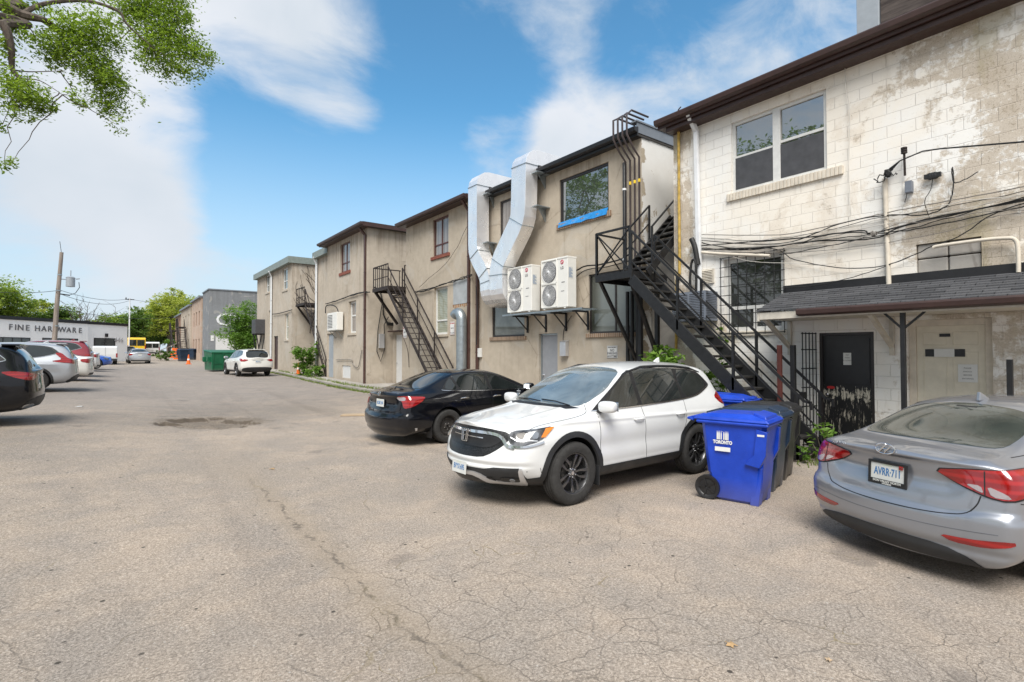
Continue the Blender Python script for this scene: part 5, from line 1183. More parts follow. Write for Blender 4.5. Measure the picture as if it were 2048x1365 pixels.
# ---- shingled canopy over the two doors
cp = thing('canopy', 'dark shingled lean-to canopy over the two doors of the white building', 'canopy')
ya, yb = .6, 5.10; xo = 9.50
th = V((xo, 0, 2.60)); tw = V((XW-.01, 0, 3.02))
m = MB(); nrows = 9
for i in range(nrows):                                           # overlapping courses
    t0, t1 = i/nrows, (i+1)/nrows; a = th.lerp(tw, t0); c = th.lerp(tw, t1); hip = .25
    def yl(t): return yb-(.25*(1-t)) if False else yb-.22+.22*t
    m.prism([(a.x-.01, a.z+.022), (c.x, c.z+.004), (c.x, c.z-.004), (a.x-.01, a.z)], ya, yb-.22*(1-t0)*0-.0, 'y')
m.build('shingles', 'shingle', cp)
m = MB(); m.box((XW-.028, ya, 3.02), (XW-.004, yb+.02, 3.16)); m.build('flashing', 'eave_black', cp)
m = MB(); m.prism([(xo+.02, 2.585), (XW-.005, 2.995), (XW-.005, 2.965), (xo+.05, 2.42), (xo+.02, 2.42)], yb-.05, yb-.01, 'y'); m.build('end_board', 'soffit', cp)
m = MB(); m.box((xo+.015, ya, 2.45), (xo+.045, yb-.055, 2.575)); m.build('fascia', 'soffit', cp)
m = MB(); m.box((xo+.05, ya, 2.46), (XW-.01, yb-.06, 2.475)); m.build('soffit', 'soffit', cp)
m = MB(); m.prism([(xo-.09, 2.60), (xo-.10, 2.57), (xo-.09, 2.50), (xo-.02, 2.475), (xo+.012, 2.475), (xo+.012, 2.60)], ya, 4.35, 'y'); m.build('gutter', 'eave_brown', cp, bevel=.008)
for yy in (yb-.10, 3.30):
    m = MB(); m.bar((XW-.03, yy, 1.95), (xo+.10, yy, 2.47), .07, .07); m.bar((XW-.04, yy, 1.80), (XW-.04, yy, 2.45), .07, .05); m.build('bracket', 'soffit', cp, bevel=.006)
for (x_, yy, top, mt) in ((9.62, 2.86, 2.47, 'iron'), (9.95, 1.72, 1.75, 'iron')):
    m = MB(); m.bar((x_, yy, 0), (x_, yy, top), .065, .065); m.build('post', mt, cp, bevel=.006)
m = MB(); m.bar((9.62, 2.86, 2.2), (9.62, 2.58, 2.46), .03, .03); m.bar((9.62, 2.86, 2.2), (9.62, 3.10, 2.46), .03, .03); m.build('post_brace', 'iron', cp)
# ---- open security gate beside the black door
m = MB()
for i in range(5): m.tube([(XW-.08-.10*i*.9, 4.50+.02*i, .12), (XW-.08-.10*i*.9, 4.50+.02*i, 2.22)], .010, 6)
for zz in (.15, .5, .85, 1.2, 1.55, 1.9, 2.2): m.tube([(XW-.06, 4.50, zz), (XW-.46, 4.59, zz)], .011, 6)
m.box((XW-.50, 4.54, 1.0), (XW-.40, 4.62, 1.12))
T(m, 'security_gate', 'iron', 'black barred security gate standing open beside the peeling black door', 'gate')

# ---- building with the big upstairs window (middle)
X3 = 10.6; Y3a, Y3b = 8.63, 16.25
b3 = thing('building', 'beige rendered building with silver ducts and a large upstairs window', 'building')
h1 = Hx(X3, 1119, 1217, 361, 450); h2 = Hx(X3, 1000, 1033, 404, 492); h3 = Hx(X3, 1177, 1279, 550, 668); h4 = Hx(X3, 984, 1049, 592, 675); h5 = Hx(X3, 1078, 1115, 668, 760); h5 = (h5[0], h5[1], .15, h5[3])
facade(b3, X3, Y3a, Y3b, -.3, 7.28, [h1, h2, h3, h4, h5], 'stucco', back=12, sidemat2='peeling_white')
flat_roof(b3, X3, Y3a, Y3b, 7.28, back=12, over=.28, mat='eave_black', sideover=.03, h=.20, side=False)
m = MB(); m.box((X3-.22, Y3a-.045, 7.34), (X3+12, Y3a-.02, 7.62)); m.box((X3-.26, Y3a-.07, 7.60), (X3+12, Y3a+.12, 7.64)); m.build('parapet_flashing', 'flash_grey', b3)
w_ = window(b3, h1, X3, 'frame_dark', 'window_glass', .06, .07, sill=.16, sillw=.10)
m = MB(); 
zt = h1[2]+.01
P = []
for i in range(9):
    yy = h1[0]+(h1[1]-h1[0])*i/8; P.append((X3-.012-.02*random.random(), yy, zt+.07*(.35+.65*(8-i)/8)+.01)); P.append((X3-.06-.03*random.random(), yy, zt-.12+random.uniform(-.02, .012)))
m.add([(p[0], p[1], p[2]) for p in P], [(2*i, 2*i+1, 2*i+3, 2*i+2) for i in range(8)]); o = m.build('taped_film', 'tarp_blue', w_, fixn=False); md = o.modifiers.new('s', 'SOLIDIFY'); md.thickness = .006
for i, t in enumerate(()): pass
window(b3, h2, X3, 'frame_dark', 'window_curtain', .06, .06)
w_ = window(b3, h3, X3, 'frame_dark', 'window_shop', .06, .05, vb=(.53,), sill=.11, sillw=.08)
window(b3, h4, X3, 'frame_dark', 'window_pale', .06, .06, sill=.12, sillw=.10)
door(b3, h5, X3, 'door_grey', .10, 'galv', hz=1.0, hside=0)
downspout(b3, [(X3-.20, 16.05, 7.30), (X3-.08, 16.05, 7.05), (X3-.08, 16.05, .1)], .11, 'pipe_brown')
# ---- building left of the ducts
X2 = 10.45; Y2a, Y2b = 16.28, 21.75
b2 = thing('building', 'beige rendered building with a brown framed upper window left of the silver ducts', 'building')
h1 = Hx(X2, 866, 897, 441, 515); h2 = Hx(X2, 868, 895, 577, 670)
facade(b2, X2, Y2a, Y2b, -.3, 7.42, [h1, h2], 'stucco', back=12)
flat_roof(b2, X2, Y2a, Y2b, 7.42, back=12, over=.42, mat='eave_brown', sideover=.12, h=.16)
window(b2, h1, X2, 'frame_brown', 'window_curtain', .08, .06, vb=(.5,), hb=((.70,),), sill=.13, sillw=.12, sillmat='brick_sill_red')
window(b2, h2, X2, 'frame_white', 'window_blind', .12, .08, hb=((.70,),), sill=.10, sillmat='stucco')
a, c = PX(907, 563, X2), PX(936, 606, X2); MB().box((X2-.012, c.y, c.z), (X2-.002, a.y, a.z)).build('patched_vent', 'grey_patch', b2)
m = MB()
for i in range(9): yy = c.y+(a.y-c.y)*i/8; m.box((X2-.0035, yy-.03, c.z-.06-random.random()*.22), (X2-.0015, yy+.03, c.z-.003))
m.build('rust_stain', 'rust', b2)
downspout(b2, [(X2-.35, 16.45, 7.42), (X2-.07, 16.42, 7.05), (X2-.07, 16.42, .3)], .10, 'pipe_brown')
# ---- tan building with the small unit and vents
X1 = 9.8; Y1a, Y1b = 24.6, 30.6
b1 = thing('building', 'tan corner building with quoins and a brown downspout behind the traffic cone', 'building')
h1 = Hx(X1, 681, 700, 490, 547); h2 = Hx(X1, 697, 712, 604, 667); h3 = Hx(X1, 654, 667, 668, 753); h3 = (h3[0], h3[1], ground(X1, 29.5)+.16, h3[3]); h4 = Hx(X1, 684, 701, 731, 758); h4 = (h4[0], h4[1], max(h4[2], .5), h4[3])
facade(b1, X1, Y1a, Y1b, -.3, 7.9, [h1, h2, h3, h4], 'stucco_warm', back=11)
flat_roof(b1, X1, Y1a, Y1b, 7.9, back=11, over=.45, mat='eave_brown', sideover=.32, h=.18)
window(b1, h1, X1, 'frame_brown', 'window_curtain', .10, .07, vb=(.5,), hb=((.68,),), sill=.16, sillw=.12, sillmat='brick_sill_red')
window(b1, h2, X1, 'frame_white', 'window_curtain', .16, .10, vb=(), hb=((.45,),), sill=.12, sillmat='stucco_warm')
door(b1, h3, X1, 'door_steel', .10, 'stucco_warm', hz=1.0)
MB().box((X1+.04, h4[0], h4[2]), (X1+.06, h4[1], h4[3])).build('access_panel', 'door_white', b1)
downspout(b1, [(X1-.30, 24.95, 7.9), (X1-.06, 24.80, 7.55), (X1-.06, 24.80, .3)], .13, 'pipe_brown')
m = MB()
for i in range(14): zz = 4.0+i*.27; m.box((11.45, Y1a-.012, zz), (11.45+(.38 if i % 2 else .20), Y1a-.003, zz+.262))
m.box((11.83, Y1a-.008, 3.7), (20.7, Y1a-.002, 7.88), 1); m.build('quoins', ['stucco_warm', 'render_white'], b1)
# infill between the two, with the white door
bi = thing('building', 'low tan infill wall with a white door behind the iron staircase', 'building')
hd = (23.5, 24.3, .32, 2.75)
facade(bi, 11.1, Y2b+.02, Y1a-.02, -.3, 4.62, [hd], 'stucco_warm', back=5); door(bi, hd, 11.1, 'door_white', .06, 'stucco_warm')
MB().box((11.0, Y2b+.03, 4.625), (16, Y1a-.03, 4.67)).build('roof', 'roof_felt', bi)
MB().box((10.8, 23.3, 2.84), (11.098, 24.5, 2.90)).build('door_hood', 'eave_brown', bi)
# infill behind the black staircase
bj = thing('building', 'narrow dirty infill wall behind the black staircase', 'building')
facade(bj, 10.95, 7.70, 8.61, -.3, 4.55, [], 'concrete', back=5); MB().box((10.9, 7.71, 4.555), (15.9, 8.60, 4.60)).build('roof', 'wood_black', bj)
# ---- far tan pair of buildings
X0 = 9.7; Y0a, Y0b = 37.75, 48.6; gz = ground(9.7, 40)
b0 = thing('building', 'far tan building with pale green fascia and a white downspout between two upper windows', 'building')
h1 = Hx(X0, 565.5, 575.5, 539, 581); h2 = Hx(X0, 532, 539, 552, 586); h3 = Hx(X0, 570, 577, 629, 680); h4 = Hx(X0, 537.5, 542, 622, 672); h5 = Hx(X0, 547.5, 556, 673, 733); h5 = (h5[0], h5[1], gz+.15, h5[3]); h6 = Hx(X0, 561, 569, 720, 744)
facade(b0, X0, Y0a, Y0b, -.3, 7.95, [h1, h2, h3, h4, h5], 'stucco_warm', back=11)
flat_roof(b0, X0, Y0a, Y0b, 7.95, back=11, over=.35, mat='eave_green', sideover=.12, h=.42, gutter=False)
window(b0, h1, X0, 'frame_white', 'window_pale', .10, .08, hb=((.6,),), sill=.15, sillmat='stucco_warm'); window(b0, h2, X0, 'frame_white', 'window_pale', .10, .08, hb=((.6,),), sill=.15, sillmat='stucco_warm')
window(b0, h3, X0, 'frame_white', 'window_blind', .12, .08, hb=((.5,),), sill=.12, sillmat='stucco_warm'); window(b0, h4, X0, 'frame_white', 'window_dark', .12, .06, hb=((.5,),))
door(b0, h5, X0, 'eave_brown', .10, 'frame_dark'); 
pp = PX(545, 600, X0); downspout(b0, [(X0-.30, pp.y-.1, 8.0), (X0-.1, pp.y, 7.6), (X0-.1, pp.y, gz+.1)], .22, 'pipe_white')
MB().box((X0+.3, pp.y-.3, 8.3), (X0+1.2, pp.y+1.0, 8.75)).build('chimney', 'flash_grey', b0)
m = MB(); random.seed(5)                                          # bare climber on the gable
def climb(p, d, n, r_):
    P = [V(p)]
    for i in range(n):
        d = (d+V((random.uniform(-.35, .35), 0, random.uniform(-.1, .25)))).normalized(); P.append(P[-1]+d*.35)
    P = [q for q in P if 9.75 < q.x < 12.4 and q.z < 7.85]
    if len(P) > 1: m.tube(P, r_, 5)
    return P, d
Pm, dm = climb((10.9, Y0a-.02, 3.2), V((.05, 0, 1)), 9, .028)
for q in Pm[3:]:
    for s_ in (-1, 1):
        A, d2 = climb(q, V((s_, 0, .7)), 5, .014)
        for q2 in A[2::2]: climb(q2, V((s_*.3, 0, 1)), 3, .009)
T(m, 'climbing_vine', 'bark', 'bare climbing vine spread over the gable of the far tan building', 'vine')
b9 = thing('building', 'sliver of tan building with a pale green eave and white downspout between the tan buildings', 'building')
facade(b9, 10.05, 30.62, 33.4, -.3, 7.6, [], 'stucco_warm', back=9); flat_roof(b9, 10.05, 30.62, 33.4, 7.6, back=9, over=.35, mat='eave_green', sideover=0, h=.36, gutter=False)
downspout(b9, [(9.75, 33.2, 7.7), (9.95, 33.2, 7.3), (9.95, 33.2, .4)], .16, 'pipe_white')
# ---- far buildings
by = thing('building', 'grey rendered building with a blank side wall and pale garage door', 'building')
gy = 66; gz2 = ground(9, gy)
m = MB(); hgA, hgB = 9.0, 13.6
for (x0, x1, z0, z1) in ((8.35, hgA, gz2-.4, 7.9+gz2), (hgB, 17, gz2-.4, 7.9+gz2), (hgA, hgB, gz2+3.0, 7.9+gz2)): m.quad((x0, gy, z0), (x1, gy, z0), (x1, gy, z1), (x0, gy, z1))
m.box((8.35, gy+.02, gz2-.4), (17, gy+5, 7.9+gz2)); m.build('wall', 'render_grey', by)
MB().box((hgA+.02, gy-.004, gz2+.02), (hgB-.02, gy+.015, gz2+2.98)).build('garage_door', 'door_white', by)
MB().box((8.25, gy-.08, 7.9+gz2), (17, gy+5, 8.02+gz2)).build('coping', 'flash_grey', by)
t = text_obj('lettering', 'Cir', 1.9, 'pipe_white', by, frameM((8.95, gy-.03, gz2+4.6), (1, 0, 0), (0, -1, 0)), ext=.03, align='LEFT', sx=1.25)
MB().box((8.55, gy-.03, gz2+2.3), (8.85, gy-.004, gz2+2.9)).build('notice', 'sign_white', by)
specs = [('stucco_pink', 71.2, 80, 7.4, 8.2, 'pinkish rendered building joined to the left of the grey building', 'frame_brown'),
         ('stucco_warm', 80.1, 92, 6.9, 8.05, 'pale rendered building with a wooden balcony in the far terrace', 'frame_white'),
         ('brick_far', 92.1, 104, 6.4, 8.3, 'brick building with a fire escape at the far end of the terrace', 'frame_dark')]
g = NG('brick_far'); p = g.pos(); g.col(g.mix(g.mr(g.noise(p, 1.2, 5), .35, .65), (.20, .10, .07), (.34, .24, .17))); g.rough(.9)
for mt, ya_, yb_, hh, xx, lb, fr in specs:
    bb = thing('building', lb, 'building'); zg_ = ground(xx, ya_); L_ = yb_-ya_
    hs = [(ya_+L_*f, ya_+L_*f+1.1, zg_+z0, zg_+z1) for f in (.12, .42, .70) for z0, z1 in ((.9, 2.6), (4.2, 5.9))]
    facade(bb, xx, ya_, yb_, -.3, zg_+hh, hs, mt, back=8); flat_roof(bb, xx, ya_, yb_, zg_+hh, back=8, over=.3, mat='flash_grey', sideover=.05, h=.2, gutter=False)
    for h_ in hs: window(bb, h_, xx, fr, 'window_dark', .12, .08, hb=((.5,),))
# ---- long white building at the left
A_ = V((1.28, 71.4, 0)); dr = V((-.70, -.714, 0)).normalized(); nr = V((dr.y*-1, dr.x, 0))*-1     # wall runs from its right corner towards the near left
wl = thing('building', 'long low white commercial building with black trim and raised black lettering', 'building')
zb = .8; 
def WP(s_, z, o=0): q = A_+dr*s_+wn*o; return (q.x, q.y, z)
wn = V((-dr.y, dr.x, 0)); 
if (V((0, 0, 0))-A_).dot(wn) < 0: wn = -wn
def u2s(u):                                  # where the sight line through column u meets the wall
    d = ray(u, 700); d = V((d.x, d.y, 0)); M_ = Matrix(((d.x, -dr.x), (d.y, -dr.y))); r_ = M_.inverted() @ V((A_.x, A_.y)); return r_[1], r_[0]
def uvz(u, v): s_, t = u2s(u); return s_, CH+ray(u, v).z*t
def wbox(m, s0, s1, z0, z1, o0, o1, mi=0):
    P = [WP(s_, z, o) for z in (z0, z1) for s_, o in ((s0, o0), (s1, o0), (s1, o1), (s0, o1))]; m.add(P, [(3, 2, 1, 0), (4, 5, 6, 7), (0, 1, 5, 4), (1, 2, 6, 5), (2, 3, 7, 6), (3, 0, 4, 7)], mi)
zt1 = uvz(215, 646)[1]; st = uvz(171, 644)[0]; zt2 = uvz(100, 639)[1]
m = MB(); zt1 -= .25; zt2 -= .25; wbox(m, 0, st, zb-1, zt1, 0, -12); wbox(m, st, 46, zb-1, zt2, .25, -12); m.build('wall', 'render_white', wl)
m = MB(); wbox(m, -.05, st-.02, zt1, zt1+.28, .08, -12); wbox(m, st, 46, zt2, zt2+.30, .33, -12); m.build('coping', 'eave_black', wl)
for u0, u1, v0, v1, o in ((187, 230, 676, 733, 0), (79, 151, 676, 690, .25), (-20, 55, 674, 688, .25)):
    s1, z1_ = uvz(u0, v0); s0, _ = uvz(u1, v0); z0_ = uvz(u0, v1)[1]; z0_ = max(z0_, zb-.2)
    if o: z0_ = z1_-1.3
    m = MB(); wbox(m, s0, s1, z0_, z1_, o+.012, o+.03, 0); f = m.build('window', 'frame_dark', wl); m = MB(); wbox(m, s0+.08, s1-.08, z0_+.08, z1_-.08, o+.031, o+.035)
    m.build('pane', 'window_dark', f)
    m = MB(); k = 4 if o else 2
    for i in range(1, k): ss = s0+(s1-s0)*i/k; wbox(m, ss-.04, ss+.04, z0_+.08, z1_-.08, o+.036, o+.05)
    m.build('mullion', 'frame_dark', f)
for ch, u in zip('FINEHARDWARE', (15, 25, 35, 49, 69, 82, 94, 107, 119, 132, 143, 155)):
    s_, z_ = uvz(u, 655+(u-15)*.05); text_obj('letter', ch, .72, 'ink_grey', wl, frameM(WP(s_, z_, .27), -dr, wn), ext=.03, sx=1.0, bold=.002)
s_, z_ = uvz(237, 681); text_obj('lettering', '446', .7, 'satin', wl, frameM(WP(s_, z_, .02), -dr, wn), ext=.03, sx=1.1)
s_, z_ = uvz(211, 671); m = MB(); wbox(m, s_-.10, s_+.10, z_-.18, z_+.18, .01, .2); m.build('wall_lamp', 'eave_black', wl)
# ------------------------------------------------------------------ iron staircases
def stair(root, X0, X1, yt, zt, yb, zb, n, mat, tread, sd=.20, tw=.045, sides=(0, 1), rails=(.98, .62, .30), posts=3, treadmat=None, hook=True, post_w=.045, tilt=0):
    """flight running along y between x = X0 and x = X1"""
    up = V((0, yb-yt, zb-zt)); L_ = up.length
    for x in (X0, X1):
        m = MB(); m.bar((x, yt, zt-.10), (x, yb, zb-.02), tw, sd, up=(0, 0, 1)); 
        m.build('stringer', mat, root, bevel=.004)
    for i in range(n):
        t = (i+.5)/n; y = yt+(yb-yt)*t; z = zt+(zb-zt)*t-.08; a = random.uniform(-tilt, tilt)
        m = MB(); m.bar((X0+tw*.6, y+a, z), (X1-tw*.6, y, z+a*.5), tread[0], tread[1]); m.build('tread', treadmat or mat, root, bevel=.006)
    for si in sides:
        x = (X0, X1)[si]
        m = MB()
        for h in rails:
            a, b_ = V((x, yt, zt+h)), V((x, yb, zb+h)); w_ = .042 if h == rails[0] else .026
            if h == rails[0] and hook: b_ = V((x, yb-.05, zb+h-.05)); m.bar(b_, b_+V((0, -.10, -.02)), w_, w_); m.bar(b_+V((0, -.10, .0)), b_+V((0, -.12, -.14)), w_, w_)
            m.bar(a, b_, w_, w_)
        for k in range(posts+1):
            t = k/posts if k < posts else .985; y = yt+(yb-yt)*t; z = zt+(zb-zt)*t; m.bar((x, y, z-.12), (x, y, z+rails[0]), post_w, post_w, up=(0, 1, 0))
        m.build('handrail', mat, root)
def grate(root, x0, x1, y0, y1, z, mat, name='landing'):
    m = MB(); m.box((x0, y0, z-.05), (x1, y1, z-.012)); 
    for a, b_ in (((x0, y0), (x1, y0)), ((x1, y0), (x1, y1)), ((x1, y1), (x0, y1)), ((x0, y1), (x0, y0))): m.bar((*a, z-.08), (*b_, z-.08), .05, .16)
    return m.build(name, mat, root, bevel=.004)
# the black staircase beside the white building
s1 = thing('staircase', 'black iron staircase with wooden treads climbing beside the white block building', 'staircase')
XA, XB = 9.28, 10.12
stair(s1, XA, XB, 7.86, 3.60, 4.22, .10, 17, 'iron', (.26, .045), sd=.24, treadmat='wood_black', tilt=.02, posts=3)
grate(s1, XA, 10.56, 7.88, 8.95, 3.69, 'iron')
m = MB()
for (x, y) in ((XA, 8.93), (XA, 7.90), (10.3, 8.93), (XA+.01, 8.93)): m.bar((x, y, 3.6), (x, y, 4.70), .045, .045, up=(0, 1, 0))
m.bar((XA, 8.93, 4.69), (XA, 7.90, 4.69), .045, .045); m.bar((XA, 8.93, 4.69), (10.3, 8.93, 4.69), .04, .04)
m.bar((XA, 8.93, 4.68), (XA, 7.90, 3.72), .025, .025); m.bar((XA, 8.93, 3.72), (XA, 7.90, 4.68), .025, .025); m.bar((XA, 8.93, 4.68), (10.3, 8.93, 3.72), .025, .025); m.bar((XA, 8.93, 3.72), (10.3, 8.93, 4.68), .025, .025)
m.build('landing_railing', 'iron', s1)
m = MB(); m.bar((XA, 8.85, 3.6), (10.55, 8.75, 1.6), .07, .07); m.bar((XA+.02, 7.9, 3.5), (10.55, 7.95, 1.3), .08, .08); m.bar((10.3, 7.95, 3.6), (10.3, 7.95, .0), .09, .09, up=(0, 1, 0)); m.bar((10.3, 8.45, 3.6), (10.3, 8.45, .0), .09, .09, up=(0, 1, 0))
m.build('support_leg', 'iron', s1)
for y in (7.76, 8.48):
    m = MB(); m.bar((9.72, y, 3.66), (11.6, y, 5.35), .04, .18); m.build('stringer', 'iron', s1, bevel=.004)
for i in range(9):
    t = (i+.6)/9; m = MB(); z = 3.66+1.69*t+.03; x = 9.72+1.88*t; m.box((x-.13, 7.78, z-.03), (x+.13, 8.46, z+.02)); m.build('tread', 'wood_black', s1, bevel=.01)
for y in (7.74, 8.52):
    m = MB(); m.bar((9.86, y, 3.75), (9.86, y, 4.75), .04, .04, up=(0, 1, 0)); m.bar((10.75, y, 4.5), (10.75, y, 5.55), .04, .04, up=(0, 1, 0)); m.bar((9.86, y, 4.74), (10.75, y, 5.54), .035, .035); m.bar((9.86, y, 4.30), (10.75, y, 5.10), .025, .025); m.build('handrail', 'iron', s1)
# middle and far fire stairs
s2 = thing('staircase', 'rusty dark fire escape between the tan corner building and the beige building', 'staircase')
stair(s2, 9.62, 10.30, 21.8, 4.66, 17.35, .30, 19, 'iron_rust', (.20, .025), sd=.14, posts=3, rails=(.95, .5))
grate(s2, 9.62, 11.1, 21.8, 23.5, 4.78, 'iron_rust')
m = MB()
for i in range(8): y = 21.85+1.6*i/7; m.bar((9.64, y, 4.7), (9.64, y, 5.75), .028, .028, up=(0, 1, 0))
for i in range(4): x = 9.64+1.3*i/3; m.bar((x, 23.48, 4.7), (x, 23.48, 5.75), .03, .03, up=(0, 1, 0))
m.bar((9.64, 21.85, 5.75), (9.64, 23.48, 5.75), .045, .045); m.bar((9.64, 23.48, 5.75), (11, 23.48, 5.75), .045, .045); m.bar((9.64, 21.85, 5.2), (9.64, 23.48, 5.2), .03, .03)
m.bar((10.42, 21.82, 4.7), (10.42, 21.82, 5.75), .045, .045, up=(0, 1, 0)); m.bar((11.0, 21.82, 5.75), (10.42, 21.82, 5.75), .04, .04)
m.build('landing_railing', 'iron_rust', s2)
m = MB(); m.bar((9.66, 23.3, 4.62), (10.9, 23.6, 3.2), .10, .10); m.bar((9.66, 22.0, 4.62), (10.9, 21.9, 3.2), .08, .08); m.build('support_leg', 'iron_rust', s2)
s3 = thing('staircase', 'narrow dark fire escape against the gable of the far tan building', 'staircase')
stair(s3, 9.95, 10.65, 35.5, 5.0, 31.2, .5, 20, 'iron_rust', (.20, .025), sd=.14, posts=3, rails=(.95, .5))
grate(s3, 9.9, 11.4, 35.5, 37.5, 5.08, 'iron_rust')
m = MB()
for i in range(6): y = 35.55+1.9*i/5; m.bar((9.92, y, 5), (9.92, y, 6.1), .03, .03, up=(0, 1, 0))
m.bar((9.92, 35.55, 6.1), (9.92, 37.45, 6.1), .05, .05); m.bar((9.92, 35.55, 5.5), (9.92, 37.45, 5.5), .03, .03)
for i in range(4): x = 10.75+.6*i/3; m.bar((x, 35.52, 5), (x, 35.52, 6.1), .03, .03, up=(0, 1, 0))
m.bar((10.75, 35.52, 6.1), (11.35, 35.52, 6.1), .05, .05)
m.build('landing_railing', 'iron_rust', s3); m = MB(); m.bar((9.95, 37.3, 4.95), (11.0, 37.5, 3.6), .10, .10); m.build('support_leg', 'iron_rust', s3)
MB().box((11.3, 35.0, 2.9), (11.6, 35.6, 3.0))
# fire stairs on the far terrace
for k, (x, y, z, lb) in enumerate(((7.6, 84, 5.3, 'dark fire escape on the pale building of the far terrace'), (7.6, 95, 5.2, 'dark fire escape on the brick building at the far end'))):
    sx = thing('staircase', lb, 'staircase', group=None); zg_ = ground(x, y)
    stair(sx, x-.6, x+.1, y, z, y-5, zg_, 14, 'iron_rust', (.25, .05), sd=.2, posts=3, rails=(1.0, .5), post_w=.08, hook=False); grate(sx, x-.6, x+.3, y, y+3, z, 'iron_rust')
    m = MB()
    for i in range(5): m.bar((x-.6, y+3*i/4, z), (x-.6, y+3*i/4, z+1.1), .06, .06, up=(0, 1, 0))
    m.bar((x-.6, y, z+1.1), (x-.6, y+3, z+1.1), .08, .08); m.bar((x-.5, y+1.5, z), (x-.5, y+1.5, zg_), .14, .14, up=(0, 1, 0)); m.build('landing_railing', 'iron_rust', sx)

# ------------------------------------------------------------------ silver ducts
def duct(name, label, X, pts, w_, d, top='over', mat='foil', seams=True, endcap=None, brackets=()):
    """rectangular duct swept in the plane of the facade; pts: photograph points of its centre line"""
    root = thing(name, label, 'duct', group='silver ducts')
    C = [PX(u, v, X) for u, v in pts]; P = []
    for i, c in enumerate(C):                                   # round the bends
        if 0 < i < len(C)-1:
            a = c.lerp(C[i-1], min(.45, .32/(c-C[i-1]).length)); b_ = c.lerp(C[i+1], min(.45, .32/(c-C[i+1]).length))
            P += [a.lerp(c, t).lerp(c.lerp(b_, t), t) for t in (0, .33, .66, 1)]
        else: P.append(c)
    if endcap == 'in':                                          # bottom curls back into the wall
        e = P[-1]; P = P
    S_ = []; k = len(P)
    for i, c in enumerate(P):
        t = (P[min(i+1, k-1)]-P[max(i-1, 0)]).normalized(); n = V((0, -t.z, t.y)).normalized(); 
        if n.y > 0: n = -n
        S_.append([c+n*w_/2+V((-d/2, 0, 0)), c-n*w_/2+V((-d/2, 0, 0)), c-n*w_/2+V((d/2, 0, 0)), c+n*w_/2+V((d/2, 0, 0))])
    c0 = P[0]                                                   # head: turns over the roof
    head = []
    for a in (0, 22, 45, 67, 90):
        r_ = d*.5; cx = X+d/2+.02; base = c0+V((0, 0, 0)); zc = c0.z
        sa, ca = math.sin(R(a)), math.cos(R(a))
        o_ = V((cx-(d+.02)*ca, 0, zc+(d+.02)*sa)); i_ = V((cx-.02*ca, 0, zc+.02*sa))
        head.append([V((o_.x, c0.y-w_/2, o_.z)), V((o_.x, c0.y+w_/2, o_.z)), V((i_.x, c0.y+w_/2, i_.z)), V((i_.x, c0.y-w_/2, i_.z))])
    L_ = 2.2; last = head[-1]; head.append([q+V((L_, 0, 0)) for q in last])
    head = head[::-1]
    foot = []
    if endcap == 'in':
        e = S_[-1]; 
        for a in (20, 40, 60, 80, 90):
            sa, ca = math.sin(R(a)), math.cos(R(a)); cx = X+d/2+.03; zc = P[-1].z
            o_ = V((cx-(d+.03)*ca, 0, zc-(d+.03)*sa)); i_ = V((cx-.03*ca, 0, zc-.03*sa)); yy = P[-1].y
            foot.append([V((o_.x, yy-w_/2, o_.z)), V((o_.x, yy+w_/2, o_.z)), V((i_.x, yy+w_/2, i_.z)), V((i_.x, yy-w_/2, i_.z))])
        foot.append([q+V((.5, 0, 0)) for q in foot[-1]])
    A = head+S_+foot; vs = [q for s_ in A for q in s_]; F = [(0, 1, 2, 3), tuple(4*(len(A)-1)+j for j in (3, 2, 1, 0))]
    for i in range(len(A)-1):
        for j in range(4): F.append((4*i+j, 4*i+(j+1) % 4, 4*i+4+(j+1) % 4, 4*i+4+j))
    mb = MB(); mb.add(vs, F); o = mb.build('duct_body', mat, root, bevel=.03)
    m = MB()
    for i in (0, 3, 6, len(S_)-2):
        if i < 0 or i >= len(S_)-1: continue
        q = S_[i]; cc = sum(q, V((0, 0, 0)))/4
        R_ = [p+(p-cc).normalized()*.012 for p in q]
        for a, b_ in zip(R_, R_[1:]+R_[:1]): m.bar(a, b_, .02, .02)
    m.build('duct_seam', 'galv', root)
    for (u, v) in brackets:
        p = PX(u, v, X); m = MB(); m.prism([(X+d/2-.02, p.z), (10.59, p.z), (10.59, p.z-.42)], p.y-w_/2-.02, p.y-w_/2-.05, 'y'); m.prism([(X-.0, p.z-.0), (10.59, p.z-.0), (10.59, p.z-.03), (X, p.z-.03)], p.y-w_/2-.25, p.y-w_/2, 'y'); m.build('bracket', 'galv', root)
    return root
duct('air_duct', 'left silver duct, lower at the roof, narrowing beside the brown downspout', 10.16, [(957, 376), (957, 508), (981, 553), (982, 582)], .55, .50, endcap='in', brackets=((957, 392), (957, 488)))
duct('air_duct', 'right silver duct, tallest above the roof, bending behind the cream outdoor units', 10.08, [(1049, 335), (1047, 440), (1003, 532), (1003, 580)], .72, .46, endcap='in', brackets=((1049, 352), (1049, 418)))
# galvanised vent pipe on the beige wall
m = MB(); p = PX(923, 640, 10.15); m.tube([(10.15, p.y, .1), (10.15, p.y, p.z)]+[(10.15, p.y+.27-.27*math.cos(R(a)), p.z+.27*math.sin(R(a))) for a in (20, 45, 70, 90, 115, 140)], .19, 20)
for zz in (1.0, 1.9, 2.8): m.tube([(10.15, p.y, zz-.012), (10.15, p.y, zz+.012)], .197, 20)
T(m, 'vent_pipe', 'galv', 'galvanised vent pipe with a hooked top against the beige wall', 'vent pipe')

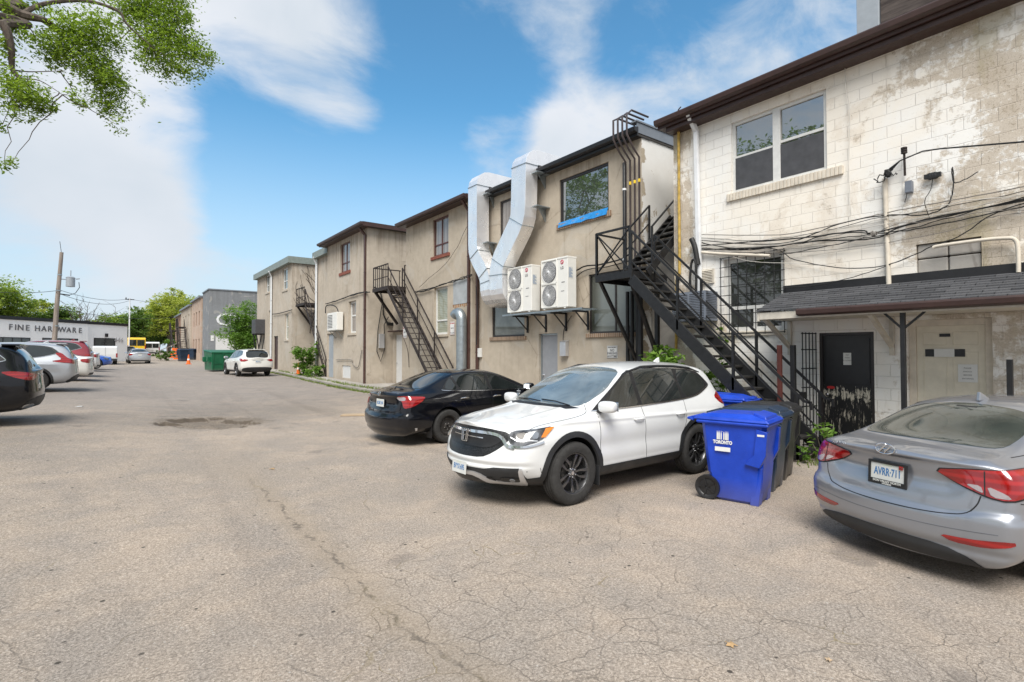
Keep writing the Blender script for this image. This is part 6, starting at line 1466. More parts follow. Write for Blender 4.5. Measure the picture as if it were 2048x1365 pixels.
# ------------------------------------------------------------------ outdoor units
def fan_unit(label, X, u0, u1, vt, vb, d=.34):
    a, c = PX(u0, vt, X), PX(u1, vt, X); zb = PX(u0, vb, X).z; y1, y0 = a.y, c.y; z1 = a.z; W = y1-y0; H = z1-zb
    r = thing('heat_pump', label, 'outdoor unit', (X, (y0+y1)/2, zb), group='cream outdoor units on the shelf')
    h = W/2
    MB().box((0, -h, .03), (d, h, H)).build('casing', 'unit_cream', r, bevel=.015)
    m = MB(); m.box((-.012, -h-.004, H-.05), (d+.01, h+.004, H+.006)); m.build('lid', 'unit_cream', r, bevel=.01)
    cy = h-W*.31; rr_ = min(W*.27, H*.225)
    for cz in (H*.745, H*.275):
        m = MB(); m.lathe([(.001, -.006), (rr_*1.02, -.006)], 40, 'x', (0, cy, cz)); m.build('fan_opening', 'unit_dark', r)
        m = MB()
        for q in range(3):
            a0 = 2*math.pi*q/3+cz; P = []
            for i in range(7):
                aa = a0+i*.17; P += [(-.010, cy+rr_*.22*math.cos(aa), cz+rr_*.22*math.sin(aa)), (-.010-.0*i, cy+rr_*.9*math.cos(aa+.2), cz+rr_*.9*math.sin(aa+.2))]
            m.add(P, [(2*i, 2*i+1, 2*i+3, 2*i+2) for i in range(6)])
        m.build('fan_blade', 'ink_grey', r, fixn=False)
        m = MB()
        for k in range(1, 8): rk = rr_*(.16+.84*k/7); m.tube([(-.035, cy+rk*math.cos(2*math.pi*i/30), cz+rk*math.sin(2*math.pi*i/30)) for i in range(31)], .0028, 4, caps=False)
        for k in range(36):
            aa = 2*math.pi*k/36; m.tube([(-.036, cy+rr_*.16*math.cos(aa), cz+rr_*.16*math.sin(aa)), (-.034, cy+rr_*math.cos(aa+.35), cz+rr_*math.sin(aa+.35))], .0026, 4, caps=False)
        m.lathe([(.001, -.045), (rr_*.13, -.042), (rr_*.17, -.032)], 20, 'x', (0, cy, cz)); m.build('fan_guard', 'pipe_white', r)
        m = MB(); s_ = rr_*1.1
        for a_, b_ in (((-s_, -s_), (s_, -s_)), ((s_, -s_), (s_, s_)), ((s_, s_), (-s_, s_)), ((-s_, s_), (-s_, -s_))): m.bar((-.012, cy+a_[0], cz+a_[1]), (-.012, cy+b_[0], cz+b_[1]), .02, .03)
        m.build('guard_frame', 'unit_cream', r, bevel=.005)
    lx = -h+W*.20
    m = MB(); m.lathe([(.001, -.008), (.062, -.007), (.064, 0)], 28, 'x', (0, lx, H*.90)); o = m.build('logo', 'logo_red', r)
    m = MB(); P = [(-.0095, lx+.035*math.cos(t), H*.90+.035*math.sin(t)) for t in [math.pi*.5+i*math.pi*1.5/12 for i in range(13)]]; m.tube(P, .005, 4); m.bar((-.0095, lx, H*.90), (-.0095, lx-.035, H*.90), .008, .008); m.bar((-.0095, lx+.008, H*.90+.02), (-.0095, lx+.008, H*.90-.014), .008, .008); m.build('logo_mark', 'unit_cream', o)
    text_obj('logo_lettering', 'LG', .105, 'ink_grey', o, frameM((-.004, lx, H*.785), (0, -1, 0), (-1, 0, 0)), ext=.002, bold=.002)
    m = MB(); m.box((-.004, -h+W*.10, H*.50), (-.001, -h+W*.22, H*.515)); m.box((-.004, -h+W*.12, H*.33), (-.001, -h+W*.24, H*.34)); m.build('vent_mark', 'ink_grey', r)
    m = MB(); m.box((.04, -h-.004, H*.58), (.20, -h-.001, H*.80), 0)
    for i in range(9): m.box((.05, -h-.006, H*.60+i*H*.021), (.19-.03*(i % 3), -h-.0045, H*.608+i*H*.021), 1)
    m.build('rating_label', ['plate_white', 'plate_blue'], r)
    m = MB()
    for yy in (-h+.12, h-.12): m.box((.0, yy-.03, 0), (d, yy+.03, .03))
    m.build('foot', 'unit_cream', r); return r
fan_unit('left cream outdoor unit with two stacked fans, smaller in view, beside the silver duct', 10.02, 1016, 1063, 539, 628)
fan_unit('right cream outdoor unit with two stacked fans, above the grey door', 10.02, 1083, 1135, 523, 621)
pa, pb_ = PX(1010, 632, 9.98), PX(1163, 612, 9.98)
sh = thing('wall_shelf', 'galvanised steel shelf carrying the cream outdoor units above the grey door', 'shelf')
zs = PX(1083, 623, 10.02).z
m = MB(); m.bar((9.97, pa.y+.1, zs-.03), (9.97, pb_.y-.05, zs-.03), .05, .05); m.bar((10.40, pa.y+.1, zs-.03), (10.40, pb_.y-.05, zs-.03), .05, .05)
for i in range(9): y = pa.y+(pb_.y-pa.y)*i/8; m.bar((9.95, y, zs-.025), (10.58, y, zs-.025), .06, .03)
m.build('shelf_frame', 'galv', sh)
for i in range(4):
    y = pa.y+(pb_.y-pa.y)*(.12+.26*i); m = MB(); m.bar((9.98, y, zs-.07), (10.58, y, zs-.07), .05, .05); m.bar((10.57, y, zs-.09), (10.57, y, zs-.58), .05, .05, up=(0, 1, 0)); m.bar((10.10, y, zs-.09), (10.56, y, zs-.50), .03, .03); m.build('bracket', 'iron', sh)
# grey-blue condenser behind the staircase
p = PX(1352, 590, 10.15); q = PX(1408, 640, 10.15)
r = thing('condenser', 'grey louvred condenser hung on the white wall behind the staircase', 'outdoor unit', (10.12, (p.y+q.y)/2, q.z)); h = abs(p.y-q.y)/2+.05; H_ = p.z-q.z+.02
m = MB(); m.box((0, -h, 0), (.45, h, H_)); m.build('casing', 'unit_dark', r, bevel=.01)
m = MB(); m.box((-.01, -h-.01, H_-.05), (.46, h+.01, H_+.01)); m.box((-.01, -h-.01, -.01), (.46, h+.01, .04))
for yy in (-h, 0, h): m.box((-.02, yy-.022, .04), (-.0, yy+.022, H_-.05))
for i in range(14):
    zz = .07+(H_-.15)*i/13; m.box((-.018, -h, zz-.011), (-.001, h, zz+.011)); m.box((0, -h-.015, zz-.011), (.44, -h-.001, zz+.011))
m.build('louvre', 'unit_blue', r)
# small unit on the tan corner building, dark unit on the far one
p = PX(652, 628, 9.38); q = PX(676, 660, 9.38)
r = thing('air_conditioner', 'small white outdoor unit bracketed above the grey steel door', 'outdoor unit', (9.38, (p.y+q.y)/2, q.z)); h = abs(p.y-q.y)/2*.8; H_ = p.z-q.z
MB().box((0, -h, 0), (.34, h, H_)).build('casing', 'unit_cream', r, bevel=.02)
m = MB()
for i in range(9): m.box((-.01, -h*.1, H_*.15+i*H_*.085), (-.001, h*.85, H_*.15+i*H_*.085+.03))
m.build('louvre', 'unit_dark', r); m = MB()
for yy in (-h*.7, h*.7): m.bar((0, yy, -.03), (.40, yy, -.03), .04, .04); m.bar((.1, yy, -.05), (.4, yy, -.4), .03, .03)
m.build('bracket', 'galv', r)
p = PX(503, 645, 9.2); q = PX(523, 667, 9.2)
r = thing('condenser', 'dark grey condenser on a wall frame at the end of the far tan building', 'outdoor unit', (9.0, (p.y+q.y)/2, q.z))
MB().box((0, -.7, 0), (.9, .7, 1.15)).build('casing', 'unit_dark', r, bevel=.02); m = MB()
for i in range(14): m.box((-.02, -.66, .06+i*.077), (-.001, .66, .09+i*.077)); m.box((0, -.72, .06+i*.077), (.88, -.701, .09+i*.077))
m.build('louvre', 'ink_grey', r); m = MB()
for yy in (-.6, .6): m.bar((0, yy, -.04), (.7, yy, -.04), .06, .06); m.bar((.1, yy, -.06), (.5, yy, -2.6), .07, .07); m.bar((.7, yy, -.06), (.3, yy, -2.6), .07, .07)
m.build('wall_frame', 'iron', r)

# ------------------------------------------------------------------ pipes and cables on the walls
def wire(X, pts, r_, mat, name='cable', label=None, cat='cable', group=None, wob=.0, n=5, sub=6, xw=.03):
    P = [PX(u, v, X) for u, v in pts]; Q = []
    for i in range(len(P)-1):
        p0, p1, p2, p3 = P[max(i-1, 0)], P[i], P[i+1], P[min(i+2, len(P)-1)]
        for k in range(sub):
            t = k/sub; q = .5*((2*p1)+(-p0+p2)*t+(2*p0-5*p1+4*p2-p3)*t*t+(-p0+3*p1-3*p2+p3)*t**3)
            Q.append(V((X-random.uniform(0, xw), q.y, q.z+random.uniform(-wob, wob))))
    Q.append(P[-1]); m = MB(); m.tube(Q, r_, n); return T(m, name, mat, label, cat, group)
XWc = 10.54
G1 = 'cables strung across the white block wall'
for lb, pts, r_, mt in (
  ('thick black cable rising from the window bars to the right edge of the white wall', [(1404, 492), (1480, 486), (1600, 477), (1720, 462), (1745, 468), (1850, 440), (1960, 418), (2060, 400)], .013, 'cable_black'),
  ('black cable crossing the conduit and dipping at the burnt joint', [(1404, 498), (1500, 500), (1620, 484), (1746, 478), (1800, 455), (1900, 432), (2060, 396)], .012, 'cable_black'),
  ('upper black cable with ties running to the forked riser', [(1404, 482), (1560, 488), (1680, 448), (1770, 432), (1850, 430), (1890, 415), (1902, 400), (1908, 365), (1905, 335)], .010, 'cable_black'),
  ('slack black cable sagging under the window head to the white conduit elbow', [(1404, 500), (1540, 497), (1590, 520), (1680, 536), (1760, 534), (1830, 510), (1866, 493), (1925, 470), (1985, 430), (2060, 412)], .009, 'cable_black'),
  ('thin black cable running down from the right edge to the canopy end', [(1540, 578), (1640, 570), (1740, 545), (1820, 513)], .007, 'cable_black'),
  ('grey cable highest of the bundle below the service boxes', [(1404, 470), (1560, 470), (1700, 443), (1780, 425), (1900, 402), (2060, 372)], .009, 'cable_grey'),
  ('thin grey cable along the middle of the bundle', [(1404, 505), (1600, 505), (1740, 490), (1800, 482), (1900, 462), (1985, 435), (2060, 425)], .006, 'cable_grey'),
  ('pale cable drooping across the top of the barred window', [(1450, 508), (1500, 523), (1570, 527), (1640, 530)], .006, 'cable_white'),
  ('pale cable lowest of the bundle left of the conduit', [(1404, 488), (1500, 494), (1640, 478), (1740, 455), (1900, 425), (2060, 385)], .007, 'cable_white')):
    wire(XWc, pts, r_, mt, label=lb, group=G1, wob=.004)
wire(XWc, [(1904, 338), (1908, 365), (1930, 360), (1956, 344)], .008, 'cable_black', label='forked black cable stub on the stained right part of the white wall', group=G1)
EX = [('upper', [(1404, 476), (1520, 482), (1650, 462), (1760, 436), (1880, 418), (2060, 380)], .006, 'cable_black'), ('second', [(1430, 500), (1560, 492), (1700, 474), (1800, 462), (1930, 428), (2060, 392)], .008, 'cable_black'),
      ('third', [(1404, 495), (1500, 505), (1590, 498), (1690, 486), (1745, 470), (1790, 450), (1850, 442), (1985, 424), (2060, 420)], .006, 'cable_grey'), ('fourth', [(1470, 488), (1600, 470), (1690, 456), (1760, 440), (1900, 408), (2060, 388)], .007, 'cable_white'),
      ('fifth', [(1560, 510), (1620, 500), (1746, 474), (1850, 455), (1960, 432), (2060, 405)], .009, 'cable_black'), ('sixth', [(1404, 486), (1470, 498), (1530, 496), (1600, 486), (1660, 470), (1746, 466)], .010, 'cable_black')]
for nm, pts, r_, mt in EX: wire(XWc-.02, pts, r_, mt, label='%s of the slack extra cables looping through the bundle on the white wall' % nm, group=G1, wob=.012)
m = MB()
for k in range(3):
    P = [PX(1779, 345, XWc), PX(1800, 322, XWc-.1), PX(1845, 303, XWc-.5), PX(1880, 298, 9.9), PX(2060, 283, 8.6)]
    P[0].z += k*.03; m.tube(P, .011, 6)
    for a, b_ in ((0, 1),): pass
T(m, 'service_cable', 'cable_black', 'bundled black service cable coming in from the right to the weatherhead', 'cable')
m = MB(); c = PX(1776, 347, 10.5); random.seed(3)
for k in range(7):
    P = [c+V((-.02*k, random.uniform(-.03, .03), random.uniform(-.03, .03)))]
    for i in range(5): P.append(P[-1]+V((random.uniform(-.02, .02), random.uniform(-.07, .07), random.uniform(-.08, .05))))
    m.tube(P, .010, 5)
m.tube([c+V((0, 0, -.05)), c+V((-.01, 0, .06))], .05, 10); T(m, 'weatherhead', 'cable_black', 'black tangled weatherhead on top of the cream conduit', 'electrical fitting')
wire(10.55, [(1770, 358), (1771, 400), (1775, 500), (1778, 582)], .038, 'pipe_cream', 'conduit', 'tall cream conduit dropping from the weatherhead to the canopy', 'conduit', xw=0, n=10)
wire(10.50, [(1866, 496), (1880, 492), (1960, 481), (2010, 477), (2030, 480), (2036, 500), (2037, 545)], .028, 'pipe_cream', 'conduit', 'white conduit with an elbow over the bricked-up opening', 'conduit', xw=0, n=10)
wire(10.52, [(1404, 505), (1440, 508), (1540, 512)], .032, 'pipe_cream', 'conduit', 'horizontal cream conduit above the barred window', 'conduit', xw=0, n=10)
a = PX(1808, 297, 10.45); c = PX(1810, 352, 10.55); m = MB(); m.tube([a, c], .018, 8)
for t in (.0, .08, .16): m.lathe([(.02, -.02), (.045, -.012), (.045, .012), (.02, .02)], 14, 'z', a.lerp(c, t))
T(m, 'insulator_rack', 'iron_rust', 'short rusty insulator rod standing out from the white wall', 'electrical fitting')
p, q = PX(1810, 364, 10.5), PX(1824, 384, 10.5); m = MB(); m.box((10.48, q.y, q.z), (10.59, p.y, p.z)); o = T(m, 'junction_box', 'unit_blue', 'small grey junction box below the insulator rod', 'junction box', bevel=.006)
m = MB(); c = PX(1864, 351, 10.5)
for dx_ in (-.03, .0, .035): m.lathe([(.001, -.06), (.05, -.05), (.058, .0)], 12, 'x', (10.56, c.y+dx_, c.z))
m.bar((10.53, c.y-.11, c.z), (10.53, c.y+.11, c.z), .05, .07); T(m, 'splice_case', 'iron', 'black round splice case right of the small junction box', 'junction box')
for i, (pts, lb) in enumerate(((((1815, 385), (1813, 395), (1810, 405)), 'short loose wires under the small junction box'), (((1866, 358), (1862, 380), (1850, 405), (1860, 440)), 'loose wires hanging from the black splice case'), (((1690, 100), (1691, 160), (1700, 230), (1698, 330), (1702, 430)), 'thin white wire hanging from the eave right of the upper window'))):
    wire(10.55, pts, .006 if i < 2 else .007, ('cable_black', 'cable_black', 'cable_white')[i], 'wire', lb, 'wire')
m = MB(); c = PX(1749, 468, 10.5); 
for k in range(9): m.tube([c+V((random.uniform(-.03, .01), random.uniform(-.05, .05), random.uniform(-.05, .05))) for _ in range(5)], .012, 5)
T(m, 'taped_joint', 'cable_grey', 'frayed taped knot where the black cables meet left of the conduit', 'cable joint')
# yellow gas pipe, white downspout, capped duct and louvre at the left end of the white building
wire(10.52, [(1357, 232), (1358, 400), (1359, 545), (1354, 560), (1352, 700)], .034, 'pipe_yellow', 'gas_pipe', 'faded yellow gas pipe up the left edge of the white building', 'pipe', xw=0, n=10)
wire(10.40, [(1357, 232), (1356, 222), (1362, 214)], .014, 'pipe_dark', 'pipe', 'thin bent pipe above the top of the yellow gas pipe', 'pipe', xw=0)
pt, pb2 = PX(1392, 262, 10.5), PX(1399, 585, 10.5)
m = MB(); m.bar((10.30, pt.y+.03, pt.z+.28), (10.50, pt.y, pt.z), .09, .11); m.bar((10.50, pt.y, pt.z), (10.50, pb2.y, pb2.z), .10, .08, up=(1, 0, 0)); m.bar((10.30, pt.y+.03, pt.z+.26), (10.22, pt.y+.03, pt.z+.45), .09, .11); T(m, 'downspout', 'pipe_white', 'tall white downspout at the left end of the white building', 'downspout', bevel=.01)
wire(10.45, [(1383, 478), (1390, 495), (1396, 530)], .06, 'cable_black', 'pipe_stub', 'black lagged pipe stub behind the white downspout', 'pipe', xw=0, n=10)
wire(10.40, [(1382, 585), (1380, 560), (1384, 523), (1392, 530), (1392, 600)], .028, 'cable_black', 'pipe_loop', 'black lagged pipe loop above the louvred condenser', 'pipe', xw=0, n=8)
# conduits at the right corner of the duct building
GC = 'dark conduits at the corner of the duct building'
for k, (u, lb) in enumerate(((1248, 'first'), (1257, 'second'), (1266, 'third'), (1275, 'fourth'))):
    p = PX(u, 300, 10.50); P = [(10.95, p.y+.02, 7.85+.02*k), (10.30, p.y+.02, 7.85+.02*k), (10.12, p.y+.02, 7.75), (10.10, p.y, 7.25), (10.30, p.y-.03, 6.95), (10.50, p.y-.05, 6.75), (10.50, p.y-.05, 3.8-.2*k if k else 3.6)]
    m = MB(); m.tube(P, .026, 8)
    if k: m.tube([(10.50, p.y-.05, 6.12), (10.50, p.y-.05, 6.20)], .032, 8, mi=1)
    T(m, 'conduit', ['pipe_dark', 'tape_yellow'], '%s dark conduit from the left, bent over the eave at the duct building corner' % lb, 'conduit', GC)
m = MB(); y = PX(1253, 420, 10.45).y; m.tube([(10.48, y+.1, 6.72), (10.44, y+.06, 6.62), (10.44, y+.06, 3.75)], .045, 10); 
for zz in (6.0, 4.2): m.tube([(10.44, y+.06, zz), (10.44, y+.06, zz+.05)], .055, 10, mi=1)
T(m, 'drain_pipe', ['iron', 'pipe_white'], 'fat black drain pipe with pale clips left of the dark conduits', 'pipe')
for k, (dy, x) in enumerate(((8.72, 10.52), (8.88, 10.50), (9.04, 10.52))):
    m = MB(); m.tube([(x, dy, .02), (x, dy, 3.4)], .05, 10); T(m, 'drain_pipe', 'iron', 'black ground-floor pipe, %s from the corner, behind the staircase legs' % ('nearest', 'second', 'third')[k], 'pipe', 'black pipes behind the staircase legs')
# cables along the rendered fronts
G2 = 'cables strung along the rendered fronts'
wire(10.53, [(1150, 543), (1172, 533), (1200, 530), (1240, 520), (1258, 510)], .022, 'cable_black', label='thick black cable bundle behind the landing of the black staircase', group=G2)
wire(10.53, [(1150, 556), (1175, 540), (1215, 534), (1260, 522)], .014, 'cable_black', label='thin black cable just under the bundle at the black landing', group=G2)
for k in range(4):
    wire(10.38, [(830, 583+k*1.2), (858, 578+k), (880, 572-k*.5), (905, 562+k), (925, 556+k), (944, 549+k)], .013, 'cable_black', label='%s black cable of the bundle sagging across the beige front left of the ducts' % ('top', 'second', 'third', 'bottom')[k], group=G2, wob=.02)
wire(10.38, [(839, 575), (860, 556), (890, 530), (915, 495), (942, 436)], .008, 'cable_black', label='single black wire rising diagonally across the beige front', group=G2)
for k in range(2): wire(9.74, [(652, 608+k), (675, 602-k), (700, 592+k), (725, 585+k), (740, 585)], .022, 'cable_black', label='%s black cable along the tan corner building' % ('upper', 'lower')[k], group=G2, wob=.02)
wire(9.62, [(545, 629), (560, 627), (584, 620)], .03, 'cable_black', label='dark cable along the far tan building', group=G2)
m = MB()
for k in range(3):
    z0 = 4.6-k*.06; m.tube([(9.8+.3, 24.52-.02*k, 5.0), (10.4, 24.52, 4.9), (10.55, 24.5, 4.3), (10.58, 24.5, 3.7), (10.8, 24.5, 3.3-.05*k), (11.6, 24.5, 3.25-.05*k), (12.6, 24.5, 3.3)], .035, 6)
T(m, 'cable', 'cable_black', 'thick cable bundle looping over the gable wall of the tan corner building', 'cable', G2)
m = MB(); m.tube([(10.5, 24.5, 4.2), (10.3, 24.5, 2.9), (10.25, 24.5, 1.9), (10.45, 24.5, 1.4), (10.65, 24.5, 2.0), (10.62, 24.5, 3.2), (10.85, 24.5, 3.6)], .022, 6); T(m, 'cable', 'cable_black', 'cable loop hanging round the grey box on the gable wall', 'cable', G2)
MBx = MB().box((10.35, 24.44, 2.05), (10.62, 24.585, 2.75)); T(MBx, 'meter_box', 'satin', 'grey meter box on the gable wall of the tan corner building', 'meter box', bevel=.01)
wire(9.55, [(651, 627), (653, 612), (668, 612), (676, 622), (678, 650), (668, 660)], .03, 'cable_black', label='black lagged pipe looping from the small white outdoor unit', group=G2, xw=0)
wire(9.74, [(672, 720), (702, 720), (705, 728), (716, 735), (722, 710), (724, 700)], .02, 'cable_grey', 'conduit', 'grey conduit above the cream access panel', 'conduit', xw=0)
wire(10.42, [(803, 666), (815, 700), (818, 735)], .012, 'iron_rust', 'conduit', 'thin rusty conduit behind the fire escape treads', 'conduit', xw=0)
p, q = PX(1121, 684, 10.5), PX(1133, 713, 10.5); m = MB(); m.box((10.46, q.y, q.z), (10.595, p.y, p.z)); m.prism([(10.44, p.z), (10.595, p.z+.05), (10.595, p.z)], q.y-.01, p.y+.01, 'y'); T(m, 'meter_box', 'satin', 'grey meter box right of the grey door on the duct building', 'meter box', bevel=.01)
wire(10.57, [(1126, 684), (1128, 660), (1138, 640), (1143, 632)], .010, 'cable_black', 'cable', 'thin black cable from the shelf down to the meter box by the grey door', 'cable', xw=0)
p, q = PX(956, 697, 10.4), PX(965, 715, 10.4); m = MB(); m.box((10.5, q.y+.3, q.z), (10.595, p.y+.3, p.z)); T(m, 'junction_box', 'sign_white', 'small white box between the brown downspouts', 'junction box', bevel=.01)
wire(10.36, [(952, 572), (955, 620), (953, 690)], .02, 'cable_black', 'cable', 'black cable running down beside the brown downspout', 'cable', xw=0)

# ------------------------------------------------------------------ signs
def sign(label, X, u0, u1, v0, v1, lines, red=False, sz=.07):
    a, c = PX(u0, v0, X), PX(u1, v1, X); r = thing('sign', label, 'sign', (X, (a.y+c.y)/2, (a.z+c.z)/2)); w_ = abs(a.y-c.y); h = abs(a.z-c.z)
    m = MB(); m.box((0, -w_/2, -h/2), (.006, w_/2, h/2)); m.build('sign_board', 'sign_white', r, bevel=.002)
    m = MB(); b_ = w_*.46; hh = h*.47
    for p, q in (((-b_, -hh), (b_, -hh)), ((b_, -hh), (b_, hh)), ((b_, hh), (-b_, hh)), ((-b_, hh), (-b_, -hh))): m.bar((-.001, *p), (-.001, *q), .002, .008, up=(1, 0, 0))
    m.build('sign_border', 'ink_red' if red else 'ink_grey', r)
    n = len(lines)
    for i, (t, s_) in enumerate(lines): text_obj('lettering', t, s_, 'ink_red' if (red and i == 0) else 'ink_grey', r, frameM((-.001, 0, h*.36-h*.72*i/(max(1, n-1))), (0, -1, 0), (-1, 0, 0)), ext=.0008, sx=.95, bold=.002)
    return r
sign('white sign reading NO PARKING ANYTIME on the duct building', 10.585, 1214, 1235, 692, 717, [('PRIVATE PROPERTY', .035), ('NO', .10), ('PARKING', .085), ('ANYTIME', .085)])
sign('white and red notice left of the fire escape', 10.42, 806, 814, 654, 676, [('NO PARKING', .065), ('PRIVATE', .06), ('TOW AWAY', .06)], True)
sign('white and red notice beside the galvanised vent pipe', 10.43, 900, 909, 644, 670, [('NO PARKING', .055), ('PRIVATE', .06), ('TOW AWAY', .06)], True)

# ------------------------------------------------------------------ wheeled bins
def bin_(label, x, y, deg, mat, wm='car_black', logo=False, s=1.0, lidmat=None, group='wheeled bins beside the white crossover'):
    """front faces +x in its own space, wheels at -x"""
    r = thing('wheeled_bin', label, 'bin', (x, y, ground(x, y)), R(deg), group)
    lm = lidmat or mat; m = MB()
    secs = [(0.0, -.18, .27, .22), (.035, -.25, .30, .25), (.33, -.30, .34, .27), (.335, -.31, .34, .27), (.62, -.34, .36, .285), (.93, -.37, .40, .305), (.98, -.37, .41, .31)]
    P = []
    for z, xb, xf_, yh in secs:
        c = .05
        P += [(xb+c, -yh, z), (xf_-c, -yh, z), (xf_, -yh+c, z), (xf_, yh-c, z), (xf_-c, yh, z), (xb+c, yh, z), (xb, yh-c, z), (xb, -yh+c, z)]
    F = [tuple(reversed(range(8))), tuple(range(len(P)-8, len(P)))]
    for i in range(len(secs)-1):
        for j in range(8): F.append((8*i+j, 8*i+(j+1) % 8, 8*i+8+(j+1) % 8, 8*i+8+j))
    m.add(P, F, 0, True); 
    for sg in (-1, 1):                                           # side swellings and front pillars
        m.prism([(.16, .50), (.33, .47), (.40, .62), (.42, .90), (.30, .93), (.27, .62)], sg*.24, sg*.325, 'y')
        m.prism([(.20, 0), (.30, 0), (.345, .46), (.25, .46)], sg*.12, sg*.255, 'y')
    m.build('bin_body', mat, r, bevel=.018)
    m = MB(); m.box((-.42, -.345, .955), (.44, .345, 1.0)); m.build('rim', mat, r, bevel=.02)
    m = MB(); m.add([(-.46, -.345, 1.002), (.455, -.35, 1.002), (.455, .35, 1.002), (-.46, .345, 1.002), (-.43, -.33, 1.045), (.42, -.33, 1.035), (.42, .33, 1.035), (-.43, .33, 1.045), (-.25, -.25, 1.085), (.22, -.24, 1.095), (.22, .24, 1.095), (-.25, .25, 1.085)],
        [(3, 2, 1, 0), (0, 1, 5, 4), (1, 2, 6, 5), (2, 3, 7, 6), (3, 0, 4, 7), (4, 5, 9, 8), (5, 6, 10, 9), (6, 7, 11, 10), (7, 4, 8, 11), (8, 9, 10, 11)]); m.build('lid', lm, r, bevel=.012)
    m = MB(); m.add([(.24, -.22, 1.085), (.40, -.27, 1.037), (.40, .27, 1.037), (.24, .22, 1.085), (.24, -.22, 1.115), (.39, -.25, 1.075), (.39, .25, 1.075), (.24, .22, 1.115)], [(3, 2, 1, 0), (4, 5, 6, 7), (0, 1, 5, 4), (1, 2, 6, 5), (2, 3, 7, 6), (3, 0, 4, 7)]); m.build('lid_step', lm, r, bevel=.008)
    m = MB(); m.tube([(-.46, -.30, .99), (-.54, -.28, 1.0), (-.54, .28, 1.0), (-.46, .30, .99)], .018, 8); m.build('handle', lm, r)
    for sg in (-1, 1):
        m = MB(); m.lathe([(.001, .0), (.05, .012), (.10, .006), (.115, .02), (.15, .022), (.15, -.05), (.02, -.05)], 28, 'y', (0, 0, 0))
        for k in range(5): a = 2*math.pi*k/5; m.bar((0.02*math.cos(a), .016, .02*math.sin(a)), (.11*math.cos(a), .016, .11*math.sin(a)), .016, .012, up=(0, 1, 0))
        o = m.build('wheel', wm, r); o.location = (-.30, sg*.285, .15); o.rotation_euler = (0, 0, 0 if sg > 0 else math.pi)
    m = MB(); m.tube([(.30, -.12, .40), (.30, .12, .40)], .016, 8); m.build('lift_bar', 'pipe_white', r)
    if logo:                                                     # side face is -y
        M = frameM((-.10, -.302, .78), (1, 0, 0), (0, -1, .05)) @ Matrix.Diagonal((1.5, 1.5, 1, 1)); m = MB()
        T_ = lambda x_, z_: (x_, z_, 0)
        def ln(pts): m.tube([T_(*p) for p in pts], .0045, 4)
        ln([(-.045, -.01), (-.045, .09), (-.025, .115), (-.025, -.01)]); ln([(-.036, -.01), (-.036, .08)]); ln([(-.012, -.01), (-.012, .065), (.008, .05), (.008, -.01)]); ln([(.02, -.01), (.02, .10), (.042, .125), (.042, -.01)]); ln([(.031, -.01), (.031, .09)])
        o = m.build('bin_logo', 'sign_white', r); o.data.transform(M)
        text_obj('bin_lettering', 'TORONTO', .038, 'sign_white', o, M @ Matrix.Translation((0, -.032, .002)), ext=.001, sx=.8, bold=.002)
        m = MB(); m.box((-.062, -.105, -.001), (.062, -.070, .003)); q = m.build('bin_sticker', 'sign_white', r); q.data.transform(M)
        M2 = frameM((.35, -.300-.026, .86), (1, 0, 0), (0, -1, .03)); m = MB(); m.box((-.04, -.012, 0), (.04, .012, .003)); q = m.build('bin_sticker', 'sign_white', r); q.data.transform(M2)
    if s != 1: r.scale = (s, s, s)
    return r
bin_('blue wheeled bin with a white city emblem on its side, nearest of the row', 6.38, 3.67, -77, 'bin_blue', logo=True)
bin_('navy wheeled bin in the middle of the row, behind the near blue one', 7.17, 3.90, -76, 'bin_navy')
bin_('black wheeled bin at the back of the row by the foot of the staircase', 7.93, 4.12, -75, 'bin_black')
bin_('blue wheeled bin half hidden behind the rear of the white crossover', 9.05, 5.45, 100, 'bin_blue', s=1.0, group=None)
for i, (u, v, mt, lb) in enumerate(((366, 725, 'bin_navy', 'navy bin nearest the green dumpster, in front of the grey building'), (388, 722, 'bin_navy', 'navy wheeled bin beside the far orange cone'), (372, 720, 'bin_black', 'black bin between the two far navy bins'))):
    p = PG(u, v-2); bin_(lb, p.x, p.y, 200+20*i, mt, s=1.25, group='bins by the far terrace')

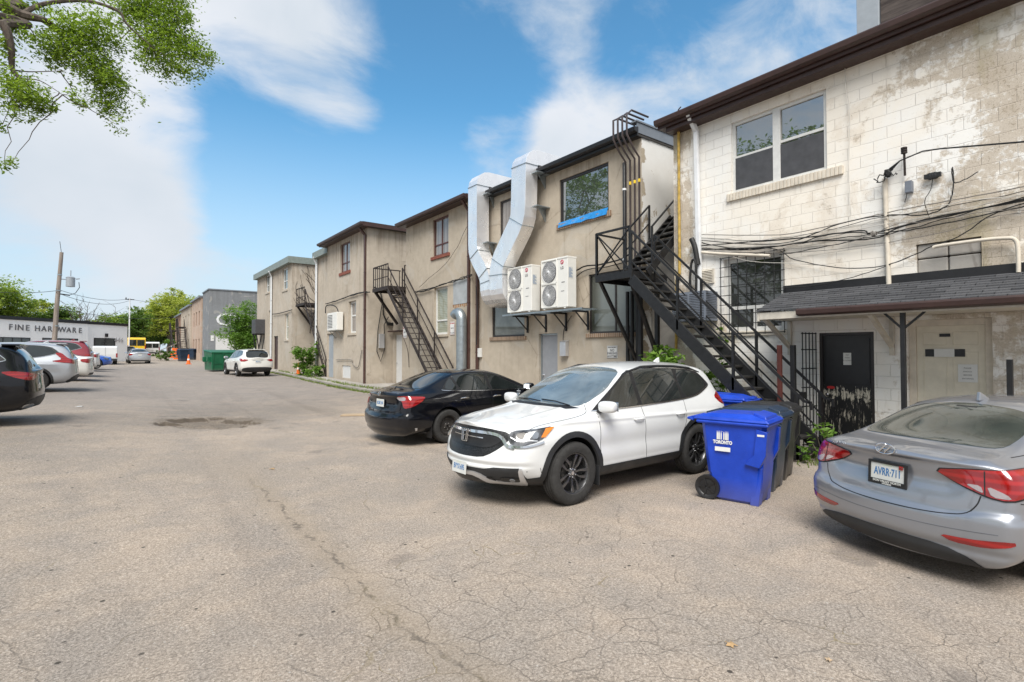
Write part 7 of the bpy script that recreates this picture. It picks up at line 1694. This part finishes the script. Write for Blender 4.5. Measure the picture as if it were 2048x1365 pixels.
# ------------------------------------------------------------------ dumpster, cones, barrels
def dumpster():
    p = PG(424, 744); r = thing('dumpster', 'dark green steel dumpster with fork pockets left of the white crossover at the back', 'dumpster', (p.x+.85, p.y+.9, ground(p.x, p.y)), R(8))
    m = MB(); m.add([(-1.0, -.85, .10), (1.0, -.85, .10), (1.0, .85, .10), (-1.0, .85, .10), (-1.05, -.95, 1.35), (1.05, -.95, 1.35), (1.05, .95, 1.5), (-1.05, .95, 1.5)], [(3, 2, 1, 0), (4, 5, 6, 7), (0, 1, 5, 4), (1, 2, 6, 5), (2, 3, 7, 6), (3, 0, 4, 7)]); m.build('dumpster_body', 'dumpster_green', r, bevel=.02)
    m = MB(); m.add([(-1.09, -1.0, 1.36), (1.09, -1.0, 1.36), (1.09, 1.0, 1.51), (-1.09, 1.0, 1.51), (-1.05, -.95, 1.42), (1.05, -.95, 1.42), (1.05, .95, 1.57), (-1.05, .95, 1.57)], [(3, 2, 1, 0), (4, 5, 6, 7), (0, 1, 5, 4), (1, 2, 6, 5), (2, 3, 7, 6), (3, 0, 4, 7)]); m.build('lid', 'dumpster_green', r, bevel=.01)
    for yy in (-.55, .45):
        m = MB(); m.box((-1.25, yy-.12, .75), (-1.02, yy+.12, 1.05)); m.box((-1.20, yy-.2, .68), (-1.03, yy+.2, .75)); m.build('fork_pocket', 'dumpster_green', r, bevel=.01)
    m = MB()
    for xx in (-.95, -.3, .35, .98): m.bar((xx, -.87, .12), (xx, -.965, 1.33), .07, .05)
    m.bar((-1.02, -.90, .60), (1.02, -.90, .60), .05, .05); m.build('rib', 'dumpster_green', r)
dumpster()
def cone(u, v, lb, s=1):
    p = PG(u, v); r = thing('traffic_cone', lb, 'cone', (p.x, p.y, ground(p.x, p.y)+(.13 if p.x > 8.6 and p.y < 47 and s == 1 else 0)), group='orange traffic cones')
    m = MB(); m.box((-.18, -.18, 0), (.18, .18, .035)); m.build('cone_base', 'cone_orange', r, bevel=.01); m = MB(); m.lathe([(.135, .035), (.10, .25), (.055, .55), (.028, .72), (.022, .725), (.001, .72)], 24, 'z'); m.build('cone_body', 'cone_orange', r)
    m = MB(); m.lathe([(.097, .30), (.079, .42)], 24, 'z'); m.build('reflective_band', 'sign_white', r); r.scale = (s, s, s)
cone(597, 753, 'orange traffic cone on the pavement in front of the tan buildings'); cone(377, 729, 'orange traffic cone far off by the navy bins', 1.3)
for k, (u, v, lb) in enumerate(((345, 719, 'left leaning orange and black traffic barrel'), (354, 722, 'right leaning orange and black traffic barrel'))):
    p = PG(u, v-3); r = thing('traffic_barrel', lb, 'barrel', (p.x, p.y, ground(p.x, p.y)), 0, 'orange traffic barrels'); r.rotation_euler = (.12, .10*(1-2*k), 0)
    m = MB(); m.lathe([(.001, 0), (.42, 0), (.42, .12), (.33, .13), (.32, .45), (.29, .46), (.28, .78), (.25, .79), (.24, 1.1), (.2, 1.12), (.19, 1.35), (.001, 1.36)], 24, 'z'); m.build('barrel_body', 'cone_orange', r); m = MB()
    for z, rr_ in ((.25, .335), (.58, .30), (.92, .262)): m.lathe([(rr_, z), (rr_-.01, z+.14)], 24, 'z')
    m.build('reflective_band', 'ink_grey', r)
p = PG(350, 716); m = MB()
for s_ in (-1.2, 1.2): m.bar((p.x-1.6, p.y+4+s_, p.z), (p.x+1.8, p.y+4+s_, p.z+1.7), .12, .12)
for i in range(7): t = i/6; m.box((p.x-1.6+3.4*t-.16, p.y+2.8, p.z+1.7*t), (p.x-1.6+3.4*t+.16, p.y+5.2, p.z+1.7*t+.06))
for i in range(5): t = i/4; m.bar((p.x-1.6+3.4*t, p.y+2.8, p.z+1.7*t), (p.x-1.6+3.4*t, p.y+2.8, p.z+1.7*t+1.0), .10, .10, up=(0, 1, 0))
m.bar((p.x-1.6, p.y+2.8, p.z+1), (p.x+1.8, p.y+2.8, p.z+2.7), .1, .1); T(m, 'wooden_steps', 'pole_wood', 'weathered wooden steps behind the orange barrels', 'steps')
# red post and dark post by the staircase
m = MB(); q = PG(1556, 862); m.bar((9.75, 4.80, 0), (9.75, 4.80, 1.98), .07, .07); T(m, 'post', 'iron_red', 'dark red steel post behind the handrail of the black staircase', 'post', bevel=.005)
m = MB(); m.bar((9.88, 4.62, 0), (9.88, 4.62, 1.98), .08, .08); T(m, 'post', 'iron', 'dark steel post next to the red one', 'post', bevel=.005)
# rope scrap, cardboard, litter, leaves
p = PG(716, 831); m = MB(); m.box((-.45, -.22, 0), (.45, .22, .02)); o = T(m, 'cardboard_sheet', 'cardboard', 'flat piece of cardboard on the asphalt left of the black saloon', 'cardboard'); o.location = (p.x, p.y, ground(p.x, p.y)+.006); o.rotation_euler = (0, 0, -.5)
def leaf_litter(u, v, s, lb, mat='dry_leaf'):
    p = PG(u, v); m = MB(); k = 11; P = [(0, 0, .012)]+[(s*(.5+.5*(i % 2))*math.cos(2*math.pi*i/k), s*(.5+.5*(i % 2))*math.sin(2*math.pi*i/k), .004+.012*random.random()) for i in range(k)]
    m.add(P, [(0, i+1, (i+1) % k+1) for i in range(k)]); o = m.build('fallen_leaf', mat, None, fixn=False); tag(o, lb, 'leaf'); o.location = (p.x, p.y, ground(p.x, p.y)+.004); md = o.modifiers.new('s', 'SOLIDIFY'); md.thickness = .003
leaf_litter(1462, 1292, .04, 'dry brown leaf lying alone in the right foreground'); leaf_litter(1657, 1323, .022, 'pale leaf scrap right of the dry brown leaf', 'cardboard'); leaf_litter(160, 814, .11, 'white scrap of paper on the asphalt behind the black sport utility car', 'sign_white'); leaf_litter(545, 939, .05, 'small tan leaf in the middle of the lane')
# ------------------------------------------------------------------ trees and plants
def leaves(name, mat, parent, centres, n, size, flat=.6, seed=1, lean=None, fold=True, sprd=.26):
    """centres: (point, radius xyz tuple, weight). Many small leaf faces through the clumps' volume"""
    rnd = random.Random(seed); vs = []; fs = []; tone = []
    tw = sum(c[2] for c in centres)
    for c, rad, wt in centres:
        k = int(n*wt/tw); c = V(c)
        # each clump is made of sprays, each spray of leaves
        ns = max(3, k//(26 if sprd < .3 else 18))
        for _ in range(ns):
            while True:
                q = V((rnd.uniform(-1, 1), rnd.uniform(-1, 1), rnd.uniform(-1, 1)))
                if q.length < 1: break
            q = q*(.55+.45*rnd.random()) if q.length < .5 else q
            sp = c+V((q.x*rad[0], q.y*rad[1], q.z*rad[2])); sr = min(rad)*sprd*rnd.uniform(.5, 1.4); tt = rnd.random()
            for _ in range(k//ns):
                p = sp+V((rnd.gauss(0, sr), rnd.gauss(0, sr), rnd.gauss(0, sr*flat)))
                s = size*rnd.uniform(.6, 1.35); a = rnd.uniform(0, 6.28); n_ = V((rnd.gauss(0, .6), rnd.gauss(0, .6), 1)).normalized(); u = n_.orthogonal().normalized(); u = Matrix.Rotation(a, 3, n_) @ u; w_ = n_.cross(u)
                b = len(vs); vs += [tuple(p-u*s), tuple(p+w_*s*.42+n_*s*.12), tuple(p+u*s), tuple(p-w_*s*.42+n_*s*.12)]; fs.append((b, b+1, b+2, b+3)); tone += [min(1, max(0, tt*.7+rnd.random()*.3))]*4
    me = bpy.data.meshes.new(name); me.from_pydata(vs, [], fs); me.materials.append(MATS[mat])
    at = me.attributes.new('tone', 'FLOAT', 'POINT'); at.data.foreach_set('value', tone)
    o = bpy.data.objects.new(name, me); COL.objects.link(o)
    if parent is not None: o.parent = parent
    return o
def limb(m, a, b, r0, r1, rnd, n=6, wob=.12):
    a, b = V(a), V(b); L = (b-a).length; P = [a]
    for i in range(1, n): P.append(a.lerp(b, i/n)+V((rnd.gauss(0, 1), rnd.gauss(0, 1), rnd.gauss(0, .6)))*L*wob*.35)
    P.append(b); m.tube(P, [r0+(r1-r0)*i/n for i in range(n+1)], 7 if r0 > .05 else 5, caps=False); return P
def tree(label, x, y, h, cr, seed, mat='leaf_far', n=9000, size=.14, z=None, name='tree', trunk_h=.3, lobes=13, squash=.75, group='trees beyond the buildings', dens=1):
    rnd = random.Random(seed); z = ground(x, min(y, 160)) if z is None else z
    r = thing(name, label, 'tree', (x, y, z), 0, group); m = MB(); th = h*trunk_h
    m.tube([(0, 0, -.2), (rnd.gauss(0, .1), rnd.gauss(0, .1), th*.5), (rnd.gauss(0, .2), rnd.gauss(0, .2), th), (rnd.gauss(0, .3), rnd.gauss(0, .3), h*.62)], [h*.032, h*.026, h*.022, h*.01], 9)
    C = []
    for k in range(lobes):
        a = rnd.uniform(0, 6.28); t = rnd.uniform(-.9, 1); rr = cr*rnd.uniform(.25, .80)*math.sqrt(max(.12, 1-t*t*.8)); zz = h*(.62)+t*h*.33
        c = V((rr*math.cos(a), rr*math.sin(a), zz)); q = cr*rnd.uniform(.26, .46); C.append((c, (q*1.15, q*1.15, q*squash), q**2)); limb(m, (0, 0, th*rnd.uniform(.7, 1.6)), c, h*.012, h*.003, rnd)
        for _ in range(2): limb(m, c, c+V((rnd.gauss(0, q*.5), rnd.gauss(0, q*.5), rnd.gauss(0, q*.4))), h*.004, h*.0012, rnd, 4)
    C.append((V((0, 0, h*.62)), (cr*.6, cr*.6, h*.22), cr*cr*.3))
    m.build('trunk', 'bark', r); leaves('crown', mat, r, C, int(n*dens), size, seed=seed+50); return r
def at_px(u, f): p = PD(u, 700, f); return p.x, p.y
# far trees, left to right
for i, (u, f, h, cr, mt, lb, n) in enumerate((
    (-30, 84, 13.5, 6, 'leaf_far', 'tall leafy tree at the left edge above the white commercial building', 5000),
    (22, 88, 12.6, 5.5, 'leaf_far', 'open crowned light green tree over the lettering on the white building', 5000),
    (62, 94, 11.2, 5.5, 'leaf_yellow', 'yellow green tree just left of the utility pole', 4500),
    (98, 92, 9.8, 4.8, 'leaf_dark', 'rounded green tree right behind the utility pole', 4500),
    (225, 108, 9.2, 5.0, 'leaf_far', 'low green tree right of the bare tree', 4500),
    (262, 104, 9.4, 4.5, 'leaf_dark', 'dark green tree behind the thin white mast', 5000),
    (300, 118, 11.0, 6.5, 'leaf_dark', 'broad dark green tree behind the white passenger van', 7000),
    (338, 112, 15.4, 6.2, 'leaf_yellow', 'tallest yellow green tree with an open top in the far background', 6500),
    (352, 122, 13.2, 6.5, 'leaf_far', 'green tree behind the tallest yellow green tree', 6000),
    (318, 128, 9.5, 7, 'leaf_dark', 'dark shaded tree closing the end of the lane', 6500))):
    x, y = at_px(u, f); tree(lb, x, y, h*(.88 if i < 5 else .97), cr*.95, 20+i, mt, int(n*1.5), .26, z=ground(x, min(y, 160))-.3, trunk_h=.18 if i > 3 else .25)
# bare tree
x, y = at_px(168, 90); rnd = random.Random(9); r = thing('bare_tree', 'bare leafless tree rising behind the white commercial building', 'tree', (x, y, .8)); m = MB(); m.tube([(0, 0, 0), (.1, 0, 2), (.1, .1, 3.4)], [.25, .2, .16], 8)
for k in range(11):
    a = rnd.uniform(0, 6.28); b_ = V((math.cos(a)*rnd.uniform(1.5, 4.6), math.sin(a)*rnd.uniform(1.5, 4.6), rnd.uniform(6.5, 9.6))); P = limb(m, (.1, .1, 3.2), b_, .10, .02, rnd, 7)
    for q in P[3:]:
        for _ in range(2): limb(m, q, q+V((rnd.gauss(0, .9), rnd.gauss(0, .9), rnd.uniform(.5, 1.6))), .03, .008, rnd, 3)
m.build('branches', 'bark', r)
# bushy young tree in front of the grey building
x, y = 10.2, 57.0; tree('light green bushy tree in front of the grey building', x, y, 6.0, 2.4, 77, 'leaf_bush', 15000, .11, trunk_h=.10, lobes=18, squash=1.0, group=None)
# shrubs by the walls
def shrub(label, x, y, w_, h, seed, mat='leaf_bush', n=1500, size=.05, name='shrub', z=None, group='shrubs against the walls'):
    rnd = random.Random(seed); z = ground(x, y) if z is None else z; r = thing(name, label, 'shrub', (x, y, z), 0, group); m = MB(); C = []
    for k in range(9):
        t = V((rnd.uniform(-w_, w_)*.8, rnd.uniform(-w_, w_)*.8, h*rnd.uniform(.35, .9))); limb(m, (rnd.gauss(0, .05), rnd.gauss(0, .05), 0), t, .014, .004, rnd, 4); C.append((t, (w_*.42, w_*.42, h*.2), 1))
    C.append((V((0, 0, h*.3)), (w_*.8, w_*.8, h*.3), 3)); m.build('stem', 'bark', r); leaves('foliage', mat, r, C, n, size, seed=seed); return r
shrub('large leafy shrub growing up through the foot of the fire escape', 9.5, 33.2, .80, 1.9, 1, n=2200, size=.10)
shrub('low round shrub in front of the large leafy one', 9.3, 31.6, .6, .9, 2, n=1200, size=.08)
shrub('green shrub growing under the black staircase behind the white crossover', 9.75, 7.0, .70, 2.0, 3, n=1700, size=.085)
shrub('small upright green shoots beside the black bin', 9.6, 4.0, .20, .8, 4, n=110, size=.06)
shrub('bright low weeds at the foot of the white wall by the security gate', 9.9, 3.75, .35, .32, 5, 'leaf_bush', n=1500, size=.035)
shrub('leafy weeds behind the bins under the staircase', 9.3, 4.35, .35, .28, 6, 'leaf_bush', n=500, size=.035)
shrub('sprig of light leaves against the white wall by the staircase', 10.3, 6.3, .30, 2.25, 8, 'leaf_bush', n=260, size=.08)
shrub('weedy bush beside the orange barrels', *[PG(333, 722).x, PG(333, 722).y], 1.3, 1.3, 9, 'leaf_dark', n=900, size=.14, group=None)
shrub('light green bush behind the orange barrels', *[PG(350, 712).x, PG(350, 712).y], 1.2, 2.6, 10, 'leaf_bush', n=1100, size=.16, group=None)
# grass along the kerb
def grass():
    rnd = random.Random(4); vs = []; fs = []; tone = []
    for i in range(5200):
        y = rnd.uniform(17, 40); j = max(k for k in range(len(ky)) if ky[k] <= y or k == 0); j = min(j, len(ky)-2); t = (y-ky[j])/(ky[j+1]-ky[j]); x = kx[j]+(kx[j+1]-kx[j])*t
        if rnd.random() < .55 and not (17 < y < 26): continue
        on = rnd.random() < .35; x += rnd.uniform(.16, .55) if on else rnd.gauss(-.05, .10); h = rnd.uniform(.03, .13)
        if not on and x > kx[j]+.0: x = kx[j]-.02
        z = ground(x, y)+(.125 if on else 0); a = rnd.uniform(0, 3.14); w_ = rnd.uniform(.008, .02); b = len(vs); l = (rnd.gauss(0, .04), rnd.gauss(0, .04))
        vs += [(x-w_*math.cos(a), y-w_*math.sin(a), z), (x+w_*math.cos(a), y+w_*math.sin(a), z), (x+l[0], y+l[1], z+h)]; fs.append((b, b+1, b+2)); tone += [rnd.random()]*3
    for i in range(1500):
        x, y = rnd.gauss(9.7, .35), rnd.uniform(3.4, 7.6); z = 0; h = rnd.uniform(.03, .10); a = rnd.uniform(0, 3.14); w_ = .012; b = len(vs); vs += [(x-w_*math.cos(a), y-w_*math.sin(a), z), (x+w_*math.cos(a), y+w_*math.sin(a), z), (x+rnd.gauss(0, .03), y+rnd.gauss(0, .03), z+h)]; fs.append((b, b+1, b+2)); tone += [rnd.random()]*3
    me = bpy.data.meshes.new('grass'); me.from_pydata(vs, [], fs); me.materials.append(MATS['grass']); at = me.attributes.new('tone', 'FLOAT', 'POINT'); at.data.foreach_set('value', tone)
    tag(bpy.data.objects.new('grass', me), kind='stuff'); o = bpy.data.objects['grass']; COL.objects.link(o)
grass()
# the big tree on the left whose boughs hang into the view
def near_tree():
    rnd = random.Random(11); tx, ty = -9.5, 6.5; r = thing('overhanging_tree', 'large light-leaved tree on the left with boughs hanging over the parked cars', 'tree', (tx, ty, .1)); o = V((tx, ty, .1)); m = MB()
    m.tube([(0, 0, -.2), (.1, .1, 1.5), (.3, .3, 3.2), (.5, .6, 4.6)], [.36, .29, .25, .21], 12)
    def L(u, v, f): return PD(u, v, f)-o
    base = V((.5, .6, 4.5))
    def bough(pts, r0, r1):
        P = [V(p) for p in pts]; Q = []
        for i in range(len(P)-1):
            p0, p1, p2, p3 = P[max(i-1, 0)], P[i], P[i+1], P[min(i+2, len(P)-1)]
            for k in range(5):
                t = k/5; Q.append(.5*((2*p1)+(-p0+p2)*t+(2*p0-5*p1+4*p2-p3)*t*t+(-p0+3*p1-3*p2+p3)*t**3))
        Q.append(P[-1]); n = len(Q); m.tube(Q, [r0+(r1-r0)*i/(n-1) for i in range(n)], 7, caps=False); return Q
    b1 = bough([base, L(-60, -10, 9.2), L(5, 12, 9.4), (L(45, 30, 9.5)), L(80, 38, 9.6), L(100, 45, 9.7), L(118, 60, 9.8)], .15, .012); b1b = bough([L(45, 28, 9.5), L(90, 8, 9.8), L(170, 2, 10), L(235, 22, 10.2), L(255, 50, 10.3), L(300, 90, 10.5)], .045, .012)
    b2 = bough([L(80, 38, 9.6), L(110, 60, 9.8), L(140, 85, 9.9), L(185, 130, 10.1)], .04, .01); b3 = bough([base, L(-60, 20, 8.6), L(5, 50, 8.8), L(22, 95, 8.9), L(25, 140, 9.0), L(42, 158, 9.0)], .10, .022)
    b4 = bough([L(25, 140, 9), L(60, 144, 9.2), L(130, 142, 9.3)], .014, .005); b5 = bough([L(42, 158, 9), L(80, 162, 9.1), L(125, 190, 9.2)], .012, .004); b6 = bough([base, V((1, 3, 6.5)), L(60, -90, 10.5), L(230, -60, 11), L(330, -20, 11), L(360, 60, 11)], .12, .012)
    b7 = bough([base, V((-1, -2, 6.8)), V((-1.5, -4, 8))], .14, .04); b8 = bough([base, V((2.5, -1.5, 7)), V((4.5, -2.5, 8.6))], .14, .03); b9 = bough([base, V((.3, 2.5, 7)), V((.8, 5, 9))], .14, .03)
    C = []
    def cl(u, v, f, ru, rv, wt): 
        p = L(u, v, f); k = f/CF; C.append((p, (ru*k*1.0, ru*k*1.0, rv*k), wt)); 
        q = min((x for B in (b1, b1b, b2, b3, b4, b5, b6) for x in B), key=lambda x: (x-p).length); limb(m, q, p, .010, .004, rnd, 7, .05)
    for a in ((150, 60, 9.9, 42, 28, 1.5), (200, 60, 10, 34, 30, 1.6), (165, 100, 10, 45, 28, 1.9), (100, 95, 9.7, 34, 24, .9), (75, 80, 9.6, 18, 22, .3), (190, 140, 10.1, 45, 26, 2.2), (215, 170, 10.1, 30, 22, 1.4), (195, 195, 10.1, 28, 20, .55), (225, 210, 10.2, 28, 22, .8), (235, 250, 10.2, 20, 16, .12), (125, 55, 9.8, 25, 30, .6), (110, 120, 9.8, 26, 16, .5), (135, 190, 9.3, 18, 14, .12), (160, 205, 9.8, 16, 14, .15), (282, 195, 10.3, 16, 12, .06),
              (255, 20, 10.8, 34, 24, 1.6), (300, 12, 11, 38, 22, 2.0), (350, 20, 11, 24, 34, 1.3), (310, 60, 11, 42, 30, 2.4), (355, 80, 11, 36, 30, 1.8), (330, 112, 11, 46, 26, 2.1), (390, 105, 11, 30, 22, 1.0), (365, 140, 11, 38, 16, .8), (285, 85, 10.8, 20, 24, .6), (420, 118, 11, 16, 12, .2), (280, 125, 10.6, 18, 20, .25), (230, 90, 10.3, 16, 24, .35), (375, 40, 11, 14, 20, .3), (335, 150, 11, 16, 14, .2),
              (25, 60, 9, 18, 26, .25), (10, 95, 8.9, 12, 20, .35), (5, 10, 9.3, 25, 18, .3), (70, 10, 9.8, 35, 12, .35), (25, 165, 9, 38, 22, 1.0), (60, 190, 9, 36, 20, 1.1), (15, 205, 9, 26, 18, .5), (85, 215, 9.1, 22, 14, .5), (40, 235, 9, 40, 10, .22), (5, 250, 9, 10, 12, .1), (8, 330, 9, 18, 10, .16), (28, 320, 9, 8, 5, .05), (300, -60, 11, 80, 40, 3), (120, -70, 10.5, 90, 40, 3), (450, -90, 12, 50, 40, 1), (-80, 120, 9, 60, 100, 3)): cl(*a)
    m.build('trunk', 'bark', r); leaves('crown', 'leaf_locust', r, C, 36000, .034, flat=.9, seed=8, sprd=.44)
    D = []
    for k in range(26):
        a = rnd.uniform(0, 6.28); rr = rnd.uniform(1.5, 5.5); c = V((-1+rr*math.cos(a), -1.5+rr*math.sin(a), rnd.uniform(5.5, 11))); w = o+c; fx = w.x*math.sin(CTH)+w.y*math.cos(CTH); lx = w.x*math.cos(CTH)-w.y*math.sin(CTH)
        if fx > 0 and lx > -1.15*fx: continue
        q = rnd.uniform(1.0, 1.8); D.append((c, (q, q, q*.7), q*q))
    leaves('upper_crown', 'leaf_locust', r, D, 11000, .085, seed=13)
near_tree()
# trees that stand behind the camera and show in the windows' reflections
tree('leafy tree beside the lane behind the viewpoint, seen mirrored in the windows', -9.5, -3.0, 11, 4.6, 61, 'leaf_dark', 8000, .14, trunk_h=.3, group=None)
tree('second leafy tree behind the viewpoint across from the white building', -14.5, 17.0, 19.0, 5.5, 62, 'leaf_dark', 11000, .16, trunk_h=.3, group=None)
tree('third leafy tree, far left of the lane, seen mirrored in the big window', -15.5, 37.0, 19.5, 5.5, 63, 'leaf_dark', 11000, .18, trunk_h=.3, group=None)

# ------------------------------------------------------------------ utility pole and wires
x, y = at_px(106, 44); zg_ = ground(x, y); up_ = thing('utility_pole', 'tall weathered wooden utility pole with a transformer rising in front of the white building', 'utility pole', (x, y, zg_)); up_.rotation_euler = (0, .012, 0)
tz = PD(114, 503, 44).z-zg_; MB().tube([(0, 0, -.3), (.12, 0, tz*.5), (.32, 0, tz)], [.19, .165, .13], 14).build('pole', 'pole_wood', up_)
m = MB()
for z, r_ in ((tz*.66, .18), (tz*.35, .19), (tz*.80, .16)): m.tube([(.05+.25*z/tz, 0, z-.05), (.05+.25*z/tz, 0, z+.05)], r_, 14)
m.build('pole_band', 'galv', up_)
zt_ = PD(127, 562, 44).z-zg_; m = MB(); m.lathe([(.001, -.42), (.31, -.38), (.31, .36), (.33, .38), (.2, .48), (.001, .5)], 20, 'z', (.95, .1, zt_)); m.tube([(.95, .1, zt_+.45), (.95, .1, zt_+1.0)], .035, 6); m.tube([(1.3, .1, zt_+.3), (1.55, .1, zt_+.36)], .05, 6); m.bar((.2, 0, zt_+.2), (.7, .1, zt_+.2), .06, .06); m.build('transformer', 'door_steel', up_)
m = MB(); m.tube([(1.5, .1, zt_+.05), (1.55, .1, zt_-.4), (1.3, .1, zt_-.9), (.9, .1, zt_-1.1), (.3, .05, zt_-1.05)], .025, 6); m.tube([(.3, .05, zt_-1.05), (.95, .05, zt_-1.12)], .05, 6); m.tube([(.30, 0, tz), (.18, 0, tz+.9)], .02, 5); m.build('pole_wiring', 'iron', up_)
x2, y2 = at_px(258, 70); z2 = ground(x2, y2); mp_ = thing('mast', 'thin pale mast at the right corner of the white commercial building', 'mast', (x2, y2, z2)); hh = PD(258, 597, 70).z-z2; MB().tube([(0, 0, 0), (0, 0, hh)], .07, 8).build('pole', 'pipe_white', mp_); m = MB(); m.bar((-.5, 0, hh-.15), (.5, 0, hh-.15), .1, .1); m.lathe([(.02, 0), (.09, .06), (.02, .25)], 8, 'z', (-.4, 0, hh-.1)); m.build('crossarm', 'iron', mp_)
GW = 'overhead wires beyond the lane'
for i, (a, b_, d, lb) in enumerate((((-40, 580, 52), (112, 582, 44), .25, 'overhead wire running left from the utility pole'), ((112, 578, 44), (258, 598, 70), .5, 'upper overhead wire between the utility pole and the mast'), ((112, 585, 44), (258, 602, 70), .7, 'lower overhead wire between the utility pole and the mast'), ((258, 598, 70), (420, 606, 96), .6, 'overhead wire running right from the mast'), ((108, 616, 44), (395, 622, 100), 1.2, 'lowest overhead wire crossing in front of the far trees'))):
    m = MB(); m.tube(sag(PD(*a), PD(*b_), d, 16), .020, 4); T(m, 'overhead_wire', 'cable_black', lb, 'wire', GW)

# ------------------------------------------------------------------ vehicles
C1 = white_crossover(); C2 = grey_saloon(); C3 = black_saloon()
far_suv('pearl white crossover parked against the tan buildings beside the dumpster', (6.92, 37.6), 93.7, 'paint_pearl', (.95, 1.10), 2.825, 1.93, 1.69, lamps='wide', platetxt='BKHV·214', lv=3)
far_suv('black sport utility car nearest on the left, tail towards the lane', (-3.72, 15.2), 180, 'paint_black', (.95, 1.12), 2.8, 1.93, 1.66, 'rim_silver', lv=4, lamps='wide', ext=True, clad_=False)
far_suv('silver crossover with tall red tail lamps and a scraped dark bumper, second on the left', (-3.4, 24.5), 181, 'paint_silver', (.95, 1.08), 2.66, 1.86, 1.68, lamps='tall', lv=3)
far_sedan('white saloon parked between the silver crossover and the red car', (-3.1, 30.9), 180, 'paint_pearl', (.85, 1.05), 2.76, 1.78, 1.45, lv=3)
far_suv('dark red sport utility car rising behind the white saloon', (-3.2, 34.8), 180, 'paint_red', (.9, 1.05), 2.75, 1.9, 1.80, lv=3, lamps='short')
far_sedan('small white hatchback between the red car and the blue car', (-2.85, 41.2), 180, 'paint_white', (.85, .95), 2.6, 1.75, 1.5, lv=2)
far_sedan('bright blue saloon parked nose out at the end of the row', (-2.2, 44.9), 2, 'paint_blue', (.9, .95), 2.6, 1.78, 1.45, lv=2)
far_sedan('silver white saloon driving away down the far lane', (2.05, 64.6), 92, 'paint_silver', (.9, 1.05), 2.75, 1.82, 1.46, lv=2)
far_suv('grey blue car ahead of the silver white saloon', (1.3, 74), 92, 'paint_steel', (.9, 1.0), 2.7, 1.85, 1.62, lv=2, lamps='short', det=False, clad_=False)
def boxvan(label, x, y, deg, L, W, H, pm, name='van', nose=.9, cat='van', bands=None, wr=.36, rw=True):
    r = thing(name, label, cat, (x, y, ground(x, y)), R(deg)); h = W/2
    P = [(-L/2, .35), (L/2-.05, .35), (L/2, .55), (L/2-.05, H*.50), (L/2-nose*.55, H*.58), (L/2-nose*1.15, H*.97), (L/2-nose*1.5, H), (-L/2+.15, H), (-L/2, H*.93), (-L/2-.03, .9)]
    m = MB(); m.prism(P, -h, h, 'y'); m.build('body', pm, r, bevel=.09, seg=3)
    for sg in (-1, 1):
        if rw: MB().box((-L/2-.045, sg*.05, H*.56), (-L/2-.02, sg*(h-.16), H*.88)).build('rear_window', 'car_glass', r, bevel=.01)
        m = MB(); m.box((-L/2-.045, sg*(h-.14), H*.38), (-L/2+.02, sg*(h-.01), H*.60)); m.build('tail_light', 'tail_red', r, bevel=.01)
        m = MB(); m.prism([(L/2-nose*1.2-.9, H*.58), (L/2-nose*.75, H*.58), (L/2-nose*1.15, H*.90), (L/2-nose*1.2-.9, H*.90)], sg*(h-.01), sg*(h+.008), 'y'); m.build('side_window', 'car_glass', r)
    MB().box((-L/2-.10, -h+.04, .32), (-L/2, h-.04, .52)).build('bumper', 'clad', r, bevel=.02); MB().box((-L/2-.05, -.15, H*.36), (-L/2-.03, .15, H*.44)).build('licence_plate', 'plate_white', r)
    m = MB(); m.box((-L/2-.036, -.006, .5), (-L/2-.028, .006, H*.92)); m.build('door_gap', 'car_black', r)
    for sx in (-L/2+.85, L/2-.85):
        for sg in (-1, 1): wheel(r, sx, sg*(h-.10), wr, wr, .22, .22, 'plain', 'rim_silver', 5)
    if bands: MB().box((-L/2-.05, -h+.1, H*.90), (-L/2-.01, h-.1, H*.99)).build('roof_band', bands, r, bevel=.02)
    return r
x, y = at_px(207, 49); boxvan('white delivery van parked against the white commercial building', x, y, 94, 4.4, 1.8, 1.66, 'paint_white', rw=False)
x, y = at_px(301, 86); boxvan('white passenger van with two rear windows at the end of the lane', x, y, 92, 5.4, 2.0, 2.15, 'paint_white')
x, y = at_px(270, 80); boxvan('yellow minibus behind the parked cars at the end of the lane', x, y, 92, 6.5, 2.2, 2.75, 'paint_yellow', name='minibus', cat='bus')
